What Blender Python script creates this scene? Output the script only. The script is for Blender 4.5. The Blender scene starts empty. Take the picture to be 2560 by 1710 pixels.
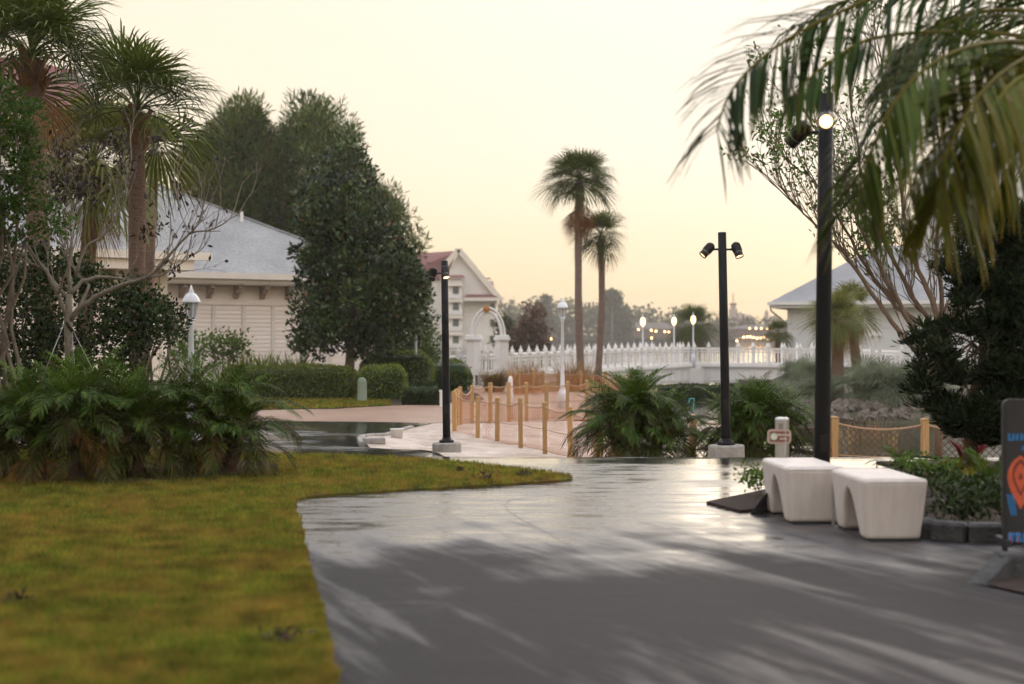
import bpy, bmesh, math, random
import numpy as np
from mathutils import Vector, Matrix, Euler
from mathutils.geometry import delaunay_2d_cdt

random.seed(7)
RNG = np.random.default_rng(7)
S = bpy.context.scene
COL = S.collection
R = math.radians
PI = math.pi

# ---------------------------------------------------------------- camera, sky, sun, exposure
HAZE_D = 0.00042                # haze density
CH = 1.45                       # camera height
F = 3555.0; CX = 1280.0; HY = 845.0     # focal length and principal lines in photograph pixels
cam = bpy.data.cameras.new('camera')
cam.lens = 50; cam.sensor_width = 36
cam.clip_start = 0.05; cam.clip_end = 4000
cam.dof.use_dof = True
cam.dof.focus_distance = 20.5
cam.dof.aperture_fstop = 1.4
cam_o = bpy.data.objects.new('camera', cam); COL.objects.link(cam_o)
cam_o.location = (0, 0, CH)
cam_o.rotation_euler = (R(90 - 0.161), 0, 0)
S.camera = cam_o

SUN_EL, SUN_AZ = 11.0, 32.0      # degrees; azimuth clockwise from the view direction
world = bpy.data.worlds.new('World'); S.world = world; world.use_nodes = True
wn = world.node_tree.nodes; wl = world.node_tree.links
bg = wn['Background']
sky = wn.new('ShaderNodeTexSky'); sky.sky_type = 'NISHITA'; sky.sun_disc = False
sky.sun_elevation = R(SUN_EL); sky.sun_rotation = R(SUN_AZ)
sky.dust_density = 1.5; sky.air_density = 1.0; sky.ozone_density = 1.0
# thin even cloud veil over the clear sky: colour by elevation only
tc = wn.new('ShaderNodeTexCoord'); sep = wn.new('ShaderNodeSeparateXYZ')
wl.new(tc.outputs['Generated'], sep.inputs[0])
ramp = wn.new('ShaderNodeValToRGB')
ramp.color_ramp.interpolation = 'B_SPLINE'
el = ramp.color_ramp.elements
el[0].position = 0.0; el[0].color = (0.56, 0.41, 0.22, 1)
el[1].position = 1.0; el[1].color = (0.86, 0.93, 1.12, 1)
for p_, c_ in ((0.05, (0.58, 0.475, 0.31)), (0.13, (0.60, 0.545, 0.455)), (0.23, (0.58, 0.515, 0.415)), (0.36, (0.72, 0.69, 0.66)), (0.6, (0.80, 0.82, 0.92))):
    e_ = el.new(p_); e_.color = (*c_, 1)
wl.new(sep.outputs['Z'], ramp.inputs['Fac'])
add = wn.new('ShaderNodeMix'); add.data_type = 'RGBA'; add.blend_type = 'ADD'
add.inputs['Factor'].default_value = 0.04
scl = wn.new('ShaderNodeMix'); scl.data_type = 'RGBA'; scl.blend_type = 'MULTIPLY'
scl.inputs['Factor'].default_value = 1.0
scl.inputs[7].default_value = (8.2, 8.2, 8.2, 1)     # veil brightness on the physical sky's scale
cn = wn.new('ShaderNodeTexNoise'); cn.inputs['Scale'].default_value = 2.2; cn.inputs['Detail'].default_value = 4
cmap = wn.new('ShaderNodeMapping'); cmap.inputs['Scale'].default_value = (1, 1, 3.5); wl.new(tc.outputs['Generated'], cmap.inputs[0]); wl.new(cmap.outputs[0], cn.inputs['Vector'])
cmr = wn.new('ShaderNodeMapRange'); cmr.inputs['From Min'].default_value = 0.3; cmr.inputs['From Max'].default_value = 0.7; cmr.inputs['To Min'].default_value = 0.965; cmr.inputs['To Max'].default_value = 1.035
wl.new(cn.outputs['Fac'], cmr.inputs['Value'])
cmx = wn.new('ShaderNodeMix'); cmx.data_type = 'RGBA'; cmx.blend_type = 'MULTIPLY'; cmx.inputs['Factor'].default_value = 1.0
wl.new(ramp.outputs['Color'], cmx.inputs[6]); wl.new(cmr.outputs[0], cmx.inputs[7]); # broad bright aureole of the veiled sun
sdv = (math.sin(R(SUN_AZ)) * math.cos(R(SUN_EL)), math.cos(R(SUN_AZ)) * math.cos(R(SUN_EL)), math.sin(R(SUN_EL)))
vn = wn.new('ShaderNodeVectorMath'); vn.operation = 'NORMALIZE'; wl.new(tc.outputs['Generated'], vn.inputs[0])
vd = wn.new('ShaderNodeVectorMath'); vd.operation = 'DOT_PRODUCT'; vd.inputs[1].default_value = sdv; wl.new(vn.outputs[0], vd.inputs[0])
gm = wn.new('ShaderNodeMapRange'); gm.interpolation_type = 'SMOOTHSTEP'; gm.inputs['From Min'].default_value = 0.72; gm.inputs['From Max'].default_value = 1.0; wl.new(vd.outputs['Value'], gm.inputs['Value'])
gc = wn.new('ShaderNodeMix'); gc.data_type = 'RGBA'; gc.inputs[6].default_value = (0.98, 0.94, 0.89, 1); gc.inputs[7].default_value = (1.02, 1.02, 1.06, 1); wl.new(gm.outputs[0], gc.inputs['Factor'])
gx2 = wn.new('ShaderNodeMix'); gx2.data_type = 'RGBA'; gx2.blend_type = 'MULTIPLY'; gx2.inputs['Factor'].default_value = 1.0
wl.new(cmx.outputs[2], gx2.inputs[6]); wl.new(gc.outputs[2], gx2.inputs[7]); wl.new(gx2.outputs[2], scl.inputs[6])
wl.new(scl.outputs[2], add.inputs[6]); wl.new(sky.outputs[0], add.inputs[7])
wl.new(add.outputs[2], bg.inputs['Color'])
bg.inputs['Strength'].default_value = 0.10

sun = bpy.data.lights.new('sun', 'SUN'); sun.energy = 0.6; sun.angle = R(50); sun.color = (1.0, 0.83, 0.62)
sun_o = bpy.data.objects.new('sun', sun); COL.objects.link(sun_o)
sdir = Vector((math.sin(R(SUN_AZ)) * math.cos(R(SUN_EL)), math.cos(R(SUN_AZ)) * math.cos(R(SUN_EL)), math.sin(R(SUN_EL))))
sun_o.rotation_euler = (-sdir).to_track_quat('-Z', 'Y').to_euler()
sun_o.location = (20, 40, 30)

vs = S.view_settings
vs.view_transform = 'Standard'; vs.look = 'None'; vs.exposure = 1.17; vs.gamma = 1.0; vs.use_curve_mapping = False
S.cycles.max_bounces = 4; S.cycles.diffuse_bounces = 2; S.cycles.glossy_bounces = 2
S.cycles.use_adaptive_sampling = True; S.cycles.adaptive_threshold = 0.03
S.cycles.transmission_bounces = 4; S.cycles.transparent_max_bounces = 4; S.cycles.volume_bounces = 0
S.cycles.caustics_reflective = False; S.cycles.caustics_refractive = False
S.cycles.sample_clamp_indirect = 4.0

# ---------------------------------------------------------------- helpers
WM = {}          # object -> world matrix as built

def P(px, py, Y):
    return Vector(((px - CX) * Y / F, Y, CH - (py - HY) * Y / F))

def GP(px, py, z=0.0):
    Y = F * (CH - z) / (py - HY)
    return ((px - CX) * Y / F, Y)

def PX(px, Y):
    return (px - CX) * Y / F

def PZ(py, Y):
    return CH - (py - HY) * Y / F

def tag(o, label=None, cat=None, group=None, kind=None):
    if label: o['label'] = label
    if cat: o['category'] = cat
    if group: o['group'] = group
    if kind: o['kind'] = kind
    return o

def thing(name, label, cat, loc=(0, 0, 0), rz=0.0, group=None, tilt=(0, 0)):
    o = bpy.data.objects.new(name, None); COL.objects.link(o)
    o.empty_display_size = 0.1
    o.location = loc; o.rotation_euler = (tilt[0], tilt[1], rz)
    WM[o] = Matrix.LocRotScale(Vector(loc), Euler((tilt[0], tilt[1], rz)), None)
    return tag(o, label, cat, group)

def link(name, me, parent=None, world=False, loc=None, rot=None, scale=None):
    o = bpy.data.objects.new(name, me); COL.objects.link(o)
    m = Matrix.Identity(4)
    if loc is not None: o.location = loc
    if rot is not None: o.rotation_euler = rot
    if scale is not None: o.scale = scale if hasattr(scale, '__len__') else (scale,) * 3
    m = Matrix.LocRotScale(o.location, o.rotation_euler, o.scale)
    if parent is not None:
        o.parent = parent
        if world:
            o.matrix_parent_inverse = WM[parent].inverted()
            WM[o] = m
        else:
            WM[o] = WM[parent] @ m
    else:
        WM[o] = m
    return o

def copy_tree(o, parent=None):
    c = o.copy(); COL.objects.link(c); c.parent = parent
    if parent is not None: c.matrix_parent_inverse = o.matrix_parent_inverse.copy()
    for ch in o.children: copy_tree(ch, c)
    return c

class M:
    """collects geometry; build() links it as one mesh object"""
    def __init__(s): s.v = []; s.f = []; s.c = []
    def add(s, vs_, fs, col=None):
        b = len(s.v); s.v.extend([tuple(v) for v in vs_])
        s.f.extend([tuple(i + b for i in f) for f in fs])
        s.c.extend([col or (0.5, 0, 0, 1)] * len(vs_))
        return s
    def box(s, c, d, rz=0.0, mat=None):
        x, y, z = d[0] / 2, d[1] / 2, d[2] / 2
        vv = [Vector((i * x, j * y, k * z)) for k in (-1, 1) for j in (-1, 1) for i in (-1, 1)]
        if mat is not None: vv = [mat @ v for v in vv]
        elif rz: m = Matrix.Rotation(rz, 3, 'Z'); vv = [m @ v for v in vv]
        c = Vector(c)
        return s.add([v + c for v in vv], [(0, 2, 3, 1), (4, 5, 7, 6), (0, 1, 5, 4), (2, 6, 7, 3), (0, 4, 6, 2), (1, 3, 7, 5)])
    def bar(s, a, b, w, h=None, up=(0, 0, 1)):
        """rectangular bar from a to b"""
        a = Vector(a); b = Vector(b); h = h or w
        d = (b - a); L = d.length; d.normalize()
        u = Vector(up)
        if abs(d.dot(u)) > 0.99: u = Vector((0, 1, 0))
        sx = d.cross(u).normalized(); sz = sx.cross(d).normalized()
        vv = []
        for p in (a, b):
            for i, k in ((-1, -1), (1, -1), (1, 1), (-1, 1)):
                vv.append(p + sx * (i * w / 2) + sz * (k * h / 2))
        return s.add(vv, [(3, 2, 1, 0), (4, 5, 6, 7), (0, 1, 5, 4), (1, 2, 6, 5), (2, 3, 7, 6), (3, 0, 4, 7)])
    def tube(s, pts, r, n=8, caps=True, col=None):
        pts = [Vector(p) for p in pts]; k = len(pts)
        if not hasattr(r, '__len__'): r = [r] * k
        vv = []; u = None
        for i, p in enumerate(pts):
            d = (pts[min(i + 1, k - 1)] - pts[max(i - 1, 0)])
            if d.length < 1e-9: d = Vector((0, 0, 1))
            d.normalize()
            if u is None:
                u = d.orthogonal().normalized()
            else:
                u = (u - d * u.dot(d))
                u = u.normalized() if u.length > 1e-6 else d.orthogonal().normalized()
            w = d.cross(u)
            for j in range(n):
                a = 2 * PI * j / n
                vv.append(p + (u * math.cos(a) + w * math.sin(a)) * r[i])
        ff = [(i * n + j, i * n + (j + 1) % n, (i + 1) * n + (j + 1) % n, (i + 1) * n + j) for i in range(k - 1) for j in range(n)]
        if caps: ff += [tuple(range(n))[::-1], tuple(range((k - 1) * n, k * n))]
        return s.add(vv, ff, col)
    def lathe(s, prof, n=16, c=(0, 0, 0), mat=None):
        vv = []
        for r, z in prof:
            for j in range(n):
                a = 2 * PI * j / n
                v = Vector((r * math.cos(a), r * math.sin(a), z))
                if mat is not None: v = mat @ v
                vv.append(v + Vector(c))
        k = len(prof)
        ff = [(i * n + j, i * n + (j + 1) % n, (i + 1) * n + (j + 1) % n, (i + 1) * n + j) for i in range(k - 1) for j in range(n)]
        ff += [tuple(range(n))[::-1], tuple(range((k - 1) * n, k * n))]
        return s.add(vv, ff)
    def prism(s, poly, z0, z1, mat=None):
        n = len(poly)
        vv = [Vector((x, y, z0)) for x, y in poly] + [Vector((x, y, z1)) for x, y in poly]
        if mat is not None: vv = [mat @ v for v in vv]
        ff = [tuple(range(n))[::-1], tuple(range(n, 2 * n))] + [(i, (i + 1) % n, (i + 1) % n + n, i + n) for i in range(n)]
        return s.add(vv, ff)
    def mesh(s, name, mat=None, smooth=False):
        me = bpy.data.meshes.new(name)
        me.from_pydata(s.v, [], s.f)
        ca = me.color_attributes.new('Col', 'FLOAT_COLOR', 'POINT')
        ca.data.foreach_set('color', np.array(s.c, dtype=np.float32).ravel())
        if mat: me.materials.append(mat)
        if smooth:
            me.polygons.foreach_set('use_smooth', np.ones(len(me.polygons), dtype=bool))
        me.update()
        return me
    def build(s, name, mat=None, parent=None, smooth=False, world=False, bevel=0.0, seg=2, **kw):
        me = s.mesh(name, mat, smooth)
        if bevel:
            bm = bmesh.new(); bm.from_mesh(me)
            bmesh.ops.remove_doubles(bm, verts=bm.verts, dist=1e-5)
            es = [e for e in bm.edges if len(e.link_faces) == 2 and e.calc_face_angle(0) > 0.5]
            bmesh.ops.bevel(bm, geom=es, offset=bevel, segments=seg, affect='EDGES', profile=0.5)
            bm.to_mesh(me); bm.free()
        return link(name, me, parent, world, **kw)

def np_mesh(name, verts, quads, cols, mat, tri=False):
    """big mesh from numpy: verts (N,3), faces (K,4 or 3), cols (N,4)"""
    me = bpy.data.meshes.new(name)
    nv = len(verts); nf, k = quads.shape
    me.vertices.add(nv); me.vertices.foreach_set('co', verts.astype(np.float32).ravel())
    me.loops.add(nf * k); me.loops.foreach_set('vertex_index', quads.astype(np.int32).ravel())
    me.polygons.add(nf); me.polygons.foreach_set('loop_start', np.arange(0, nf * k, k, dtype=np.int32))
    me.update(calc_edges=True)
    ca = me.color_attributes.new('Col', 'FLOAT_COLOR', 'POINT')
    ca.data.foreach_set('color', cols.astype(np.float32).ravel())
    if mat: me.materials.append(mat)
    return me

# ---------------------------------------------------------------- materials
def nodes_of(name):
    m = bpy.data.materials.new(name); m.use_nodes = True
    return m, m.node_tree.nodes, m.node_tree.links, m.node_tree.nodes['Principled BSDF']

def mat(name, col, rough=0.6, var=0.15, scale=6.0, bump=0.0, bscale=40.0, metal=0.0, spec=0.5, col2=None, obj_rand=0.0, stretch=None, dist=0.01):
    m, n, l, b = nodes_of(name)
    b.inputs['Roughness'].default_value = rough
    b.inputs['Metallic'].default_value = metal
    b.inputs['Specular IOR Level'].default_value = spec
    t = n.new('ShaderNodeTexCoord'); mp = n.new('ShaderNodeMapping')
    l.new(t.outputs['Object'], mp.inputs['Vector'])
    if stretch: mp.inputs['Scale'].default_value = stretch
    nz = n.new('ShaderNodeTexNoise'); nz.inputs['Scale'].default_value = scale; nz.inputs['Detail'].default_value = 5
    nz.inputs['Roughness'].default_value = 0.65
    l.new(mp.outputs[0], nz.inputs['Vector'])
    rp = n.new('ShaderNodeValToRGB')
    c2 = col2 or tuple(min(1, c * (1 + var)) for c in col)
    c1 = col if col2 else tuple(c * (1 - var) for c in col)
    rp.color_ramp.elements[0].color = (*c1, 1); rp.color_ramp.elements[1].color = (*c2, 1)
    rp.color_ramp.elements[0].position = 0.3; rp.color_ramp.elements[1].position = 0.7
    l.new(nz.outputs['Fac'], rp.inputs['Fac'])
    out = rp.outputs['Color']
    if obj_rand:
        oi = n.new('ShaderNodeObjectInfo'); hs = n.new('ShaderNodeHueSaturation')
        mr = n.new('ShaderNodeMapRange'); mr.inputs['To Min'].default_value = 1 - obj_rand; mr.inputs['To Max'].default_value = 1 + obj_rand
        l.new(oi.outputs['Random'], mr.inputs['Value']); l.new(mr.outputs[0], hs.inputs['Value'])
        l.new(out, hs.inputs['Color']); out = hs.outputs['Color']
    l.new(out, b.inputs['Base Color'])
    if bump:
        bz = n.new('ShaderNodeTexNoise'); bz.inputs['Scale'].default_value = bscale; bz.inputs['Detail'].default_value = 4
        l.new(mp.outputs[0], bz.inputs['Vector'])
        bp = n.new('ShaderNodeBump'); bp.inputs['Strength'].default_value = bump; bp.inputs['Distance'].default_value = dist
        l.new(bz.outputs['Fac'], bp.inputs['Height']); l.new(bp.outputs[0], b.inputs['Normal'])
    return m

def emit(name, col, strength):
    m, n, l, b = nodes_of(name)
    b.inputs['Base Color'].default_value = (*col, 1)
    b.inputs['Emission Color'].default_value = (*col, 1)
    b.inputs['Emission Strength'].default_value = strength
    return m

def leafmat(name, dark, light, brown=(0.16, 0.09, 0.04), trans=0.35, rough=0.5, spec=0.35, rnd=0.18, hue=0.012):
    """foliage: Col.r picks dark..light, Col.g picks dead brown"""
    m, n, l, b = nodes_of(name)
    at = n.new('ShaderNodeAttribute'); at.attribute_name = 'Col'
    sp = n.new('ShaderNodeSeparateColor'); l.new(at.outputs['Color'], sp.inputs[0])
    m1 = n.new('ShaderNodeMix'); m1.data_type = 'RGBA'
    m1.inputs[6].default_value = (*dark, 1); m1.inputs[7].default_value = (*light, 1)
    l.new(sp.outputs[0], m1.inputs['Factor'])
    m2 = n.new('ShaderNodeMix'); m2.data_type = 'RGBA'; m2.inputs[7].default_value = (*brown, 1)
    l.new(m1.outputs[2], m2.inputs[6]); l.new(sp.outputs[1], m2.inputs['Factor'])
    oi = n.new('ShaderNodeObjectInfo'); hs = n.new('ShaderNodeHueSaturation')
    mr = n.new('ShaderNodeMapRange'); mr.inputs['To Min'].default_value = 1 - rnd; mr.inputs['To Max'].default_value = 1 + rnd
    mh = n.new('ShaderNodeMapRange'); mh.inputs['To Min'].default_value = 0.5 - hue; mh.inputs['To Max'].default_value = 0.5 + hue
    l.new(oi.outputs['Random'], mr.inputs['Value']); l.new(oi.outputs['Random'], mh.inputs['Value'])
    l.new(mr.outputs[0], hs.inputs['Value']); l.new(mh.outputs[0], hs.inputs['Hue']); l.new(m2.outputs[2], hs.inputs['Color'])
    l.new(hs.outputs[0], b.inputs['Base Color'])
    b.inputs['Roughness'].default_value = rough; b.inputs['Specular IOR Level'].default_value = spec
    tr = n.new('ShaderNodeBsdfTranslucent'); l.new(hs.outputs[0], tr.inputs['Color'])
    mx = n.new('ShaderNodeMixShader'); mx.inputs[0].default_value = trans
    l.new(b.outputs[0], mx.inputs[1]); l.new(tr.outputs[0], mx.inputs[2])
    l.new(mx.outputs[0], n['Material Output'].inputs['Surface'])
    return m

MT = {}
MT['black'] = mat('black powder coat', (0.009, 0.0085, 0.009), 0.5, 0.2, 30, spec=0.18)
MT['fixture'] = mat('dark bronze fixture', (0.014, 0.012, 0.011), 0.4, 0.2, 40, spec=0.3)
MT['ring'] = mat('brushed fixture ring', (0.25, 0.22, 0.2), 0.35, 0.1, 40, metal=0.8)
MT['lens'] = emit('lit lamp lens', (1.0, 0.62, 0.27), 1.9)
MT['lens_far'] = emit('lit globe', (1.0, 0.66, 0.28), 1.8)
MT['lens_off'] = mat('dark lens', (0.05, 0.05, 0.05), 0.1, 0.1)
MT['footing'] = mat('cast concrete', (0.30, 0.28, 0.25), 0.85, 0.25, 9, 0.4, 60)
MT['benchwhite'] = mat('white cast stone', (0.62, 0.55, 0.51), 0.5, 0.05, 7, 0.2, 120, col2=(0.76, 0.70, 0.66), stretch=(1.5, 1.5, 0.35))
MT['steel'] = mat('brushed steel', (0.52, 0.52, 0.53), 0.32, 0.08, 3, metal=0.85, stretch=(20, 20, 1))
MT['steel_dark'] = mat('dull dark steel', (0.30, 0.27, 0.26), 0.4, 0.08, 3, metal=0.6)  # darker steel tone for the joint, slot, downspout and uplight housing
MT['sign_tan'] = mat('tan sign border', (0.50, 0.36, 0.30), 0.5, 0.05, 20)
MT['sign_red'] = mat('red brown sign face', (0.24, 0.09, 0.06), 0.5, 0.05, 20)
MT['sign_white'] = mat('white sign print', (0.75, 0.70, 0.62), 0.5, 0.05, 20)
MT['sign_green'] = mat('pale green sign disc', (0.45, 0.66, 0.50), 0.5, 0.05, 20)
MT['board'] = mat('charcoal sign board', (0.025, 0.025, 0.027), 0.45, 0.2, 8)
MT['board_frame'] = mat('black sign frame', (0.02, 0.02, 0.022), 0.5, 0.2, 20)
MT['print_blue'] = mat('blue print', (0.02, 0.22, 0.55), 0.5, 0.1, 30)
MT['print_orange'] = mat('orange print', (0.62, 0.11, 0.045), 0.5, 0.2, 30)
MT['print_dark'] = mat('dark red print', (0.22, 0.03, 0.02), 0.5, 0.2, 30)
MT['kerb_black'] = mat('dark rough stone kerb', (0.05, 0.05, 0.052), 0.75, 0.5, 14, 0.9, 50, dist=0.02)
MT['kerb_grey'] = mat('grey kerb', (0.30, 0.28, 0.26), 0.8, 0.25, 8, 0.5, 40)
MT['mulch'] = mat('bark mulch', (0.018, 0.011, 0.008), 0.95, 0.6, 30, 1.0, 70, col2=(0.07, 0.04, 0.028), dist=0.04)
MT['sand'] = mat('damp beach sand', (0.36, 0.275, 0.215), 0.9, 0.3, 1.6, 0.9, 6, col2=(0.67, 0.585, 0.52), dist=0.08)
MT['earth'] = mat('earth', (0.045, 0.035, 0.02), 0.95, 0.4, 0.6, 0.5, 8, col2=(0.05, 0.062, 0.02))
MT['wood'] = mat('honey timber post', (0.36, 0.20, 0.08), 0.7, 0.3, 6, 0.4, 40, stretch=(6, 6, 0.6), obj_rand=0.15, col2=(0.52, 0.32, 0.13))
MT['rope'] = mat('tan rope', (0.42, 0.27, 0.17), 0.9, 0.25, 60, 0.5, 200)
MT['net'] = mat('orange brown net cord', (0.52, 0.21, 0.09), 0.9, 0.2, 30)
MT['net_dark'] = mat('dark net cord', (0.12, 0.075, 0.045), 0.9, 0.2, 30)
MT['white'] = mat('white paint', (0.74, 0.72, 0.71), 0.45, 0.05, 2)
MT['lampwhite'] = mat('white lamp enamel', (0.66, 0.69, 0.74), 0.35, 0.05, 4)
MT['glass'] = mat('lamp glass', (0.35, 0.36, 0.36), 0.15, 0.1, 6)
MT['cream'] = mat('cream clapboard', (0.92, 0.81, 0.73), 0.6, 0.05, 1.2, obj_rand=0.03)
MT['creamtrim'] = mat('cream trim', (0.78, 0.71, 0.62), 0.5, 0.05, 2)
MT['corbel'] = mat('tan corbel', (0.36, 0.27, 0.22), 0.6, 0.2, 8)
MT['hotel'] = mat('pale hotel siding', (0.80, 0.76, 0.72), 0.6, 0.04, 0.5)
MT['maroon'] = mat('maroon shingle roof', (0.20, 0.075, 0.075), 0.75, 0.2, 1.5)
MT['pane'] = mat('window pane', (0.10, 0.10, 0.095), 0.12, 0.3, 2)
MT['blue_wall'] = mat('pale blue grey siding', (0.68, 0.69, 0.70), 0.6, 0.05, 1)
MT['bark'] = mat('grey bark', (0.16, 0.125, 0.095), 0.9, 0.45, 12, 0.8, 40, stretch=(3, 3, 1))
MT['bark_light'] = mat('pale lichen bark', (0.13, 0.105, 0.08), 0.85, 0.5, 14, 0.7, 50, stretch=(2, 2, 1), col2=(0.27, 0.235, 0.19))
MT['bark_red'] = mat('peeling tan bark', (0.10, 0.065, 0.042), 0.85, 0.4, 10, 0.8, 40, stretch=(4, 4, 1), col2=(0.21, 0.145, 0.095))
MT['palmbark'] = mat('ringed palm bark', (0.15, 0.085, 0.055), 0.9, 0.5, 5, 1.0, 14, stretch=(1.5, 1.5, 6), col2=(0.27, 0.18, 0.13), dist=0.05)
MT['palmgrey'] = mat('grey palm trunk', (0.15, 0.10, 0.085), 0.9, 0.4, 4, 0.8, 12, stretch=(1, 1, 5), col2=(0.24, 0.17, 0.14))
MT['boot'] = mat('dry palm boot', (0.20, 0.10, 0.05), 0.85, 0.4, 12, 0.5, 40)
MT['rock'] = mat('shore rock', (0.06, 0.05, 0.042), 0.85, 0.5, 3, 0.8, 12, col2=(0.19, 0.155, 0.125))
MT['plastic_green'] = mat('grey green plastic', (0.16, 0.20, 0.14), 0.5, 0.1, 10)
MT['bucket'] = mat('white plastic', (0.72, 0.70, 0.66), 0.4, 0.05, 10)
MT['teal'] = mat('teal hose', (0.02, 0.42, 0.36), 0.4, 0.1, 10)
MT['cable'] = mat('steel guy wire', (0.40, 0.40, 0.40), 0.4, 0.1, 20, metal=0.7)
MT['strap'] = mat('black strap', (0.012, 0.012, 0.012), 0.7, 0.1, 20)

MT['pygmy'] = leafmat('pygmy date leaf', (0.003, 0.013, 0.002), (0.085, 0.165, 0.010), (0.34, 0.17, 0.05), 0.15, 0.5, 0.13)
MT['sabal'] = leafmat('cabbage palm leaf', (0.016, 0.034, 0.005), (0.12, 0.165, 0.024), (0.26, 0.13, 0.05), 0.3, 0.45, 0.2)
MT['sabal_pale'] = leafmat('pale cabbage palm leaf', (0.075, 0.11, 0.025), (0.24, 0.25, 0.065), (0.30, 0.17, 0.07), 0.35, 0.5, 0.15)
MT['coco'] = leafmat('drooping palm leaf', (0.006, 0.024, 0.004), (0.075, 0.14, 0.010), (0.46, 0.25, 0.015), 0.3, 0.45, 0.2, rnd=0.1)
MT['magnolia'] = leafmat('magnolia leaf', (0.006, 0.016, 0.003), (0.066, 0.105, 0.020), (0.15, 0.065, 0.020), 0.12, 0.36, 0.35)
MT['pine'] = leafmat('pine needle', (0.016, 0.034, 0.008), (0.13, 0.185, 0.036), (0.24, 0.09, 0.03), 0.3, 0.6, 0.1)
MT['hedge'] = leafmat('hedge leaf', (0.050, 0.085, 0.014), (0.24, 0.30, 0.055), (0.22, 0.12, 0.04), 0.25, 0.5, 0.2)
MT['shrub'] = leafmat('dark shrub leaf', (0.003, 0.010, 0.002), (0.040, 0.075, 0.012), (0.11, 0.06, 0.025), 0.2, 0.45, 0.22)
MT['podo'] = leafmat('podocarpus needle', (0.003, 0.008, 0.003), (0.026, 0.050, 0.013), (0.03, 0.02, 0.01), 0.12, 0.55, 0.12)
MT['fresh'] = leafmat('fresh leaf', (0.035, 0.080, 0.008), (0.15, 0.23, 0.035), (0.10, 0.05, 0.03), 0.4, 0.5, 0.2)
MT['dryleaf'] = leafmat('dry dark leaf', (0.018, 0.014, 0.012), (0.06, 0.042, 0.034), (0.12, 0.05, 0.04), 0.2, 0.6, 0.3)
MT['spike'] = leafmat('spiky lily leaf', (0.06, 0.11, 0.02), (0.40, 0.42, 0.08), (0.3, 0.2, 0.08), 0.4, 0.45, 0.4)
MT['silver'] = leafmat('silver palmetto leaf', (0.085, 0.115, 0.065), (0.24, 0.28, 0.18), (0.2, 0.13, 0.07), 0.3, 0.55, 0.3)
MT['drygrass'] = leafmat('tan ornamental grass', (0.22, 0.13, 0.06), (0.46, 0.31, 0.15), (0.14, 0.09, 0.04), 0.35, 0.7, 0.2)
MT['browntree'] = leafmat('bronze leaf', (0.11, 0.07, 0.055), (0.20, 0.12, 0.09), (0.2, 0.1, 0.07), 0.3, 0.6, 0.2)
MT['fartree'] = leafmat('far wood leaf', (0.06, 0.075, 0.04), (0.12, 0.13, 0.06), (0.18, 0.13, 0.08), 0.2, 0.7, 0.1)

def shingle_mat(name, c1, c2, row=0.14):
    m, n, l, b = nodes_of(name)
    t = n.new('ShaderNodeTexCoord')
    w = n.new('ShaderNodeTexWave'); w.wave_type = 'BANDS'; w.bands_direction = 'Z'; w.wave_profile = 'SAW'
    w.inputs['Scale'].default_value = 0.314 / (row * 0.5); w.inputs['Distortion'].default_value = 0.2; w.inputs['Detail'].default_value = 1
    l.new(t.outputs['Object'], w.inputs['Vector'])
    nz = n.new('ShaderNodeTexNoise'); nz.inputs['Scale'].default_value = 0.35; nz.inputs['Detail'].default_value = 6
    l.new(t.outputs['Object'], nz.inputs['Vector'])
    nf = n.new('ShaderNodeTexNoise'); nf.inputs['Scale'].default_value = 9; nf.inputs['Detail'].default_value = 3
    l.new(t.outputs['Object'], nf.inputs['Vector'])
    av = n.new('ShaderNodeMath'); av.operation = 'MULTIPLY_ADD'; av.inputs[1].default_value = 0.55; l.new(nf.outputs['Fac'], av.inputs[0])
    sc = n.new('ShaderNodeMath'); sc.operation = 'MULTIPLY'; sc.inputs[1].default_value = 0.5; l.new(nz.outputs['Fac'], sc.inputs[0]); l.new(sc.outputs[0], av.inputs[2])
    rp = n.new('ShaderNodeValToRGB'); rp.color_ramp.elements[0].position = 0.35; rp.color_ramp.elements[1].position = 0.7
    rp.color_ramp.elements[0].color = (*c1, 1); rp.color_ramp.elements[1].color = (*c2, 1)
    l.new(av.outputs[0], rp.inputs['Fac']); l.new(rp.outputs[0], b.inputs['Base Color'])
    b.inputs['Roughness'].default_value = 0.8
    bp = n.new('ShaderNodeBump'); bp.inputs['Strength'].default_value = 0.7; bp.inputs['Distance'].default_value = 0.03
    l.new(w.outputs['Fac'], bp.inputs['Height']); l.new(bp.outputs[0], b.inputs['Normal'])
    return m
MT['shingle'] = shingle_mat('grey shingles', (0.19, 0.195, 0.205), (0.37, 0.37, 0.375))
MT['shingle2'] = shingle_mat('blue grey shingles', (0.21, 0.22, 0.235), (0.36, 0.365, 0.385))

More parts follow.
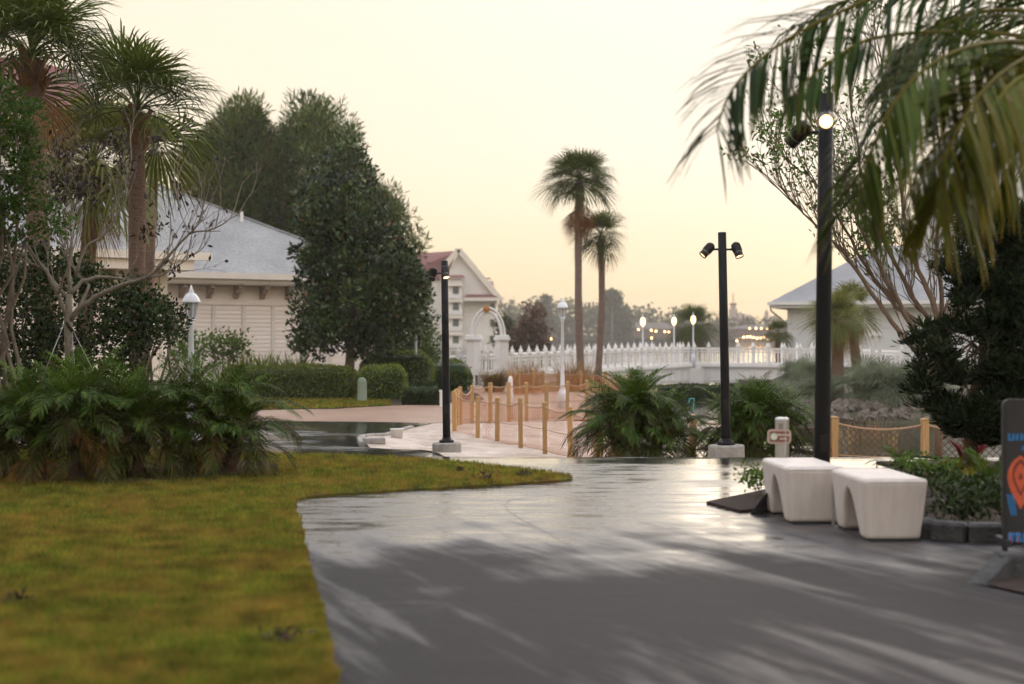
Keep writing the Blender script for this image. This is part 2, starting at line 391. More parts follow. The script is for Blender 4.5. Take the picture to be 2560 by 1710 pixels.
def path_mat():
    m, n, l, b = nodes_of('wet dark concrete')
    t = n.new('ShaderNodeTexCoord')
    big = n.new('ShaderNodeTexNoise'); big.inputs['Scale'].default_value = 0.9; big.inputs['Detail'].default_value = 7; big.inputs['Distortion'].default_value = 0.2
    l.new(t.outputs['Object'], big.inputs['Vector'])
    # tyre and broom streaks running along the path
    m0 = n.new('ShaderNodeMapping'); m0.inputs['Rotation'].default_value = (0, 0, R(-24))
    mp = n.new('ShaderNodeMapping'); mp.inputs['Scale'].default_value = (3.0, 0.33, 1)
    l.new(t.outputs['Object'], m0.inputs['Vector']); l.new(m0.outputs[0], mp.inputs['Vector'])
    st = n.new('ShaderNodeTexNoise'); st.inputs['Scale'].default_value = 1.0; st.inputs['Detail'].default_value = 6; st.inputs['Roughness'].default_value = 0.62; st.inputs['Distortion'].default_value = 0.25
    l.new(mp.outputs[0], st.inputs['Vector'])
    fine = n.new('ShaderNodeTexNoise'); fine.inputs['Scale'].default_value = 28; fine.inputs['Detail'].default_value = 6
    l.new(t.outputs['Object'], fine.inputs['Vector'])
    spot = n.new('ShaderNodeTexVoronoi'); spot.inputs['Scale'].default_value = 3.2
    l.new(t.outputs['Object'], spot.inputs['Vector'])
    spr = n.new('ShaderNodeMapRange'); spr.inputs['From Min'].default_value = 0.10; spr.inputs['From Max'].default_value = 0.16
    spr.inputs['To Min'].default_value = 0.0; spr.inputs['To Max'].default_value = 0.0
    l.new(spot.outputs['Distance'], spr.inputs['Value'])
    # distance down the path: the low end near the beach still holds a film of water
    sp = n.new('ShaderNodeSeparateXYZ'); l.new(t.outputs['Object'], sp.inputs[0])
    dr = n.new('ShaderNodeMapRange'); dr.inputs['From Min'].default_value = 7.0; dr.inputs['From Max'].default_value = 13.0
    dr.inputs['To Min'].default_value = -0.50; dr.inputs['To Max'].default_value = 0.22
    l.new(sp.outputs['Y'], dr.inputs['Value'])
    a1 = n.new('ShaderNodeMath'); a1.operation = 'ADD'; l.new(big.outputs['Fac'], a1.inputs[0]); l.new(st.outputs['Fac'], a1.inputs[1])
    a2 = n.new('ShaderNodeMath'); a2.operation = 'MULTIPLY_ADD'; a2.inputs[1].default_value = 0.72; l.new(a1.outputs[0], a2.inputs[0]); l.new(dr.outputs[0], a2.inputs[2])
    a3 = n.new('ShaderNodeMath'); a3.operation = 'ADD'; l.new(a2.outputs[0], a3.inputs[0]); l.new(spr.outputs[0], a3.inputs[1])
    wet = n.new('ShaderNodeMapRange'); wet.interpolation_type = 'SMOOTHSTEP'
    wet.inputs['From Min'].default_value = 0.36; wet.inputs['From Max'].default_value = 0.74
    smp = n.new('ShaderNodeMapping'); smp.inputs['Scale'].default_value = (1.3, 5.0, 1); l.new(t.outputs['Object'], smp.inputs['Vector'])
    sn = n.new('ShaderNodeTexNoise'); sn.inputs['Scale'].default_value = 1.0; sn.inputs['Detail'].default_value = 7; sn.inputs['Roughness'].default_value = 0.7; l.new(smp.outputs[0], sn.inputs['Vector'])
    s5 = n.new('ShaderNodeMath'); s5.operation = 'MULTIPLY_ADD'; s5.inputs[1].default_value = 0.16; l.new(sn.outputs['Fac'], s5.inputs[0]); l.new(a3.outputs[0], s5.inputs[2])
    s6 = n.new('ShaderNodeMath'); s6.operation = 'SUBTRACT'; s6.inputs[1].default_value = 0.08; l.new(s5.outputs[0], s6.inputs[0])
    l.new(s6.outputs[0], wet.inputs['Value'])
    # swept and tyre tracks still damp on the drier part
    tk = n.new('ShaderNodeMapRange'); tk.interpolation_type = 'SMOOTHSTEP'; tk.inputs['From Min'].default_value = 0.52; tk.inputs['From Max'].default_value = 0.66; tk.inputs['To Max'].default_value = 0.40
    l.new(st.outputs['Fac'], tk.inputs['Value'])
    tb = n.new('ShaderNodeMapRange'); tb.interpolation_type = 'SMOOTHSTEP'; tb.inputs['From Min'].default_value = 0.42; tb.inputs['From Max'].default_value = 0.60; l.new(sn.outputs['Fac'], tb.inputs['Value'])
    tb2 = n.new('ShaderNodeMath'); tb2.operation = 'MULTIPLY_ADD'; tb2.inputs[1].default_value = 0.3; tb2.inputs[2].default_value = 0.7; l.new(tb.outputs[0], tb2.inputs[0])
    tkm = n.new('ShaderNodeMath'); tkm.operation = 'MULTIPLY'; l.new(tk.outputs[0], tkm.inputs[0]); l.new(tb2.outputs[0], tkm.inputs[1])
    wmx = n.new('ShaderNodeMath'); wmx.operation = 'MAXIMUM'; l.new(wet.outputs[0], wmx.inputs[0]); l.new(tkm.outputs[0], wmx.inputs[1])
    wet = wmx
    # roughness
    rr = n.new('ShaderNodeMapRange'); rr.inputs['To Min'].default_value = 0.72; rr.inputs['To Max'].default_value = 0.33
    l.new(wet.outputs[0], rr.inputs['Value'])
    flm = n.new('ShaderNodeMapRange'); flm.inputs['From Min'].default_value = 0.40; flm.inputs['From Max'].default_value = 0.60; flm.inputs['To Min'].default_value = -1.0; flm.inputs['To Max'].default_value = 0.6; l.new(sn.outputs['Fac'], flm.inputs['Value'])
    fr = n.new('ShaderNodeMath'); fr.operation = 'MULTIPLY_ADD'; fw = n.new('ShaderNodeMath'); fw.operation = 'MULTIPLY'; l.new(flm.outputs[0], fw.inputs[0]); l.new(wet.outputs[0], fw.inputs[1])
    fr.inputs[1].default_value = 0.18; l.new(fw.outputs[0], fr.inputs[0]); l.new(rr.outputs[0], fr.inputs[2])
    pd = n.new('ShaderNodeTexNoise'); pd.inputs['Scale'].default_value = 0.42; pd.inputs['Detail'].default_value = 5; pmp = n.new('ShaderNodeMapping'); pmp.inputs['Location'].default_value = (3.1, 1.7, 0); pmp.inputs['Scale'].default_value = (1, 1.5, 1)
    l.new(t.outputs['Object'], pmp.inputs['Vector']); l.new(pmp.outputs[0], pd.inputs['Vector'])
    py_ = n.new('ShaderNodeMapRange'); py_.inputs['From Min'].default_value = 12.5; py_.inputs['From Max'].default_value = 16.5; py_.inputs['To Min'].default_value = -0.16; py_.inputs['To Max'].default_value = 0.08
    l.new(sp.outputs['Y'], py_.inputs['Value'])
    ps = n.new('ShaderNodeMath'); ps.operation = 'MULTIPLY_ADD'; ps.inputs[1].default_value = 0.55; l.new(sn.outputs['Fac'], ps.inputs[0]); l.new(pd.outputs['Fac'], ps.inputs[2])
    ps2 = n.new('ShaderNodeMath'); ps2.operation = 'SUBTRACT'; ps2.inputs[1].default_value = 0.275; l.new(ps.outputs[0], ps2.inputs[0])
    pa_ = n.new('ShaderNodeMath'); pa_.operation = 'ADD'; l.new(ps2.outputs[0], pa_.inputs[0]); l.new(py_.outputs[0], pa_.inputs[1])
    pf = n.new('ShaderNodeMapRange'); pf.interpolation_type = 'SMOOTHSTEP'; pf.inputs['From Min'].default_value = 0.50; pf.inputs['From Max'].default_value = 0.60; l.new(pa_.outputs[0], pf.inputs['Value'])
    pr_ = n.new('ShaderNodeMix'); pr_.data_type = 'FLOAT'; l.new(pf.outputs[0], pr_.inputs[0]); l.new(fr.outputs[0], pr_.inputs[2]); pr_.inputs[3].default_value = 0.10
    l.new(pr_.outputs[0], b.inputs['Roughness'])
    cm = n.new('ShaderNodeMix'); cm.data_type = 'RGBA'
    cm.inputs[6].default_value = (0.024, 0.021, 0.023, 1); cm.inputs[7].default_value = (0.044, 0.042, 0.046, 1)
    l.new(wet.outputs[0], cm.inputs['Factor'])
    fm = n.new('ShaderNodeMix'); fm.data_type = 'RGBA'; fm.blend_type = 'MULTIPLY'; fm.inputs['Factor'].default_value = 0.6
    frp = n.new('ShaderNodeValToRGB'); frp.color_ramp.elements[0].position = 0.3; frp.color_ramp.elements[1].position = 0.75
    frp.color_ramp.elements[0].color = (0.5, 0.5, 0.5, 1); frp.color_ramp.elements[1].color = (1.2, 1.2, 1.2, 1)
    l.new(fine.outputs['Fac'], frp.inputs['Fac']); l.new(cm.outputs[2], fm.inputs[6]); l.new(frp.outputs[0], fm.inputs[7])
    l.new(fm.outputs[2], b.inputs['Base Color'])
    sl = n.new('ShaderNodeMapRange'); sl.inputs['To Min'].default_value = 0.22; sl.inputs['To Max'].default_value = 1.0
    l.new(wet.outputs[0], sl.inputs['Value']); l.new(sl.outputs[0], b.inputs['Specular IOR Level'])
    cw = n.new('ShaderNodeMath'); cw.operation = 'MULTIPLY'; cw.inputs[1].default_value = 0.6; l.new(wet.outputs[0], cw.inputs[0]); l.new(cw.outputs[0], b.inputs['Coat Weight']); l.new(pr_.outputs[0], b.inputs['Coat Roughness']); b.inputs['Coat IOR'].default_value = 1.45
    bmp = n.new('ShaderNodeMapping'); bmp.inputs['Scale'].default_value = (1.0, 2.6, 1)
    l.new(t.outputs['Object'], bmp.inputs['Vector'])
    bz = n.new('ShaderNodeTexNoise'); bz.inputs['Scale'].default_value = 1.5; bz.inputs['Detail'].default_value = 6; bz.inputs['Roughness'].default_value = 0.6
    l.new(bmp.outputs[0], bz.inputs['Vector'])
    bp = n.new('ShaderNodeBump'); bp.inputs['Strength'].default_value = 0.6; bp.inputs['Distance'].default_value = 0.012
    l.new(bz.outputs['Fac'], bp.inputs['Height'])
    bp2 = n.new('ShaderNodeBump'); bp2.inputs['Strength'].default_value = 0.10; bp2.inputs['Distance'].default_value = 0.01
    l.new(fine.outputs['Fac'], bp2.inputs['Height']); l.new(bp.outputs[0], bp2.inputs['Normal'])
    l.new(bp2.outputs[0], b.inputs['Normal'])
    return m
MT['path'] = path_mat()
MT['brownpath'] = mat('brown washed concrete', (0.26, 0.16, 0.11), 0.5, 0.2, 1.0, 0.3, 20, col2=(0.36, 0.24, 0.17))

def turf_mat(name, blade):
    """patchy winter turf; blades and soil share the same patch noise"""
    m, n, l, b = nodes_of(name)
    t = n.new('ShaderNodeTexCoord')
    n1 = n.new('ShaderNodeTexNoise'); n1.inputs['Scale'].default_value = 1.1; n1.inputs['Detail'].default_value = 6; n1.inputs['Roughness'].default_value = 0.7
    l.new(t.outputs['Object'], n1.inputs['Vector'])
    add_ = n1.outputs['Fac']
    if blade:
        at = n.new('ShaderNodeAttribute'); at.attribute_name = 'Col'
        s_ = n.new('ShaderNodeSeparateColor'); l.new(at.outputs['Color'], s_.inputs[0])
        ma = n.new('ShaderNodeMath'); ma.operation = 'MULTIPLY_ADD'; ma.inputs[1].default_value = 0.5
        l.new(s_.outputs[0], ma.inputs[0]); l.new(n1.outputs['Fac'], ma.inputs[2])
        mb = n.new('ShaderNodeMath'); mb.operation = 'SUBTRACT'; mb.inputs[1].default_value = 0.25; l.new(ma.outputs[0], mb.inputs[0])
        add_ = mb.outputs[0]
    rp = n.new('ShaderNodeValToRGB'); e = rp.color_ramp.elements
    e[0].position = 0.30; e[0].color = (0.10, 0.165, 0.014, 1)
    e[1].position = 0.72; e[1].color = (0.32, 0.17, 0.045, 1)
    x = e.new(0.44); x.color = (0.215, 0.24, 0.024, 1)
    x = e.new(0.56); x.color = (0.33, 0.26, 0.04, 1)
    n2 = n.new('ShaderNodeTexNoise'); n2.inputs['Scale'].default_value = 9; n2.inputs['Detail'].default_value = 4; n2.inputs['Roughness'].default_value = 0.7
    l.new(t.outputs['Object'], n2.inputs['Vector'])
    m3 = n.new('ShaderNodeMath'); m3.operation = 'MULTIPLY_ADD'; m3.inputs[1].default_value = 0.5; l.new(n2.outputs['Fac'], m3.inputs[0]); l.new(add_, m3.inputs[2])
    m4 = n.new('ShaderNodeMath'); m4.operation = 'SUBTRACT'; m4.inputs[1].default_value = 0.25; l.new(m3.outputs[0], m4.inputs[0])
    l.new(m4.outputs[0], rp.inputs['Fac'])
    vr = n.new('ShaderNodeMapRange'); vr.inputs['From Min'].default_value = 0.3; vr.inputs['From Max'].default_value = 0.7; vr.inputs['To Min'].default_value = 0.45; vr.inputs['To Max'].default_value = 1.35
    n5 = n.new('ShaderNodeTexNoise'); n5.inputs['Scale'].default_value = 5; n5.inputs['Detail'].default_value = 5; l.new(t.outputs['Object'], n5.inputs['Vector']); l.new(n5.outputs['Fac'], vr.inputs['Value'])
    vm = n.new('ShaderNodeMix'); vm.data_type = 'RGBA'; vm.blend_type = 'MULTIPLY'; vm.inputs['Factor'].default_value = 1; l.new(rp.outputs[0], vm.inputs[6]); l.new(vr.outputs[0], vm.inputs[7])
    out = vm.outputs[2]
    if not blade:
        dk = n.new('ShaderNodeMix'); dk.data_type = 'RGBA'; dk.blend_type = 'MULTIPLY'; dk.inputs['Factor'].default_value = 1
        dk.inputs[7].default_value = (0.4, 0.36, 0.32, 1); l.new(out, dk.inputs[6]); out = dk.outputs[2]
    l.new(out, b.inputs['Base Color']); b.inputs['Roughness'].default_value = 0.75; b.inputs['Specular IOR Level'].default_value = 0.2
    if blade:
        tr = n.new('ShaderNodeBsdfTranslucent'); l.new(out, tr.inputs['Color'])
        mx = n.new('ShaderNodeMixShader'); mx.inputs[0].default_value = 0.4
        l.new(b.outputs[0], mx.inputs[1]); l.new(tr.outputs[0], mx.inputs[2]); l.new(mx.outputs[0], n['Material Output'].inputs['Surface'])
    return m
MT['turf'] = turf_mat('turf soil', False); MT['blade'] = turf_mat('turf blades', True)

def water_mat():
    m, n, l, b = nodes_of('lake water')
    b.inputs['Base Color'].default_value = (0.020, 0.026, 0.018, 1); b.inputs['Roughness'].default_value = 0.05
    b.inputs['IOR'].default_value = 1.33
    t = n.new('ShaderNodeTexCoord'); mp = n.new('ShaderNodeMapping'); mp.inputs['Scale'].default_value = (0.5, 1.4, 1)
    l.new(t.outputs['Object'], mp.inputs[0])
    nz = n.new('ShaderNodeTexNoise'); nz.inputs['Scale'].default_value = 1.5; nz.inputs['Detail'].default_value = 4; l.new(mp.outputs[0], nz.inputs['Vector'])
    bp = n.new('ShaderNodeBump'); bp.inputs['Strength'].default_value = 0.35; bp.inputs['Distance'].default_value = 0.05
    l.new(nz.outputs['Fac'], bp.inputs['Height']); l.new(bp.outputs[0], b.inputs['Normal'])
    return m
MT['water'] = water_mat()

# ---------------------------------------------------------------- terrain
WATER_Z = -1.35
LAKE = [(2.6, 31), (3.6, 28), (8, 26.5), (20, 26), (60, 28), (60, 46), (24, 47.5), (14, 47), (10.6, 47.5), (10.2, 52), (11, 58), (12, 66), (12.6, 74), (13.5, 112),
        (40, 130), (120, 150), (400, 220), (700, 330), (700, 560), (200, 590), (60, 585), (0, 590), (-120, 580), (-400, 500), (-300, 360), (-80, 320), (-4, 300),
        (3.2, 260), (4.5, 120), (4.4, 90), (5.0, 72), (5.8, 64), (5.8, 56), (5.0, 46), (4.0, 40), (3.0, 35)]
CP = np.array([(-40, 19, 0), (-14, 20, -.05), (-8, 21, -.1), (-14, 25, -.3), (-6, 25, -.45), (-3, 24, -.46), (-1.1, 23.3, -.42), (0, 23, -.62), (2, 21, -.66), (1.9, 21.6, -.62),
    (4, 20, -.7), (7, 20, -.7), (11, 20, -.7), (3, 23, -.85), (7, 23, -1.0), (-1.2, 29, -.78), (-.3, 28.5, -.85), (1, 28, -.9), (0, 26, -.75), (2, 26, -.95),
    (-3, 28.5, -.55), (-6, 30, -.55), (-12, 30, -.5), (-1.5, 33, -.64), (-2.2, 36, -.6), (-.5, 36, -.74), (1, 36, -.78), (2.2, 37, -.8), (-30, 40, -.4),
    (-8, 40, -.55), (-3, 40, -.58), (0, 42, -.62), (2, 42, -.66), (3.5, 42, -.8), (-10, 50, -.5), (-4, 50, -.52), (0, 50, -.55), (3, 52, -.5), (5, 55, -.6), (3.2, 60, -.42),
    (-30, 60, -.4), (-10, 60, -.45), (-1, 60, -.5), (11.5, 50, -.85), (13, 50, -.6), (20, 52, -.3), (30, 55, -.1), (15, 60, -.4), (16, 72, -.3), (25, 75, -.2),
    (0, 110, -.6), (-20, 120, -.4), (30, 130, -.3), (-15, 250, -.7), (-100, 250, -.5), (-400, 300, 0), (0, 640, .6), (200, 640, .6), (-300, 640, .6), (0, 1100, 2), (600, 500, 0), (300, 150, 0), (-300, 60, 0), (300, 30, 0), (-600, 900, 2), (600, 900, 2)])

def inside(poly, X, Y):
    poly = np.asarray(poly, float); n = len(poly); r = np.zeros(X.shape, bool); j = n - 1
    for i in range(n):
        xi, yi = poly[i]; xj, yj = poly[j]
        if yi != yj:
            c = ((yi > Y) != (yj > Y)) & (X < (xj - xi) * (Y - yi) / (yj - yi) + xi)
            r ^= c
        j = i
    return r

def polydist(poly, X, Y):
    poly = np.asarray(poly, float); n = len(poly); d = np.full(X.shape, 1e9)
    for i in range(n):
        a = poly[i]; b = poly[(i + 1) % n]; ab = b - a; L = max(1e-9, ab @ ab)
        t = np.clip(((X - a[0]) * ab[0] + (Y - a[1]) * ab[1]) / L, 0, 1)
        d = np.minimum(d, np.hypot(X - a[0] - t * ab[0], Y - a[1] - t * ab[1]))
    return d

def Hn(X, Y):
    X = np.asarray(X, float); Y = np.asarray(Y, float)
    num = np.zeros(X.shape); den = np.zeros(X.shape)
    sc = 1.0 + 0.02 * np.abs(Y)
    for cx, cy, cz in CP:
        d2 = ((X - cx) ** 2 + (Y - cy) ** 2) / sc ** 2 + 0.15
        w = 1.0 / d2 ** 2; num += w * cz; den += w
    z = num / den
    wd = np.clip(5.0 - (X + 3.0) * 0.75, 2.2, 5.0)
    s = np.clip((Y - 17.2) / wd, 0, 1); s = s * s * (3 - 2 * s)
    z = z * s
    ins = inside(LAKE, X, Y)
    if ins.any():
        d = polydist(LAKE, X, Y)
        k = np.clip(d / 2.5, 0, 1); k = k * k * (3 - 2 * k)
        edge = np.clip(1 - d / 2.5, 0, 1)
        z = np.where(ins, np.minimum(z, WATER_Z + .12) * (1 - k) + (-2.6) * k - .12 * 0, z + (np.minimum(z, WATER_Z + .12) - z) * edge ** 2)
    return z

def H(x, y):
    return float(Hn(np.array([x]), np.array([y]))[0])

def G(px, Y, dz=0.0):
    x = PX(px, Y); return Vector((x, Y, H(x, Y) + dz))

def sheet(name, poly, off, step, m, thick=0.0):
    """a draped sheet with a crisp outline"""
    poly = [tuple(p) for p in poly]
    dense = []
    for i, a in enumerate(poly):
        b = poly[(i + 1) % len(poly)]
        k = max(1, int(math.hypot(b[0] - a[0], b[1] - a[1]) / (step * 1.2)))
        dense += [(a[0] + (b[0] - a[0]) * j / k, a[1] + (b[1] - a[1]) * j / k) for j in range(k)]
    P_ = np.array(dense); x0, y0 = P_.min(0); x1, y1 = P_.max(0)
    gx, gy = np.meshgrid(np.arange(x0, x1, step), np.arange(y0, y1, step))
    gx = gx.ravel() + RNG.uniform(-.1, .1, gx.size) * step; gy = gy.ravel() + RNG.uniform(-.1, .1, gy.size) * step
    ok = inside(dense, gx, gy); gx = gx[ok]; gy = gy[ok]
    ok = polydist(dense, gx, gy) > step * 0.35; gx = gx[ok]; gy = gy[ok]
    pts = [Vector(p) for p in dense] + [Vector((a, b)) for a, b in zip(gx, gy)]
    n = len(dense)
    vs_, es, fs, *_ = delaunay_2d_cdt(pts, [(i, (i + 1) % n) for i in range(n)], [list(range(n))], 1, 1e-5)
    V = np.array([(v.x, v.y) for v in vs_]); Z = Hn(V[:, 0], V[:, 1]) + off
    mm = M(); mm.v = [(a, b, c) for (a, b), c in zip(V, Z)]; mm.f = [tuple(f) for f in fs]; mm.c = [(.5, 0, 0, 1)] * len(mm.v)
    if thick:
        base = len(mm.v); cnt = {}
        for f in fs:
            for i in range(len(f)):
                e = (f[i], f[(i + 1) % len(f)]); cnt[e] = 1
        low = {}
        for (a, b) in list(cnt):
            if (b, a) not in cnt:
                for q in (a, b):
                    if q not in low:
                        low[q] = len(mm.v); x, y, z = mm.v[q]; mm.v.append((x, y, z - thick)); mm.c.append((.5, 0, 0, 1))
                mm.f.append((b, a, low[a], low[b]))
    o = mm.build(name, m, smooth=False)
    o['kind'] = 'structure'
    return o

# ================================================================ SETTING
def axis(lo, hi, fine_lo, fine_hi, st):
    a = list(np.arange(fine_lo, fine_hi + 1e-6, st)); x = fine_hi; d = st
    while x < hi: d *= 1.35; x = min(hi, x + d); a.append(x)
    x = fine_lo; d = st
    while x > lo: d *= 1.35; x = max(lo, x - d); a.insert(0, x)
    return np.array(a)
gxs = axis(-900, 900, -22, 26, 0.55); gys = axis(-60, 1250, 0, 92, 0.55)
GX, GY = np.meshgrid(gxs, gys); GZ = Hn(GX.ravel(), GY.ravel()) - 0.012
nx, ny = len(gxs), len(gys)
idx = np.arange(nx * ny).reshape(ny, nx)
quads = np.stack([idx[:-1, :-1], idx[:-1, 1:], idx[1:, 1:], idx[1:, :-1]], -1).reshape(-1, 4)
vv = np.stack([GX.ravel(), GY.ravel(), GZ], -1)
g = link('ground', np_mesh('ground', vv, quads, np.tile([.5, 0, 0, 1], (len(vv), 1)), MT['earth']))
g['kind'] = 'structure'
mm = M(); mm.add([(-880, 20, WATER_Z), (880, 20, WATER_Z), (880, 700, WATER_Z), (-880, 700, WATER_Z)], [(0, 1, 2, 3)])
tag(mm.build('lake_water', MT['water']), kind='structure')

# lawn in front, its edge traced on the flat
lawn_edge = [GP(850, 1760), GP(840, 1710), GP(822, 1620), GP(795, 1500), GP(768, 1410), GP(757, 1335), GP(747, 1298), GP(738, 1276), GP(737, 1263), GP(746, 1255), GP(768, 1249), GP(810, 1244),
             GP(1000, 1231), GP(1250, 1217), GP(1380, 1209), GP(1425, 1204), GP(1434, 1200), GP(1418, 1195), GP(1350, 1184), GP(1200, 1166), GP(1050, 1153), GP(900, 1146), GP(760, 1142)]
def ragged(pts, a=.018, st=.09, seed=4):
    r_ = random.Random(seed); o = []
    for p0, p1 in zip(pts, pts[1:]):
        k = max(1, int(math.hypot(p1[0] - p0[0], p1[1] - p0[1]) / st))
        for i in range(k): o.append((p0[0] + (p1[0] - p0[0]) * i / k + r_.uniform(-a, a), p0[1] + (p1[1] - p0[1]) * i / k + r_.uniform(-a, a)))
    return o + [pts[-1]]
lawn_edge = ragged(lawn_edge)
LAWN = [(-2.05, 4.8)] + lawn_edge + [(-3.4, 17.9), (-5, 18.8), (-9, 19.6), (-14, 20), (-14, 4.8)]
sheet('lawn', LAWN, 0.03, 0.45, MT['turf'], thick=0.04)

PATH = [(-2.2, 3.0), (8.5, 3.0), (10.5, 10), (10.5, 17.62), (5, 17.66), (2, 17.66), (1.0, 17.72), (0.3, 18.4), (-0.5, 20.6), (-1.25, 23.0), (-1.75, 24.4), (-2.35, 25.6), (-2.75, 26.7), (-3.02, 28.0), (-2.95, 29.4), (-2.75, 30.8), (-2.35, 33.0), (-2.0, 34.6),
        (-4.5, 35.2), (-8, 35.6), (-13, 35), (-13, 20.5), (-9, 19.4), (-5, 18.6), (-3.5, 17.6), (-2.2, 16.5)]
path_o = sheet('path', PATH, 0.006, 0.4, MT['path'])
BPATH = [(-13, 35.04), (-8, 35.64), (-4.5, 35.24), (-2.0, 34.64), (-0.6, 36.9), (1.2, 38.2), (3.0, 39.3), (3.9, 40.8), (4.2, 46), (3.4, 50), (1.4, 52), (-0.2, 56), (-0.5, 62), (-1.9, 62), (-1.9, 55), (-1.2, 50.6), (-0.9, 46.5), (-2.2, 44.6), (-3.6, 43.0), (-5, 40.6), (-8, 38.6), (-13, 37.2)]
sheet('back_path', BPATH, 0.008, 0.7, MT['brownpath'])
SAND = [(1.05, 17.8), (2, 17.74), (5, 17.74), (10.5, 17.7), (14, 18), (14, 26.6), (8, 26.8), (3.8, 28.3), (2.8, 31), (3.1, 35), (3.9, 39.4), (3.0, 39.22), (1.25, 38.1), (-0.52, 36.8), (-1.93, 34.55), (-2.28, 33), (-2.68, 30.8), (-2.88, 29.4), (-2.95, 28.0), (-2.68, 26.75), (-2.28, 25.65), (-1.68, 24.45), (-1.18, 23.05), (-0.43, 20.65), (0.36, 18.46)]
sheet('beach_sand', SAND, 0.012, 0.4, MT['sand'])
STRIP = [(-13, 37.24), (-8, 38.65), (-5, 40.65), (-3.65, 43.1), (-3.9, 45.4), (-6, 46.2), (-13, 46)]
sheet('grass_strip', STRIP, 0.03, 0.6, MT['turf'])
GARDEN = [(-1.2, 46.8), (-1.25, 50.6), (-1.95, 55), (-1.95, 58), (-6, 62), (-14, 50), (-6.2, 46.3), (-3.95, 45.5), (-2.3, 44.8)]
sheet('garden_bed', GARDEN, 0.01, 0.8, MT['mulch'])
SHORE = [(4.25, 46), (3.45, 50), (1.5, 52.1), (0, 56), (-0.2, 62), (1, 68), (4.8, 70), (5.5, 64), (5.6, 56), (4.9, 47)]
sheet('shore_lawn', SHORE, 0.012, 0.8, MT['turf'])
# expansion joint curving across the path
mm = M()
jp = [GP(1262, 1262), GP(1270, 1278), GP(1300, 1298), GP(1345, 1322), GP(1395, 1348), GP(1440, 1372)]
for a, b in zip(jp, jp[1:]):
    a = Vector((*a, 0.0102)); b = Vector((*b, 0.0102)); d = (b - a).normalized(); s_ = Vector((-d.y, d.x, 0)) * 0.0035
    mm.add([a - s_, a + s_, b + s_, b - s_], [(0, 1, 2, 3)])
jp = [GP(1262, 1262), GP(1275, 1252), GP(1330, 1243), GP(1450, 1236)]
for a, b in zip(jp, jp[1:]):
    a = Vector((*a, 0.0104)); b = Vector((*b, 0.0104)); d = (b - a).normalized(); s_ = Vector((-d.y, d.x, 0)) * 0.0035
    mm.add([a - s_, a + s_, b + s_, b - s_], [(0, 1, 2, 3)])
mm.build('path_joint', MT['steel_dark'], path_o)
# broken kerb between wet path and sand
kerb = thing('path_kerb', 'low concrete kerb with broken end along the sand beside the wet path', 'kerb', (-2.9, 28.5, H(-2.9, 28.5)))
kp = [(-2.33, 33.0), (-2.72, 30.8), (-2.9, 29.5), (-3.0, 28.6), (-2.99, 28.0), (-2.86, 27.2)]
for i, (a, b) in enumerate(zip(kp, kp[1:])):
    mm = M(); mm.bar((a[0], a[1], H(*a) + .0), (a[0] + (b[0] - a[0]) * .97, a[1] + (b[1] - a[1]) * .97, H(*b) + .0), 0.13, 0.12)
    mm.build('kerb_stone', MT['kerb_grey'], kerb, world=True, bevel=0.015, seg=1)
mm = M(); mm.box((0, 0, 0.06), (0.42, 0.2, 0.12), 0.25)
tag(mm.build('loose_kerb_slab', MT['kerb_grey'], bevel=0.015, seg=1, loc=G(935, 27.4, -0.0)), 'loose grey concrete slab lying on the sand at the kerb end', 'slab')

# ---------------------------------------------------------------- grass on the lawn
def blades(name, poly, n, h, w, m, near=None, off=0.03, seed=1):
    r = np.random.default_rng(seed)
    pa = np.array(poly); x0, y0 = pa.min(0); x1, y1 = pa.max(0)
    out = np.zeros((0, 2))
    while len(out) < n:
        X = r.uniform(x0, x1, n * 2)
        if near:       # more blades where they show larger
            u = r.uniform(0, 1, n * 2); Y = 1 / (1 / y0 + u * (1 / y1 - 1 / y0))
        else: Y = r.uniform(y0, y1, n * 2)
        ok = inside(poly, X, Y) & (X > -0.40 * Y - 0.4)
        out = np.concatenate([out, np.stack([X[ok], Y[ok]], -1)])
    out = out[:n]; X, Y = out.T; Z = Hn(X, Y) + off
    hh = h * r.uniform(.5, 1.3, n); a = r.uniform(0, 2 * PI, n); le = r.normal(0, .45, (n, 2)) * hh[:, None]
    ww = w * r.uniform(.6, 1.3, n) * (0.6 + Y / 14)
    dx = np.cos(a) * ww; dy = np.sin(a) * ww
    v = np.empty((n, 3, 3))
    v[:, 0] = np.stack([X - dx, Y - dy, Z], -1); v[:, 1] = np.stack([X + dx, Y + dy, Z], -1)
    v[:, 2] = np.stack([X + le[:, 0], Y + le[:, 1], Z + hh], -1)
    c = np.zeros((n, 3, 4)); t = r.uniform(0, 1, n); c[:, :, 0] = t[:, None]; c[..., 3] = 1
    me = np_mesh(name, v.reshape(-1, 3), np.arange(n * 3).reshape(n, 3), c.reshape(-1, 4), m)
    return link(name, me)
tag(blades('lawn_grass', LAWN, 300000, 0.042, 0.0026, MT['blade'], near=True, off=0.03), 'short patchy green and straw brown turf beside the wet path', 'grass', kind='stuff')
tag(blades('strip_grass', STRIP, 16000, 0.07, 0.012, MT['blade'], off=0.025, seed=2), 'narrow strip of yellow green grass below the clipped hedge', 'grass', kind='stuff')

# ================================================================ PLANT BUILDERS
def jit(c, r=0.12):
    return (min(1, max(0, c + random.uniform(-r, r))))

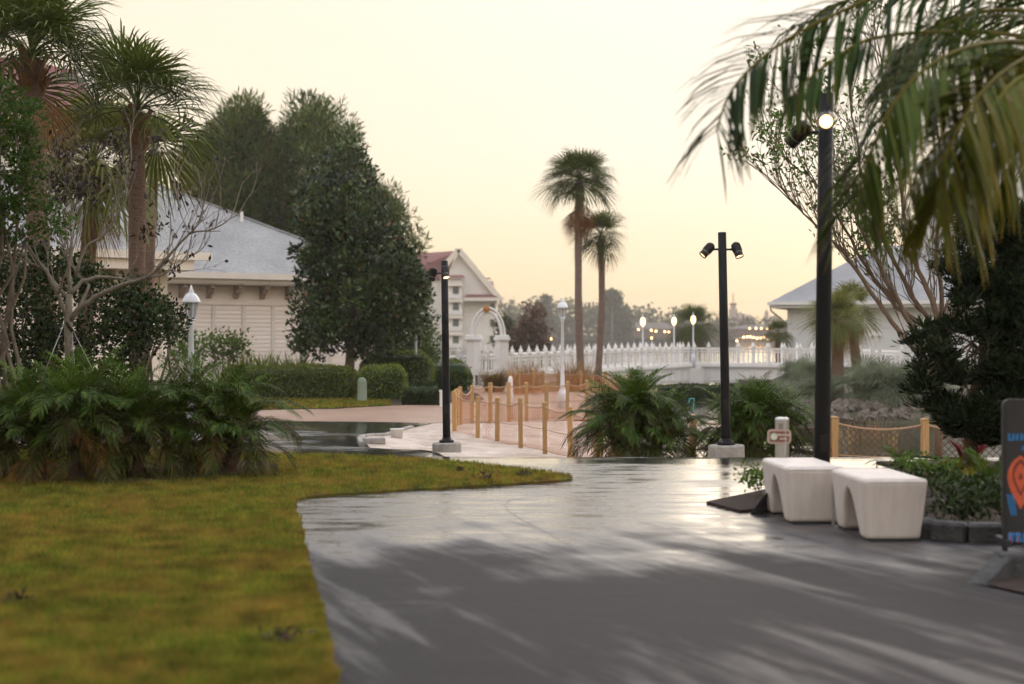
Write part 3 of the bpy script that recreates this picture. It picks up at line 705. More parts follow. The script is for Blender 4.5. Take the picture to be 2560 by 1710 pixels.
def pinnate_mesh(name, L, n, ll, e0, e1, m, w=0.014, brown=0.0, seed=0, fold=0.35, tipbrown=0.25, droop=0.35, rach=0.008, stalk=0.14, light=0.5):
    """feather frond growing along +X, rising at e0 and ending at e1 degrees"""
    rnd = random.Random(seed); mm = M()
    N = 14; pts = [Vector((0, 0, 0))]
    for i in range(N):
        t = (i + .5) / N; e = R(e0 + (e1 - e0) * t ** 1.2)
        pts.append(pts[-1] + Vector((math.cos(e), 0.05 * math.sin(seed * 2.1 + t * 2) , math.sin(e))) * (L / N))
    def at(t):
        x = t * N; i = min(N - 1, int(x)); f = x - i; return pts[i].lerp(pts[i + 1], f), (pts[i + 1] - pts[i]).normalized()
    mm.tube(pts[::2], [rach * (1 - .75 * i / (len(pts[::2]) - 1)) for i in range(len(pts[::2]))], 4, False, (light * .8, brown * .8 + .1, 0, 1))
    for k in range(n):
        t = stalk + (1 - stalk) * (k + .5) / n
        p, d = at(t); side = Vector((0, 1, 0)); up = side.cross(d) * -1
        prof = (0.55 + .45 * math.sin(PI * min(1, (t - stalk) / (1 - stalk) * 0.95 + .12))) if t < .9 else .55
        for s_ in (-1, 1):
            l_ = ll * prof * rnd.uniform(.85, 1.1)
            phi = R(62 - 38 * t + rnd.uniform(-7, 7))
            dv = (d * math.cos(phi) + side * (s_ * math.sin(phi)) + up * (fold * math.sin(phi) + rnd.uniform(-.1, .1))).normalized()
            q0 = p; q1 = p + dv * (l_ * .55) - Vector((0, 0, droop * .12 * l_)); q2 = p + dv * l_ - Vector((0, 0, droop * .62 * l_))
            wd = (d - dv * d.dot(dv)).normalized() * w * rnd.uniform(.8, 1.15)
            c = (jit(light, .3), min(1, brown + (rnd.random() < tipbrown) * rnd.uniform(0, .25)), 0, 1); c2 = (c[0], min(1, c[1] + tipbrown * rnd.uniform(0, .8)), 0, 1)
            b = len(mm.v)
            mm.v += [tuple(q0 - wd * .35), tuple(q0 + wd * .35), tuple(q1 + wd), tuple(q1 - wd), tuple(q2)]
            mm.c += [c, c, c, c, c2]; mm.f += [(b, b + 1, b + 2, b + 3), (b + 3, b + 2, b + 4)]
    return mm.mesh(name, m)

def fan_mesh(name, Lp, Rr, nseg, e0, e1, m, spread=135, brown=0.0, seed=0, droop=0.4, light=0.5, pr=0.012, tip=0.3):
    """fan palm leaf: stalk along +X then a pleated fan with drooping split tips"""
    rnd = random.Random(seed); mm = M(); N = 7; pts = [Vector((0, 0, 0))]
    for i in range(N):
        e = R(e0 + (e1 - e0) * (i + .5) / N); pts.append(pts[-1] + Vector((math.cos(e), 0, math.sin(e))) * (Lp / N))
    mm.tube(pts, [pr * (1.3 - .6 * i / N) for i in range(N + 1)], 4, False, (light, brown + .05, 0, 1))
    d = (pts[-1] - pts[-2]).normalized(); o = pts[-1]; y = Vector((0, 1, 0)); up = d.cross(y) * -1
    if up.z < 0: up = -up
    for k in range(nseg):
        u = (k + .5) / nseg * 2 - 1; phi = R(spread) * u; dl = R(spread) / nseg
        dv = (d * math.cos(phi) + y * math.sin(phi) + up * (0.28 * abs(math.sin(phi)) + .06 * (-1) ** k)).normalized()
        l_ = Rr * (0.72 + .28 * math.cos(phi * .8)) * rnd.uniform(.9, 1.07)
        tn = (y * math.cos(phi) - d * math.sin(phi)).normalized()
        cost = 0.13 * max(0, math.cos(phi))            # midrib pulls the middle of the fan down
        def pt(s_): return o + dv * (l_ * s_) - Vector((0, 0, 1)) * (l_ * (droop * s_ ** 2.6 + cost * s_ * s_))
        w1 = math.tan(dl) * l_ * .48; wm = w1 * .66
        c = (jit(light, .22), min(1, brown + rnd.uniform(0, .1)), 0, 1); c2 = (c[0], min(1, c[1] + tip * rnd.uniform(.1, 1)), 0, 1)
        b = len(mm.v); hang = rnd.uniform(0, .12) * l_
        a0, a1, a2, a3 = pt(.03), pt(.48), pt(.78), pt(1.0) - Vector((0, 0, hang))
        mm.v += [tuple(a0), tuple(a1 - tn * wm), tuple(a1 + tn * wm), tuple(a2 - tn * wm * .6), tuple(a2 + tn * wm * .6), tuple(a3)]
        mm.c += [c, c, c, c, c, c2]; mm.f += [(b, b + 1, b + 2), (b + 1, b + 3, b + 4, b + 2), (b + 3, b + 5, b + 4)]
    return mm.mesh(name, m)

def leaf_arrays(C, size, asp, r, dirs=None, spread=1.0, tint=(0.0, 1.0), brown=0.05, bend=0.25):
    """one folded leaf (two quads as 6 verts -> 2 quads) per centre"""
    n = len(C)
    d = r.normal(0, 1, (n, 3))
    if dirs is not None: d = dirs + d * spread
    d /= np.linalg.norm(d, axis=1, keepdims=True) + 1e-9
    q = r.normal(0, 1, (n, 3)); s_ = np.cross(d, q); s_ /= np.linalg.norm(s_, axis=1, keepdims=True) + 1e-9
    nrm = np.cross(d, s_)
    L = size * r.uniform(.6, 1.25, (n, 1)); W = L * asp
    v = np.empty((n, 4, 3))
    v[:, 0] = C; v[:, 1] = C + d * L * .5 + s_ * W - nrm * W * bend; v[:, 2] = C + d * L; v[:, 3] = C + d * L * .5 - s_ * W - nrm * W * bend
    c = np.zeros((n, 4, 4)); c[..., 0] = np.clip(r.uniform(tint[0], tint[1], n), 0, 1)[:, None]
    c[..., 1] = (r.uniform(0, 1, n) < brown)[:, None] * r.uniform(.4, 1, n)[:, None]; c[..., 3] = 1
    return v.reshape(-1, 3), c.reshape(-1, 4)

def leaf_mesh(name, v, c, m):
    n = len(v) // 4
    return np_mesh(name, v, np.arange(n * 4).reshape(n, 4), c, m)

def poly_points(poly, Y0, dep, n, r, edge=0.0):
    """random points in the volume whose outline, seen from the path, is poly; thickest in the middle"""
    pa = np.array(poly, float); x0, y0 = pa.min(0); x1, y1 = pa.max(0); o = []
    X = np.zeros(0); Yp = np.zeros(0)
    while len(X) < n:
        a = r.uniform(x0, x1, n * 3); b = r.uniform(y0, y1, n * 3); ok = inside(poly, a, b)
        X = np.concatenate([X, a[ok]]); Yp = np.concatenate([Yp, b[ok]])
    X = X[:n]; Yp = Yp[:n]
    dd = polydist(poly, X, Yp); mx = dd.max() + 1e-6
    half = dep * np.sqrt(np.clip(1 - (1 - dd / mx) ** 2, 0, 1))
    sgn = np.sign(r.uniform(-1, .55, n)); Y = Y0 + sgn * half * np.sqrt(r.uniform(0.1, 1, n))
    return np.stack([(X - CX) * Y / F, Y, CH - (Yp - HY) * Y / F], -1)

def crown_mesh(name, poly, Y0, dep, nclump, cr, per, size, asp, m, seed=1, up=0.5, tint=(0, 1), brown=0.05, flat=1.0, out=0.6, clump_tint=0.35):
    r = np.random.default_rng(seed)
    C = poly_points(poly, Y0, dep, nclump, r)
    mid = C.mean(0)
    rad = cr * r.uniform(.55, 1.3, nclump)
    D = r.normal(0, 1, (nclump, per, 3)); D /= np.linalg.norm(D, axis=2, keepdims=True)
    rr = r.uniform(.25, 1, (nclump, per, 1)) ** .5
    pos = C[:, None] + D * rr * rad[:, None, None] * np.array([1, 1, flat])
    dirs = D * out + np.array([0, 0, up])
    v, c = leaf_arrays(pos.reshape(-1, 3), size, asp, r, dirs.reshape(-1, 3), .5, tint, brown)
    ct = np.repeat(r.uniform(-clump_tint, clump_tint, nclump), per * 4)
    c[:, 0] = np.clip(c[:, 0] + ct, 0, 1)
    return leaf_mesh(name, v, c, m), C

def limb(mm, a, b, r0, r1, wob=0.06, n=6, k=6, rnd=random):
    a = Vector(a); b = Vector(b); L = (b - a).length
    pts = []
    for i in range(k + 1):
        t = i / k; p = a.lerp(b, t)
        if 0 < i < k: p += Vector((rnd.uniform(-1, 1), rnd.uniform(-1, 1), rnd.uniform(-.6, .6))) * (wob * L)
        pts.append(p)
    mm.tube(pts, [r0 + (r1 - r0) * i / k for i in range(k + 1)], n)
    return pts

def twigs(mm, p, d, L, r, depth, rnd, tips, spread=0.7, up=0.15, kids=(2, 3), n=4, shrink=0.68):
    d = d.normalized(); k = 3; pts = [p]
    for i in range(k):
        d = (d + Vector((rnd.uniform(-1, 1), rnd.uniform(-1, 1), rnd.uniform(-1, 1))) * .16 + Vector((0, 0, up * .25))).normalized()
        pts.append(pts[-1] + d * (L / k))
    mm.tube(pts, [r * (1 - .45 * i / k) for i in range(k + 1)], n, False)
    if depth == 0:
        tips.append((pts[-1], d)); tips.append((pts[-2], d)); return
    for _ in range(rnd.randint(*kids)):
        nd = (d + Vector((rnd.uniform(-1, 1), rnd.uniform(-1, 1), rnd.uniform(-1, 1))) * spread + Vector((0, 0, up))).normalized()
        twigs(mm, pts[rnd.choice((-1, -1, -2))], nd, L * shrink * rnd.uniform(.8, 1.15), r * .58, depth - 1, rnd, tips, spread, up, kids, n, shrink)

# ---- broad tree whose crown outline is known
def tree(name, label, cat, base, poly, Y0, dep, trunk_r, m, bark, nclump, cr, per, size, asp, seed, limbs=9, fork=0.3, group=None, trunks=None, **kw):
    t = thing(name, label, cat, base, group=group)
    me, C = crown_mesh('crown', poly, Y0, dep, nclump, cr, per, size, asp, m, seed, **kw)
    link('crown', me, t, True)
    rnd = random.Random(seed); mm = M()
    base = Vector(base); top = Vector(C[C[:, 2] > np.percentile(C[:, 2], 85)].mean(0))
    ctr = Vector(C.mean(0))
    pts = [base + Vector((0, 0, -.1)), base.lerp(ctr, .35), base.lerp(ctr, .75), ctr.lerp(top, .5), top]
    mm.tube(pts, [trunk_r * 1.15, trunk_r * .9, trunk_r * .65, trunk_r * .4, trunk_r * .12], 8)
    mm.build('trunk', bark, t, True, True)
    bm_ = M()
    sel = rnd.sample(range(len(C)), min(limbs, len(C)))
    for i in sel:
        q = Vector(C[i]); a = pts[1].lerp(pts[3], rnd.uniform(.1, .9))
        limb(bm_, a, q, trunk_r * .35, trunk_r * .08, .05, 5, 4, rnd)
    bm_.build('branches', bark, t, True, True)
    return t

def text_mesh(cu):
    o = bpy.data.objects.new('lettering', cu); COL.objects.link(o)
    bpy.context.view_layer.update()
    me = bpy.data.meshes.new_from_object(o.evaluated_get(bpy.context.evaluated_depsgraph_get()))
    bpy.data.objects.remove(o); return me

# ================================================================ BUILDINGS
def wall_frame(A, ang):
    """local frame: u along the front, v into the building, w up; returns a function to world"""
    ca, sa = math.cos(ang), math.sin(ang); A = Vector(A)
    def W(u, v, w): return Vector((A.x + ca * u - sa * v, A.y + sa * u + ca * v, A.z + w))
    return W, Matrix.Rotation(ang, 3, 'Z')

def hip_roof(mm, W, u0, u1, v0, v1, z, rise, run, thick=0.0):
    c = [W(u0, v0, z), W(u1, v0, z), W(u1, v1, z), W(u0, v1, z)]
    dv = (v1 - v0) / 2; run = min(run, dv)
    r0 = W(u0 + run, v0 + dv, z + rise); r1 = W(u1 - run, v0 + dv, z + rise)
    mm.add(c + [r0, r1], [(0, 1, 5, 4), (1, 2, 5), (2, 3, 4, 5), (3, 0, 4), (3, 2, 1, 0)])

# ---- left house: main block with hip roof, and the wing that stands nearer on its left
ang = math.atan2(0.54, 0.84)
house = thing('lakeside_house', 'cream clapboard house with grey hip roof behind the magnolia', 'house', (-13.5, 57, -.45), 0)
W, RM = wall_frame((-13.5, 57.0, -0.45), ang)
def part(name, mm, m, parent=house, **kw): return mm.build(name, m, parent, world=True, **kw)
EZ = 4.05 + .45           # gutter top above the house base
u0, u1, dpt = -7.0, 9.0, 14.6
mm = M()
mm.add([W(u0, 0, -.3), W(u1, 0, -.3), W(u1, dpt, -.3), W(u0, dpt, -.3), W(u0, 0, EZ - .5), W(u1, 0, EZ - .5), W(u1, dpt, EZ - .5), W(u0, dpt, EZ - .5)],
       [(0, 1, 5, 4), (1, 2, 6, 5), (2, 3, 7, 6), (3, 0, 4, 7)])
part('wall', mm, MT['cream'])
mm = M(); hip_roof(mm, W, u0 - .9, u1 + .9, -.9, dpt + .9, EZ, 4.35, 8.2)
roof = part('roof', mm, MT['shingle'])
for a_, b_ in ((W(u1 + .9, -.9, EZ), W(u1 + .9 - 8.2, -.9 + 8.2, EZ + 4.35)), (W(u0 - .9, -.9, EZ), W(u0 - .9 + 8.2, 7.3, EZ + 4.35))):
    mm = M(); mm.bar(a_, b_, .28, .07); mm.build('ridge_cap', MT['shingle'], roof, world=True)
for u, v in ((6.9, 1.75), (4.4, 3.9)):
    zz = EZ + (v + .9) * .53
    mm = M(); mm.tube([W(u, v, zz - .3), W(u, v, zz + .42)], .07, 8); mm.build('vent_pipe', MT['white'], roof, world=True)
mm = M(); mm.bar(W(u0 - .95, -1.0, EZ - .10), W(u1 + .95, -1.0, EZ - .10), .2, .24); mm.bar(W(u0 - .9, -.86, EZ - .30), W(u1 + .9, -.86, EZ - .30), .10, .16)
part('gutter', mm, MT['creamtrim'])
mm = M(); mm.bar(W(u0 - .8, -.42, EZ - .41), W(u1 + .8, -.42, EZ - .41), .84, .05); part('soffit', mm, MT['cream'])
mm = M(); mm.bar(W(u0, -.03, EZ - .85), W(u1, -.03, EZ - .85), .06, .8); part('frieze', mm, MT['cream'])
# scroll bracket profile, extruded
prof = [(0, 0), (-.62, 0), (-.62, -.14), (-.44, -.2), (-.36, -.34), (-.2, -.38), (-.16, -.52), (0, -.56)]
cb = M(); cb.add([Vector((-.09, y, z)) for y, z in prof] + [Vector((.09, y, z)) for y, z in prof],
                 [tuple(range(8)), tuple(range(15, 7, -1))] + [(i, i + 8, (i + 1) % 8 + 8, (i + 1) % 8) for i in range(8)])
cbm = cb.mesh('corbel', MT['corbel'])
for k in range(13):
    link('corbel', cbm, house, True, W(-5.6 + k * 1.16, -.065, EZ - .44), (0, 0, ang))
# siding bays: every board its own piece between upright trim
zt = EZ - 1.28
bb = M(); bb.add([(-.5, 0, 0), (.5, 0, 0), (.5, -.004, .165), (-.5, -.004, .165), (-.5, -.034, 0), (.5, -.034, 0), (.5, -.008, .165), (-.5, -.008, .165)],
                 [(4, 5, 6, 7), (0, 1, 5, 4), (3, 7, 6, 2), (0, 4, 7, 3), (1, 2, 6, 5)])
bbm = bb.mesh('board', MT['cream'])
bays = [(-3.6 + 1.3 * i, -3.6 + 1.3 * (i + 1)) for i in range(9)]
for bi, (a, b) in enumerate(bays):
    mm = M(); mm.bar(W(a, -.04, -.2), W(a, -.04, zt + .02), .16, .05, up=(0, 0, 1)); 
    mm2 = M(); mm2.box(W(a, -.03, zt / 2 - .1), (.15, .075, zt + .2), ang); part('batten', mm2, MT['creamtrim'])
    for k in range(22):
        z = zt - .17 * (k + 1)
        if z < .6: break
        if bi == 0 and z < 2.62: continue
        link('board', bbm, house, True, W((a + b) / 2, 0, z), (0, 0, ang), (b - a - .16, 1, 1))
# window in the first bay
wn_ = M(); wn_.box(W(-2.95, -.02, 1.85), (1.06, .05, 1.5), ang); win = part('window', wn_, MT['pane'])
for du, dz, sx, sz in ((-.56, 0, .1, 1.7), (.56, 0, .1, 1.7), (0, .8, 1.2, .12), (0, -.8, 1.3, .1), (0, 0, 1.0, .05)):
    mm = M(); mm.box(W(-2.95 + du, -.06, 1.85 + dz), (sx, .07, sz), ang); mm.build('window_frame', MT['corbel'] if dz == .8 else MT['creamtrim'], win, world=True)
mm = M(); mm.box(W(-3.62, -.06, 1.9), (.22, .12, 4.3), ang); mm.box(W(u1, -.02, 1.9), (.2, .1, 4.3), ang); part('corner_board', mm, MT['creamtrim'])

wing = thing('house_wing', 'nearer cream wing with grey roof and deep white gutter behind the palms', 'house', (-10, 44.5, -.4), 0)
ec = Vector((-9.36, 43.8, -.45)); Ww, _ = wall_frame(ec, ang)      # origin at the eave corner
mm = M(); mm.add([Ww(-22, .95, -.2), Ww(-1.0, .95, -.2), Ww(-1.0, 12.5, -.2), Ww(-22, 12.5, -.2), Ww(-22, .95, EZ - .5), Ww(-1.0, .95, EZ - .5), Ww(-1.0, 12.5, EZ - .5), Ww(-22, 12.5, EZ - .5)],
                 [(0, 1, 5, 4), (1, 2, 6, 5), (2, 3, 7, 6), (3, 0, 4, 7)]); part('wall', mm, MT['cream'], wing)
mm = M(); hip_roof(mm, Ww, -23, 0, 0, 13.2, EZ, 3.3, 6.2); part('roof', mm, MT['shingle'], wing)
mm = M(); mm.bar(Ww(-23, -.06, EZ - .1), Ww(.08, -.06, EZ - .1), .2, .24); part('gutter', mm, MT['creamtrim'], wing)
mm = M(); mm.bar(Ww(-23, .42, EZ - .38), Ww(-.45, .42, EZ - .38), .9, .3); part('fascia', mm, MT['creamtrim'], wing)
mm = M(); mm.box(Ww(-1.1, .93, 1.9), (.24, .1, 4.2), ang); part('corner_board', mm, MT['creamtrim'], wing)
for k in range(4):
    link('corbel', cbm, wing, True, Ww(-1.6 - k * 1.25, .93, EZ - .55), (0, 0, ang))

# ---- maroon roofed wing far behind the left palms
bt = thing('gabled_hotel_wing', 'far cream hotel wing with a maroon gabled roof behind the left palms', 'building', (-31, 100, -.4))
X0, X1, YB = PX(60, 100), PX(205, 100), 100
zE = PZ(300, 100); zR = PZ(150, 100)
mm = M(); mm.add([(X0 - 6, YB, -.5), (X1 + 1.5, YB, -.5), (X1 + 1.5, YB + 9, -.5), (X0 - 6, YB + 9, -.5), (X0 - 6, YB, zE), (X1 + 1.5, YB, zE), (X1 + 1.5, YB + 9, zE), (X0 - 6, YB + 9, zE)],
                 [(0, 1, 5, 4), (1, 2, 6, 5), (2, 3, 7, 6), (3, 0, 4, 7)]); mm.build('wall', MT['hotel'], bt, world=True)
mm = M(); mm.add([(X0 - 7, YB - 1, zE), (X1 + 2.2, YB - 1, zE), (X1 + 2.2, YB + 10, zE), (X0 - 7, YB + 10, zE), (X0 - 3, YB + 4, zR + 1), (X1 - 1.4, YB + 4, zR)],
                 [(0, 1, 5, 4), (1, 2, 5), (2, 3, 4, 5), (3, 0, 4)]); mm.build('roof', MT['maroon'], bt, world=True)
mm = M(); mm.bar((X1 + 2.2, YB - 1.1, zE + .1), (X1 - 1.4, YB + 3.9, zR + .15), .5, .5); mm.bar((X0 - 7, YB - 1.1, zE), (X1 + 2.2, YB - 1.1, zE), .3, .5); mm.build('rake_board', MT['creamtrim'], bt, world=True)
for k in range(4):
    mm = M(); mm.box((X0 - 4 + k * 2.4, YB - .03, zE - 1.6), (1.1, .1, 1.5)); wp = mm.build('window', MT['pane'], bt, world=True)
    mm = M(); mm.box((X0 - 4 + k * 2.4, YB - .08, zE - .8), (1.4, .12, .15)); mm.build('window_head', MT['white'], wp, world=True)

# ---- white hotel beyond the gate
Yh = 240.0
ht = thing('lakeside_hotel', 'tall white hotel with maroon gabled roof beyond the arched gate', 'building', (PX(1170, Yh), Yh, -.7))
def hx(px): return PX(px, Yh)
def hz(py): return PZ(py, Yh)
# right gabled front
mm = M(); mm.add([(hx(1160), Yh, -1), (hx(1240), Yh, -1), (hx(1240), Yh, hz(742)), (hx(1148), Yh, hz(628)), (hx(1112), Yh, hz(700)), (hx(1112), Yh, -1)], [(5, 0, 1, 2, 3, 4)])
mm.add([(hx(1240), Yh, -1), (hx(1240), Yh + 24, -1), (hx(1240), Yh + 24, hz(742)), (hx(1240), Yh, hz(742))], [(0, 1, 2, 3)]); mm.build('wall', MT['hotel'], ht, world=True)
mm = M(); mm.box(((hx(990) + hx(1118)) / 2, Yh + 8, (hz(700) - 1) / 2), (hx(1118) - hx(990), 14, hz(700) + 1)); mm.build('side_block', MT['hotel'], ht, world=True)
mm = M(); mm.add([(hx(960), Yh + .6, hz(703)), (hx(1112), Yh + .6, hz(700)), (hx(1146), Yh + .6, hz(626)), (hx(960), Yh + 8, hz(632)), (hx(1146), Yh + 24, hz(626)), (hx(1250), Yh + 24, hz(752)), (hx(1250), Yh - .6, hz(752)), (hx(1146), Yh - .6, hz(623))],
                 [(0, 1, 2, 3), (7, 6, 5, 4)]); mm.build('roof', MT['maroon'], ht, world=True)
mm = M(); mm.bar((hx(1254), Yh - .8, hz(752)), (hx(1147), Yh - .8, hz(624)), .5, .9); mm.bar((hx(1110), Yh - .8, hz(668)), (hx(1147), Yh - .8, hz(624)), .5, .9); mm.build('rake_board', MT['creamtrim'], ht, world=True)
mm = M(); mm.add([(hx(1162), Yh - 2.0, hz(744)), (hx(1246), Yh - 2.0, hz(744)), (hx(1240), Yh, hz(736)), (hx(1166), Yh, hz(736))], [(0, 1, 2, 3)]); mm.build('gable_skirt_roof', MT['maroon'], ht, world=True)
mm = M(); mm.bar((hx(1160), Yh - 1.9, hz(749)), (hx(1250), Yh - 1.9, hz(749)), .4, .55); mm.build('cornice', MT['creamtrim'], ht, world=True)
mm = M(); mm.add([(hx(1100), Yh - 3, hz(697)), (hx(1165), Yh - 3, hz(697)), (hx(1158), Yh - .6, hz(688)), (hx(1100), Yh - .6, hz(688))], [(0, 1, 2, 3)]); mm.build('bay_roof', MT['maroon'], ht, world=True)
mm = M(); mm.box((hx(1130), Yh - 1.2, (hz(698) - 1) / 2), (hx(1157) - hx(1104), 2.3, hz(698) + 1)); bay = mm.build('balcony_bay', MT['hotel'], ht, world=True)
for py in (728, 768, 808, 850):
    mm = M(); mm.box((hx(1141), Yh - 2.4, hz(py)), (1.0, .2, 1.3)); wpn = mm.build('window', MT['pane'], ht, world=True)
    mm = M(); mm.box((hx(1134), Yh - 2.45, hz(py + 14)), (3.0, .4, .75)); mm.build('balcony_rail', MT['white'], wpn, world=True)
    mm = M(); mm.box((hx(1134), Yh - 2.6, hz(py - 13)), (3.4, .5, .22)); mm.build('window_head', MT['creamtrim'], wpn, world=True)
for px, py in ((1231, 807), (1231, 768), (1231, 848)):
    mm = M(); mm.box((hx(px), Yh - .05, hz(py)), (.75, .2, 1.15)); mm.build('window', MT['pane'], ht, world=True)
for py in (750, 795, 838, 870):
    mm = M(); mm.box((hx(1070), Yh + .9, hz(py)), (1.4, .2, 1.3)); mm.build('window', MT['pane'], ht, world=True)
    mm = M(); mm.box((hx(1040), Yh + .9, hz(py)), (1.4, .2, 1.3)); mm.build('window', MT['pane'], ht, world=True)
mm = M(); mm.box((hx(1222), Yh + 3.4, hz(712)), (1.4, 4, 1.4)); dm = mm.build('dormer', MT['hotel'], ht, world=True)
mm = M(); mm.add([(hx(1208), Yh + 1.2, hz(694)), (hx(1226), Yh + 1.2, hz(694)), (hx(1238), Yh + 1.2, hz(716)), (hx(1238), Yh + 6, hz(716)), (hx(1226), Yh + 6, hz(694)), (hx(1208), Yh + 6, hz(694))], [(0, 1, 4, 5), (1, 2, 3, 4)]); mm.build('dormer_roof', MT['maroon'], dm, world=True)

# ---- right house across the pond
rh = thing('pond_house', 'pale house with grey hip roof across the pond', 'house', (20, 86, -.3))
Wr, _ = wall_frame((PX(1968, 86), 86, -.3), R(-18)); YR = 86; AR = R(-18)
EZr = PZ(754, 85) + .3
mm = M(); mm.add([Wr(0, 0, -.3), Wr(16, 0, -.3), Wr(16, 10, -.3), Wr(0, 10, -.3), Wr(0, 0, EZr - .3), Wr(16, 0, EZr - .3), Wr(16, 10, EZr - .3), Wr(0, 10, EZr - .3)],
                 [(0, 1, 5, 4), (1, 2, 6, 5), (2, 3, 7, 6), (3, 0, 4, 7)]); mm.build('wall', MT['blue_wall'], rh, world=True)
mm = M(); hip_roof(mm, Wr, -.9, 17, -.9, 11, EZr, 3.6, 5.9); rr_ = mm.build('roof', MT['shingle2'], rh, world=True)
mm = M(); mm.box(Wr(1.9, 2.6, EZr + 1.5), (.28, .28, 1.2)); mm.build('chimney', MT['white'], rr_, world=True)
mm = M(); mm.bar(Wr(-.95, -.98, EZr - .1), Wr(17, -.98, EZr - .1), .18, .2); mm.bar(Wr(-.98, -.98, EZr - .1), Wr(-.98, 11, EZr - .1), .18, .2); mm.build('gutter', MT['white'], rh, world=True)
mm = M(); mm.bar(Wr(-.85, -.45, EZr - .3), Wr(17, -.45, EZr - .3), .9, .14); mm.bar(Wr(-.45, 0, EZr - .3), Wr(-.45, 10.8, EZr - .3), .85, .14); mm.build('soffit', MT['white'], rh, world=True)
mm = M(); mm.tube([Wr(-.9, -.9, EZr - .25), Wr(-.85, -.85, EZr - .55), Wr(-.08, -.08, EZr - 1.25), Wr(-.08, -.08, .1)], .05, 6); mm.build('downspout', MT['steel_dark'], rh, world=True)
for k in range(12):
    mm = M(); mm.box(Wr(.12 + k * 1.3, -.02, EZr / 2 - .3), (.16, .06, EZr - .2), AR); mm.build('batten', MT['white'], rh, world=True)
for k in range(11):
    for zc, hh in ((EZr - 1.15, .9), (EZr - 2.6, 1.7)):
        mm = M(); mm.box(Wr(.77 + k * 1.3, -.01, zc), (.95, .05, hh), AR); mm.build('panel', MT['blue_wall'], rh, world=True, bevel=.02, seg=1)

# ---- tall hotel block behind the bare tree at the right
th = thing('white_hotel_block', 'white hotel block with paired windows behind the bare tree', 'building', (PX(2480, 130), 130, -.3))
x0, x1 = PX(2375, 130), PX(2760, 130); zt_ = PZ(395, 130)
mm = M(); mm.box(((x0 + x1) / 2, 135, (zt_ - .5) / 2), (x1 - x0, 10, zt_ + .5)); mm.build('wall', MT['blue_wall'], th, world=True)
mm = M(); mm.add([(x0 - 1, 129, zt_), (x1, 129, zt_), (x1, 141, zt_), (x0 - 1, 141, zt_), (x0 + 5, 135, zt_ + 4.5), (x1 - 4, 135, zt_ + 4.5)], [(0, 1, 5, 4), (1, 2, 5), (2, 3, 4, 5), (3, 0, 4), (3, 2, 1, 0)]); mm.build('roof', MT['shingle2'], th, world=True)
for py in (528, 450, 606, 684):
    for px in (2402, 2500, 2590):
        mm = M(); mm.box((PX(px, 130), 129.97, PZ(py, 130)), (1.15, .1, 1.3)); wp = mm.build('window', MT['pane'], th, world=True)
        for dx in (-.62, 0, .62):
            mm = M(); mm.box((PX(px, 130) + dx, 129.9, PZ(py, 130)), (.14, .12, 1.4)); mm.build('mullion', MT['white'], wp, world=True)
        mm = M(); mm.box((PX(px, 130), 129.88, PZ(py, 130) - .8), (1.6, .2, .18)); mm.build('window_sill', MT['white'], wp, world=True)
    mm = M(); mm.box(((x0 + x1) / 2, 129.9, PZ(py + 36, 130)), (x1 - x0, .2, .5)); mm.build('string_course', MT['white'], th, world=True)

# ================================================================ BRIDGE AND GATE
GZ0 = -0.55
bridge = thing('white_bridge', 'white footbridge with pointed railing posts over the pond', 'bridge', (5, 68, -.6))
near = [(PX(1278, 58), 58.0), (PX(1735, 76), 76.0), (PX(2040, 72.5), 72.5), (PX(2150, 70), 70.0)]
deckz = [(-.2), (.05), (.02), (-.15)]
def offs(poly, d):
    o = []
    for i, p in enumerate(poly):
        a = Vector(poly[max(0, i - 1)]); b = Vector(poly[min(len(poly) - 1, i + 1)]); t = (b - a).normalized(); n_ = Vector((-t.y, t.x))
        o.append((p[0] + n_.x * d, p[1] + n_.y * d))
    return o
far = offs(near, 3.0)
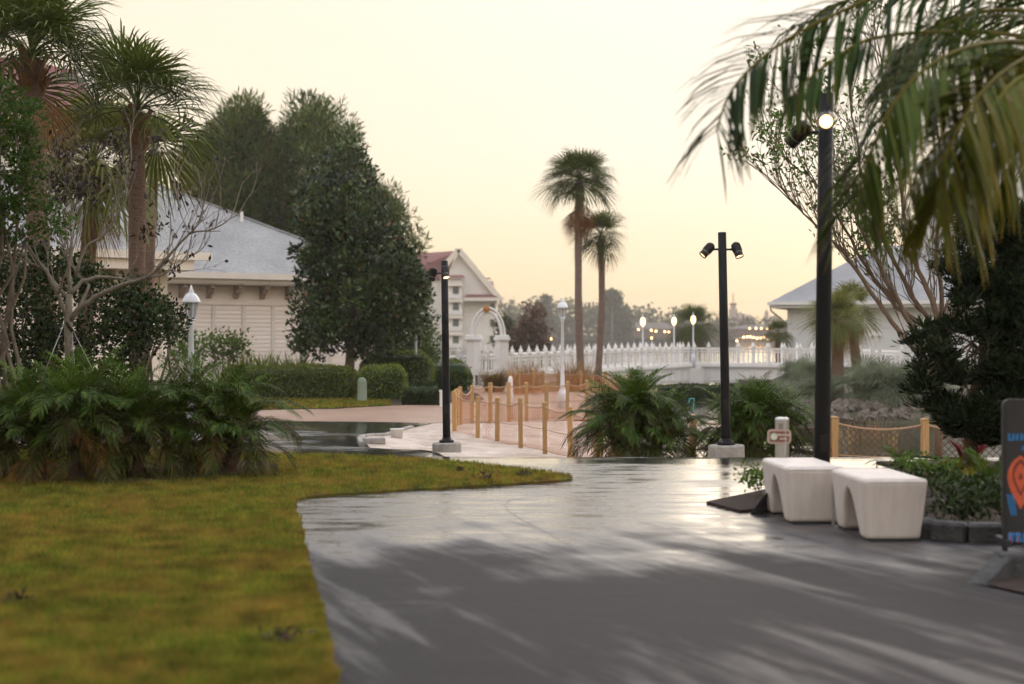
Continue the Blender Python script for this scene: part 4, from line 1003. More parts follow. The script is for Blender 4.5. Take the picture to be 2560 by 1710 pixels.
# tuned so the rail top and the fascia sit as seen
def rail_z(i, t):
    a = [PZ(892, 58), PZ(871, 76), PZ(875, 72.5), PZ(880, 70)]; return a[i] + (a[i + 1] - a[i]) * t
def base_z(i, t):
    a = [PZ(938, 58), PZ(912, 76), PZ(915, 72.5), PZ(920, 70)]; return a[i] + (a[i + 1] - a[i]) * t
finial = M(); finial.lathe([(.08, 0), (.11, .03), (.11, .07), (.05, .09), (.07, .12), (.05, .16), (.02, .24), (.0, .32)], 8)
fin_me = finial.mesh('finial', MT['white'], True)
pm = M(); pm.box((0, 0, .5), (.115, .115, 1.0)); post_me = pm.mesh('railing_post', MT['white'])
bm_ = M(); bm_.lathe([(.022, 0), (.022, .2), (.034, .3), (.022, .4), (.034, .6), (.022, .7), (.022, 1)], 5); bal_me = bm_.mesh('baluster', MT['white'])
nb = 0
for side, line in (('n', near), ('f', far)):
    for i in range(3):
        a = Vector(line[i]); b = Vector(line[i + 1]); L = (b - a).length; n_ = max(2, round(L / .8))
        if side == 'f' and i == 2: n_ = 2
        za, zb = rail_z(i, 0), rail_z(i, 1); ba, bb_ = base_z(i, 0), base_z(i, 1)
        for zoff, w, h in ((0, .1, .1), (-.16, .06, .05), (None, .12, .1)):
            mm = M()
            if zoff is None: mm.bar((*a, ba + .06), (*b, bb_ + .06), w, h)
            else: mm.bar((*a, za + zoff), (*b, zb + zoff), w, h)
            mm.build('rail', MT['white'], bridge, world=True)
        for k in range(n_ + (1 if i == 2 else 0)):
            t = k / n_; p = a.lerp(b, t); zr = za + (zb - za) * t; z0 = ba + (bb_ - ba) * t
            po = link('railing_post', post_me, bridge, True, (p.x, p.y, z0), None, (1, 1, (zr - z0 + .08)))
            link('finial', fin_me, po, True, (p.x, p.y, zr + .08))
        cnt_ = round(L / .27)
        for k in range(cnt_):
            t = (k + .5) / cnt_; p = a.lerp(b, t); zr = za + (zb - za) * t; z0 = ba + (bb_ - ba) * t
            nb += 1
            if nb <= 290: link('baluster', bal_me, bridge, True, (p.x, p.y, z0 + .1), None, (1, 1, zr - z0 - .12))
# fascia, raised panels, deck
for i in range(2):
    a = Vector(near[i]); b = Vector(near[i + 1]); L = (b - a).length; d = (b - a).normalized(); yaw = math.atan2(d.y, d.x); nn = Vector((d.y, -d.x))
    bot = [PZ(975, 58), PZ(957, 76), PZ(957, 72.5)]
    mm = M(); za, zb = base_z(i, 0), base_z(i, 1)
    mm.add([(*a, bot[i]), (*b, bot[i + 1]), (*b, zb), (*a, za), (*(a - nn * .2), bot[i]), (*(b - nn * .2), bot[i + 1]), (*(b - nn * .2), zb), (*(a - nn * .2), za)],
           [(0, 1, 2, 3), (4, 7, 6, 5), (0, 4, 5, 1), (3, 2, 6, 7), (0, 3, 7, 4), (1, 5, 6, 2)]); mm.build('fascia', MT['white'], bridge, world=True)
    mm = M(); mm.bar((*(a + nn * .05), za - .04), (*(b + nn * .05), zb - .04), .14, .12); mm.build('cornice', MT['white'], bridge, world=True)
    n_ = round(L / .85)
    for k in range(n_):
        t = (k + .5) / n_; p = a.lerp(b, t) + nn * .012; zc = (za + (zb - za) * t + bot[i] + (bot[i + 1] - bot[i]) * t) / 2
        hh = (za + (zb - za) * t - bot[i] - (bot[i + 1] - bot[i]) * t) - .36
        if hh < .2: continue
        mm = M()
        for dx, dz, sx, sz in ((0, hh / 2, .62, .045), (0, -hh / 2, .62, .045), (-.3, 0, .045, hh), (.3, 0, .045, hh)):
            mm.box((dx, 0, dz), (sx, .04, sz))
        mm.build('panel_moulding', MT['white'], bridge, world=True, loc=(p.x, p.y, zc - .03), rot=(0, 0, yaw))
mm = M()
for i in range(3):
    mm.add([(*near[i], base_z(i, 0) + .0), (*near[i + 1], base_z(i, 1)), (*far[i + 1], base_z(i, 1)), (*far[i], base_z(i, 0))], [(0, 1, 2, 3)])
mm.build('deck', MT['hotel'], bridge, world=True)
pp = near[1]; mm = M(); mm.box((pp[0], pp[1] - .1, (PZ(957, 76) + base_z(1, 0)) / 2), (1.5, .7, base_z(1, 0) - PZ(957, 76) + .1), R(20)); mm.build('pier', MT['white'], bridge, world=True)
mm = M(); mm.box((PX(1990, 72), 74, -1.3), (5, 4, 1.2)); mm.box((PX(1500, 66), 69.5, -1.2), (4, 3, 1.0)); mm.build('abutment', MT['rock'], bridge, world=True)

gate = thing('arched_gate', 'white arched garden gate with a carved orange keystone and letter panels', 'gate', (-1.0, 58, GZ0))
gy = 58.0
def gx_(px): return PX(px, gy)
for px, yy in ((1177, gy), (1261, gy), (1190, gy + 1.6), (1247, gy + 1.6)):
    zt_ = PZ(846, gy); mm = M(); w_ = .34
    mm.box((gx_(px), yy, (zt_ + GZ0) / 2 - .1), (w_, w_, zt_ - GZ0 + .2)); pl = mm.build('pillar', MT['white'], gate, world=True, bevel=.02, seg=1)
    mm = M(); mm.box((gx_(px), yy, zt_ - .02), (w_ + .14, w_ + .14, .14)); mm.box((gx_(px), yy, zt_ + .09), (w_ + .04, w_ + .04, .1)); mm.build('capital', MT['white'], pl, world=True, bevel=.02, seg=1)
for dr in (0.0, -.16):
    mm = M(); zc = PZ(842, gy); rx = (gx_(1263) - gx_(1177)) / 2 - .02 + dr; rz = zc and (PZ(770, gy) - zc + dr); cx_ = (gx_(1263) + gx_(1177)) / 2
    mm.tube([(cx_ + rx * math.cos(a), gy - .02, zc + rz * math.sin(a)) for a in np.linspace(0, PI, 25)], .05, 6); mm.build('arch', MT['white'], gate, world=True, smooth=True)
mm = M(); zc = PZ(842, gy); rx = (gx_(1259) - gx_(1190)) / 2; rz = PZ(780, gy) - zc
mm.tube([(cx_ + rx * math.cos(a), gy + 1.6, zc + rz * math.sin(a)) for a in np.linspace(0, PI, 25)], .05, 6); mm.build('arch', MT['white'], gate, world=True, smooth=True)
mm = M()
for k in range(12):
    a = 2 * PI * k / 12; c_ = Vector((gx_(1216) + .1 * math.cos(a), gy - .1, PZ(773, gy) + .1 * math.sin(a)))
    mm.lathe([(.0, -.05), (.045, -.02), (.05, .02), (.0, .05)], 6, c_, Matrix.Rotation(PI / 2, 3, 'X'))
mm.lathe([(.0, -.05), (.07, -.02), (.07, .03), (.0, .06)], 8, (gx_(1216), gy - .12, PZ(773, gy)), Matrix.Rotation(PI / 2, 3, 'X'))
MT['carved'] = mat('orange carving', (0.40, 0.15, 0.035), 0.5, 0.3, 20, col2=(0.55, 0.25, 0.07))
mm.build('keystone', MT['carved'], gate, world=True)
for (pa, pb, n_) in ((1138, 1170, 7), (1196, 1248, 11)):
    mm = M(); mm.bar((gx_(pa), gy + .5, PZ(900, gy)), (gx_(pb), gy + .5, PZ(900, gy)), .06, .06); mm.build('rail', MT['white'], gate, world=True)
    mm = M(); mm.bar((gx_(pa), gy + .5, PZ(948, gy)), (gx_(pb), gy + .5, PZ(948, gy)), .06, .08); mm.build('rail', MT['white'], gate, world=True)
    for k in range(n_):
        px = pa + (pb - pa) * k / (n_ - 1); top = PZ(862 + 14 * abs(math.sin(k * .7)), gy)
        mm = M(); mm.bar((gx_(px), gy + .5, -.62), (gx_(px), gy + .5, top), .035, .035); mm.build('picket', MT['white'], gate, world=True)
for ch, px, py, s_ in (('P', 1148, 905, .62), ('O', 1213, 899, .46)):
    cu = bpy.data.curves.new('letter', 'FONT'); cu.body = ch; cu.size = s_; cu.extrude = .02; cu.align_x = 'CENTER'; cu.offset = .015
    cu.materials.append(MT['white']); o = link('letter', text_mesh(cu), gate, True, (gx_(px), gy + .42, PZ(py, gy)), (PI / 2, 0, 0))

# ================================================================ LAMPS
def spotlight(parent, at, arm_dir, body_dir, lit, s=1.0):
    at = Vector(at); arm = Vector(arm_dir).normalized(); bd = Vector(body_dir).normalized()
    kn = at + arm * .085 * s
    mm = M(); mm.tube([at - arm * .02, kn], .014 * s, 6); mm.lathe([(.0, -.03 * s), (.026 * s, -.015 * s), (.026 * s, .015 * s), (0, .03 * s)], 8, kn)
    h = mm.build('spotlight', MT['fixture'], parent)
    q = Vector((0, 0, 1)).rotation_difference(bd).to_matrix()
    c = kn + arm * .055 * s + bd * .02
    mm = M(); rr_ = .058 * s
    mm.lathe([(rr_ * .6, -.12 * s), (rr_ * .95, -.10 * s), (rr_, -.09 * s), (rr_, .10 * s), (rr_ * .93, .10 * s), (rr_ * .9, .07 * s)], 18, c, q)
    mm.build('housing', MT['fixture'], h, smooth=False)
    for k in range(12):
        a = 2 * PI * k / 12; v = q @ Vector((math.cos(a) * rr_ * 1.02, math.sin(a) * rr_ * 1.02, 0))
        mm = M() if k == 0 else mm
        mm.bar(c + v + bd * -.09 * s, c + v + bd * .02 * s, .008 * s, .012 * s, up=v)
    mm.build('cooling_fins', MT['fixture'], h)
    mm = M(); mm.lathe([(rr_ * 1.03, .03 * s), (rr_ * 1.05, .034 * s), (rr_ * 1.03, .038 * s)], 18, c, q); mm.build('ring', MT['ring'], h)
    mm = M(); mm.lathe([(0, .078 * s), (rr_ * .86, .078 * s), (rr_ * .86, .082 * s), (0, .084 * s)], 16, c, q); mm.build('lens', MT['lens'] if lit else MT['lens_off'], h)
    return h

def lamp_post(label, base, top_z, heads, lean=(0, 0), footing=None, dia=.125, s=1.0):
    t = thing('path_lamp', label, 'lamp post', base, tilt=lean, group='black path lamps')
    hgt = top_z - base[2]; r = dia / 2
    fz = footing[1] if footing else 0
    mm = M(); mm.lathe([(r * 1.02, fz), (r * 1.02, fz + .4), (r * .97, hgt * .6), (r * .93, hgt), (r * .5, hgt + .004)], 20); mm.build('pole', MT['black'], t, smooth=True)
    mm = M(); mm.lathe([(.12, fz), (.125, fz + .012), (.12, fz + .035), (.085, fz + .05), (.066, fz + .09)], 20); mm.build('base_flange', MT['black'], t, smooth=True)
    for k in range(4):
        a = PI / 4 + k * PI / 2; mm = M(); mm.lathe([(.011, 0), (.011, .03), (.006, .034)], 6, (.1 * math.cos(a), .1 * math.sin(a), fz + .03)); mm.build('bolt', MT['ring'], t)
    mm = M(); mm.box((0, -r * .99, fz + .55), (.06, .012, .14)); mm.build('access_hatch', MT['fixture'], t, bevel=.003, seg=1)
    if footing:
        mm = M(); mm.lathe([(footing[0], -.5), (footing[0], fz - .02), (footing[0] - .02, fz), (0.05, fz)], 28); mm.build('footing', MT['footing'], t)
    for z, arm, body, lit in heads:
        at = Vector(arm).normalized() * r * .95; at.z = z - base[2]
        spotlight(t, at, arm, body, lit, s)
    return t
YA, YB_, YC, YD = 23.5, 19.6, 12.2, 17.0
b = G(1117, YA); lamp_post('black lamp post left of centre on the sand in front of the rope fence', b, PZ(652, YA), [(PZ(683, YA), (-1, .15, 0), (-.22, .1, -.95), False), (PZ(681, YA), (.12, -1, 0), (.15, -.45, -.85), True)], lean=(0, R(-.7)), footing=(.24, PZ(1106, YA) - b.z))
b = G(1818, YB_); lamp_post('black lamp post with two splayed spotlights between the centre palm bushes', b, PZ(581, YB_), [(PZ(623, YB_), (-1, -.05, 0), (-.68, -.15, -.7), True), (PZ(624, YB_), (1, -.1, 0), (.24, -.36, -.9), True)], lean=(0, R(-1.15)), footing=(.25, PZ(1112, YB_) - b.z))
b = Vector((PX(2054, YC), YC, .0)); lamp_post('near black lamp post with glowing spotlight behind the white benches', b, PZ(235, YC), [(PZ(309, YC), (-.2, -1, 0), (-.22, -.92, -.28), True), (PZ(330, YC), (-1, .3, 0), (-.55, .5, -.65), False)], lean=(0, R(.6)), dia=.135, s=1.12)
b = Vector((PX(2526, YD), YD, 0.0)); lamp_post('black lamp post half hidden behind the dark conifer at the right edge', b, PZ(455, YD), [(PZ(508, YD), (-1, -.25, 0), (-.62, -.55, -.55), True)])

def lantern(label, base, top_z, lit=False, group=None, wide=1.0, name='garden_lantern'):
    t = thing(name, label, 'lamp post', base, group=group)
    h = top_z - base[2]; w = wide
    mm = M(); mm.lathe([(.16 * w, -.15), (.16 * w, .42), (.14 * w, .46), (.12 * w, .5), (.10 * w, .52), (.075 * w, .6), (.055 * w, 1.1), (.045 * w, h - .72), (.06 * w, h - .70), (.04 * w, h - .66)], 10); mm.build('pole', MT['lampwhite'], t, smooth=True)
    q = h - .66
    if lit:
        mm = M(); mm.lathe([(.05 * w, q), (.14 * w, q + .1), (.17 * w, q + .25), (.12 * w, q + .4), (.02, q + .46)], 12); mm.build('globe', MT['lens_far'], t, smooth=True)
        mm = M(); mm.lathe([(.10 * w, q + .42), (.05 * w, q + .47), (.03 * w, q + .55), (0.004, q + .64)], 8); mm.build('finial', MT['lampwhite'], t)
    else:
        mm = M(); mm.lathe([(.05 * w, q - .02), (.09 * w, q + .02), (.08 * w, q + .05), (.075 * w, q + .06)], 6); mm.build('lantern_base', MT['lampwhite'], t)
        mm = M(); mm.lathe([(.07 * w, q + .06), (.125 * w, q + .33)], 6); gl = mm.build('lantern_glass', MT['glass'], t)
        mm = M()
        for k in range(6):
            a = 2 * PI * k / 6; mm.bar((.075 * w * math.cos(a), .075 * w * math.sin(a), q + .05), (.13 * w * math.cos(a), .13 * w * math.sin(a), q + .34), .016 * w)
        mm.build('lantern_bars', MT['lampwhite'], gl)
        mm = M(); mm.lathe([(.175 * w, q + .33), (.17 * w, q + .36), (.13 * w, q + .44), (.09 * w, q + .49), (.04 * w, q + .52), (.05 * w, q + .55), (.03 * w, q + .58), (.008, q + .66)], 12); mm.build('lantern_roof', MT['lampwhite'], t, smooth=True)
    return t
lantern('white lantern post behind the left palm bushes in front of the cream wall', G(478, 26), PZ(712, 26))
lantern('white lantern post half hidden by the right side of the magnolia', G(1039, 51), PZ(745, 51))
lantern('tall white lantern post beside the two cabbage palms behind the rope fence', G(1406, 43), PZ(743, 43), wide=1.0)
for px, Y, py in ((1607, 72, 783), (1685, 78, 783), (1733, 75.6, 779)):
    z = base_z(0, (Y - 58) / 18) if Y < 76 else base_z(0, .98)
    lantern({1607: 'lit globe lamp on the bridge, leftmost of three', 1685: 'lit globe lamp on the bridge, middle of three', 1733: 'lit globe lamp on the bridge, rightmost of three'}[px], (PX(px, Y), Y, z), PZ(py, Y), True, 'lit bridge lamps', .8, 'bridge_lamp')
mm = M(); mm.lathe([(.09, -.1), (.08, .5), (.06, 1.05), (.05, 1.1), (.0, 1.14)], 10)
tag(mm.build('white_bollard', MT['white'], smooth=True, loc=G(1276, 38.6)), 'short tapered white bollard behind the rope fence post', 'bollard')

# ================================================================ ROPE FENCES
def rope_fence(label, posts, netm, net_cell=.085, sag=.13, mid=True, h_net=.86, pw=.095):
    p0 = posts[0]; t = thing('rope_fence', label, 'fence', (p0[0], p0[1], H(p0[0], p0[1])), group='rope fences')
    P3 = []
    for x, y, zt in posts:
        zb = H(x, y) - .25; mm = M(); mm.box((0, 0, (zb + zt) / 2), (pw, pw, zt - zb)); a = random.uniform(-.3, .3)
        po = mm.build('post', MT['wood'], t, world=True, bevel=.008, seg=1, loc=(x, y, 0), rot=(random.uniform(-.012, .012), random.uniform(-.012, .012), a))
        mm = M(); w2 = pw * .56; mm.add([(-w2, -w2, zt), (w2, -w2, zt), (w2, w2, zt), (-w2, w2, zt), (0, 0, zt + .035), (-w2, -w2, zt + .012), (w2, -w2, zt + .012), (w2, w2, zt + .012), (-w2, w2, zt + .012)],
                                          [(3, 2, 1, 0), (0, 1, 6, 5), (1, 2, 7, 6), (2, 3, 8, 7), (3, 0, 5, 8), (5, 6, 4), (6, 7, 4), (7, 8, 4), (8, 5, 4)])
        mm.build('post_cap', MT['wood'], po, world=True, loc=(x, y, 0), rot=(0, 0, a))
        P3.append(Vector((x, y, zt)))
    for a, b in zip(P3, P3[1:]):
        L = (b - a).length; N = 10
        top = [a.lerp(b, i / N) + Vector((0, 0, -.06 - sag * L * .75 * 4 * (i / N) * (1 - i / N) / 1.4)) for i in range(N + 1)]
        mm = M(); mm.tube(top, .016, 5, False); mm.build('rope', MT['rope'], t, world=True)
        if mid:
            for dz in (.52, .94):
                mm = M(); mm.tube([a + Vector((0, 0, -dz)), a.lerp(b, .5) + Vector((0, 0, -dz - .02)), b + Vector((0, 0, -dz))], .011, 4, False); mm.build('rope', MT['rope'], t, world=True)
        # diamond netting hung from the rope
        d = (b - a); d.z = 0; dn = d.normalized(); mm = M()
        W_ = d.length; hn = h_net; c = net_cell
        def zt(u): s_ = u / W_; return a.z + (b.z - a.z) * s_ - .07 - sag * L * .75 * 4 * s_ * (1 - s_) / 1.4
        def zb(u): s_ = u / W_; return a.z + (b.z - a.z) * s_ - hn - .1
        th_ = .006; k = -hn
        nrm = Vector((-dn.y, dn.x, 0))
        while k < W_:
            for sg in (1, -1):
                pts = []
                for j in range(5):
                    f = j / 4; u = k + hn * f if sg > 0 else k + hn * (1 - f)
                    if 0 <= u <= W_: zz = zb(u) + (zt(u) - zb(u)) * f; pts.append(a + dn * u + Vector((0, 0, zz - a.z)) + nrm * .003 * sg)
                for p, q in zip(pts, pts[1:]):
                    e = (q - p).normalized().cross(nrm) * th_
                    mm.add([p - e, p + e, q + e, q - e], [(0, 1, 2, 3)])
            k += c
        o = mm.build('netting', netm, t, world=True); o['kind'] = 'stuff'
    return t
def fp(px, Y, py): return (PX(px, Y), Y, PZ(py, Y))
rope_fence('front and back run of timber posts with rope and orange net round the sand', [fp(1560, 25.6, 1046), fp(1490, 26.6, 1034), fp(1425, 27.6, 1020), fp(1361.5, 28.5, 1008), fp(1301, 29.4, 997), fp(1244, 30.6, 996), fp(1195, 31, 994), fp(1136, 31.9, 980), fp(1142, 33.6, 975), fp(1150, 34.4, 969), fp(1180, 36.3, 966),
            fp(1226, 36.6, 959), fp(1272, 37.0, 958), fp(1316, 37.6, 958), fp(1366, 38.2, 957), fp(1419, 38.8, 955), fp(1467, 39.4, 953), fp(1520, 40.0, 952), fp(1580, 40.6, 951)], MT['net'])
rope_fence('timber post and rope fence with diamond net along the water at the right', [fp(1500, 22.3, 1042), fp(1732, 22.2, 1040), fp(1900, 21.9, 1040), fp(2085, 20.2, 1045), fp(2312, 20.0, 1050), fp(2545, 19.8, 1052)], MT['net_dark'], .10)
rope_fence('low far fence with dense orange net below the bridge railing', [fp(1275, 50, 928), fp(1297, 50.4, 927), fp(1333, 51, 927), fp(1358, 51.5, 928), fp(1402, 52, 928), fp(1452, 52.5, 929), fp(1515, 53, 930), fp(1580, 53.5, 931)], MT['net'], .06, h_net=.72, mid=False)

# ================================================================ FOREGROUND FURNITURE
def bench(label, loc, rz, L=.88, W_=.48, Hh=.44):
    t = thing('stone_bench', label, 'bench', loc, rz, group='white stone benches')
    # side profile in (y,z): two flared legs joined under one seat, arch between
    top = L / 2; bot = L / 2 - .055; prof = [(-bot, 0)]
    prof += [(-bot - .019, .15), (-top, Hh - .02), (-top + .02, Hh), (top - .02, Hh), (top, Hh - .02), (bot + .019, .15), (bot, 0)]
    arch = []
    for k in range(11):
        s_ = k / 10 * 2 - 1; arch.append((-s_ * .215, .33 * (1 - abs(s_) ** 1.8)))
    prof += arch
    n = len(prof); mm = M(); cs = 7
    rows = []
    for j in range(cs):           # across the width, rounded towards the ends
        f = j / (cs - 1) * 2 - 1
        row = []
        for (y, z) in prof:
            wz = W_ / 2 * (0.84 + .16 * z / Hh)
            ry = 1 - .035 * max(0, abs(f) - .5) * 2 * (1 if abs(y) > .3 else 0)
            row.append((f * wz * .985, y * ry, z - .004 * (abs(f) > .99) * (z > .4)))
        rows.append(row)
    for r_ in rows: mm.v += r_; mm.c += [(.5, 0, 0, 1)] * n
    for j in range(cs - 1):
        for i in range(n): mm.f.append((j * n + i, j * n + (i + 1) % n, (j + 1) * n + (i + 1) % n, (j + 1) * n + i))
    mm.f += [tuple(range(n))[::-1], tuple(range((cs - 1) * n, cs * n))]
    mm.build('seat_block', MT['benchwhite'], t, bevel=.03, seg=4)
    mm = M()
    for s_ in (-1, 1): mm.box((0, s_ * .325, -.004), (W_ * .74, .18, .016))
    mm.build('painted_foot_shadow', MT['strap'], t, loc=(0, 0, .006))  # black slabs under the legs stand in for their contact shadow
    return t
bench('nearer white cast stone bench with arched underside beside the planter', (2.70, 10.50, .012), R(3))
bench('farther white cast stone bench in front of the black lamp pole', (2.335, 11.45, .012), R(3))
mm = M(); mm.box((0, 0, .16), (.022, .022, .32)); t = tag(mm.build('steel_stake', MT['steel'], loc=(PX(2087, 10.9), 10.95, .0)), 'short steel stake standing between the two white benches', 'stake')

sg = thing('notice_post', 'steel notice post with small tan and red brown sign behind the benches', 'sign', (PX(1955, 12.25), 12.25, 0.006), R(-24))
mm = M(); w2, d2, hh = .055, .055, PZ(1045, 12.25)
mm.box((0, 0, hh / 2), (.11, .10, hh)); mm.build('post', MT['steel'], sg, bevel=.02, seg=3)
mm = M(); mm.box((0, 0, .006), (.26, .26, .012)); mm.build('base_plate', MT['steel'], sg)
mm = M(); mm.add([(-.02, -.054, hh - .05), (.02, -.054, hh - .05), (.02, -.054, hh - .11), (-.02, -.054, hh - .11)], [(0, 1, 2, 3)]); mm.build('slot', MT['steel_dark'], sg)
def rrect(w, h, r, n=5):
    o = []
    for cx_, cy_, a0 in ((w / 2 - r, h / 2 - r, 0), (-w / 2 + r, h / 2 - r, 90), (-w / 2 + r, -h / 2 + r, 180), (w / 2 - r, -h / 2 + r, 270)):
        o += [(cx_ + r * math.cos(R(a0 + 90 * k / n)), cy_ + r * math.sin(R(a0 + 90 * k / n))) for k in range(n + 1)]
    return o
zs = PZ(1092, 12.25); RX = Matrix.Rotation(PI / 2, 3, 'X')
mm = M(); mm.prism(rrect(.205, .125, .035), .0, .012, RX); pn = mm.build('sign_panel', MT['sign_tan'], sg, loc=(-.012, -.056, zs), rot=(0, 0, R(24)))
mm = M(); mm.prism(rrect(.165, .09, .015), .0125, .0145, RX); mm.build('sign_face', MT['sign_red'], pn)
mm = M(); mm.lathe([(0, 0), (.031, 0), (.031, .002), (0, .002)], 20, (-.047, -.0146, 0), RX); mm.build('sign_disc', MT['sign_green'], pn)
mm = M(); mm.lathe([(0, 0), (.024, 0), (.024, .002), (0, .002)], 20, (-.047, -.0168, 0), RX); mm.build('sign_disc', MT['sign_white'], pn)
for tx, zz in (('SMOKING', .012), ('AREA', -.022)):
    cu = bpy.data.curves.new('lettering', 'FONT'); cu.body = tx; cu.size = .026; cu.extrude = .0008; cu.align_x = 'CENTER'; cu.offset = .0006; cu.materials.append(MT['sign_white'])
    link('lettering', text_mesh(cu), pn, False, (.035, -.0155, zz - .006), (PI / 2, 0, 0))

bd = thing('sidewalk_board', 'black framed standing board with blue lettering and orange ornament at right edge', 'sign', (PX(2640, 9.45), 9.45, .03), R(-5))
bw, bh = .70, PZ(998, 9.45) - .03
mm = M(); mm.prism(rrect(bw, bh - .1, .05), -.02, .02, RX); mm.build('frame', MT['board_frame'], bd, loc=(0, 0, bh / 2 + .05))
mm = M(); mm.prism(rrect(bw - .05, bh - .15, .04), .0, .004, RX); mm.build('face', MT['board'], bd, loc=(0, -.0205, bh / 2 + .05))
mm = M()
for s_ in (-1, 1): mm.box((s_ * (bw / 2 - .02), .05, .06), (.035, .3, .04)); mm.box((s_ * (bw / 2 - .02), 0, .07), (.03, .03, .14))
mm.build('feet', MT['board_frame'], bd)
# lettering is too soft to read: bands of strokes at the size and place of the words
def strokes(par, xs, z, h, m, w=.013, seed=1):
    r_ = random.Random(seed); mm = M()
    for x in xs:
        mm.box((x, -.0262, z), (w, .002, h)); 
        if r_.random() < .7: mm.box((x + w, -.0264, z + r_.choice((-.4, 0, .4)) * h), (w * 1.4, .002, h * .2))
    return mm.build('lettering', m, par)
strokes(bd, np.arange(-.31, .31, .027), PZ(1094, 9.4) - .03, .046, MT['print_blue'], .014, 1)
strokes(bd, np.arange(-.22, .22, .027), PZ(1122, 9.4) - .03, .03, MT['print_blue'], .014, 2)
strokes(bd, np.arange(-.31, .31, .024), PZ(1346, 9.4) - .03, .06, MT['print_blue'], .012, 3)
strokes(bd, np.arange(-.30, .31, .048), PZ(1346, 9.4) - .03, .075, MT['print_orange'], .006, 4)
zc = PZ(1215, 9.4) - .03
def leafshape(w, h, z0, x0, m, y, n=12, flip=1):
    pts = [(x0 + w * math.sin(PI * min(1, (k / n)) ** .75), z0 + h * (k / n - .5) * flip) for k in range(n + 1)] + [(x0 - w * math.sin(PI * (k / n) ** .75), z0 + h * (k / n - .5) * flip) for k in range(n - 1, 0, -1)]
    mm = M(); mm.add([(a, y, b_) for a, b_ in pts], [tuple(range(len(pts)))]); return mm.build('ornament', m, bd)
for k, x0 in enumerate((-.235, -.01, .215)):
    leafshape(.085, .36, zc + .02, x0, MT['print_orange'], -.0255, flip=-1)
    leafshape(.055, .25, zc + .05, x0, MT['print_dark'], -.0262, flip=-1); leafshape(.040, .19, zc + .05, x0, MT['print_orange'], -.0268, flip=-1); leafshape(.012, .05, zc + .06, x0, MT['print_dark'], -.0274)
    mm = M()
    for s_ in (-1, 1):
        for q in range(3): mm.bar((x0 + s_ * (.05 + .018 * q), -.026, zc - .06), (x0 + s_ * (.03 + .014 * q), -.026, zc - .20), .008, .002, up=(0, 1, 0))
    mm.build('ornament', MT['print_blue'], bd)

# ---- planting bed and stone kerbs on the right
BED = [GP(1766, 1262), GP(1850, 1284), (1.95, 11.78), (2.2, 12.05), (2.4, 12.5), (2.85, 12.5), (3.08, 11.9), (3.1, 11.0), (3.12, 10.6), GP(2330, 1340), GP(2430, 1345), GP(2560, 1346), (5.5, 10.4), (8, 11), (8, 16.4), (4.2, 16.4), GP(2240, 1172), GP(2120, 1186), GP(2000, 1210), GP(1880, 1238)]
sheet('planting_bed', BED, 0.03, 0.35, MT['mulch'], thick=.03)
kb = thing('planter_kerb', 'dark rough stone kerb along the planting bed behind the near bench', 'kerb', (*GP(2400, 1350), 0))
kpts = [GP(2290, 1336), GP(2330, 1350), GP(2420, 1356), GP(2530, 1358), (4.6, 10.0), (5.6, 10.3), (7, 10.6)]
for a, b in zip(kpts, kpts[1:]):
    mm = M(); mm.bar((*a, .065), (a[0] + (b[0] - a[0]) * .985, a[1] + (b[1] - a[1]) * .985, .065), .16, .15); mm.build('kerb_stone', MT['kerb_black'], kb, world=True, bevel=.02, seg=1)
kb = thing('bed_edge_kerb', 'sloping dark kerb stone at the bed tip left of the notice post', 'kerb', (*GP(1905, 1280), 0))
a = Vector((*GP(1872, 1288), 0)); b = Vector((*GP(1945, 1278), 0))
mm = M(); mm.add([a, b, b + Vector((.1, .55, 0)), a + Vector((.18, .5, 0)), a + Vector((.14, .03, .17)), b + Vector((0, 0, .19)), b + Vector((.1, .45, .19)), a + Vector((.22, .40, .17))],
                 [(3, 2, 1, 0), (4, 5, 6, 7), (0, 1, 5, 4), (1, 2, 6, 5), (2, 3, 7, 6), (3, 0, 4, 7)]); mm.build('kerb_stone', MT['kerb_black'], kb, world=True, bevel=.012, seg=1)
kb = thing('corner_planter_kerb', 'dark sloping stone kerb of the nearest planter at lower right', 'kerb', (*GP(2500, 1450), 0))
a = Vector((*GP(2408, 1466), 0)); b = Vector((*GP(2475, 1440), 0)); c = Vector((*GP(2800, 1440), 0)); e = Vector((4.2, 6.9, 0))
mm = M(); up = Vector((0, 0, .13)); s_ = Vector((.12, .0, 0)); i1 = Vector((.10, -.12, 0))
mm.add([a, b, b + i1, a + Vector((.13, -.02, 0)), a + Vector((.05, 0, .015)), b + Vector((.03, -.02, .15)), b + i1 + Vector((0, 0, .15)), a + Vector((.11, -.02, .015))], [(3, 2, 1, 0), (4, 5, 6, 7), (0, 1, 5, 4), (1, 2, 6, 5), (2, 3, 7, 6), (3, 0, 4, 7)])
mm.build('kerb_stone', MT['kerb_black'], kb, world=True, bevel=.01, seg=1)
for q in range(3):
    p0 = b.lerp(c, q / 3) + Vector((.02, 0, 0)); p1 = b.lerp(c, (q + .98) / 3); mm = M(); mm.bar(p0 + Vector((0, -.06, .075)), p1 + Vector((0, -.06, .075)), .14, .15); mm.build('kerb_stone', MT['kerb_black'], kb, world=True, bevel=.012, seg=1)
sheet('corner_bed', [(a.x + .12, a.y - .04), (b.x + .08, b.y - .14), (c.x, c.y - .12), (5, 6.6), (3.6, 6.9), (3.05, 7.6)], .02, .25, MT['mulch'])

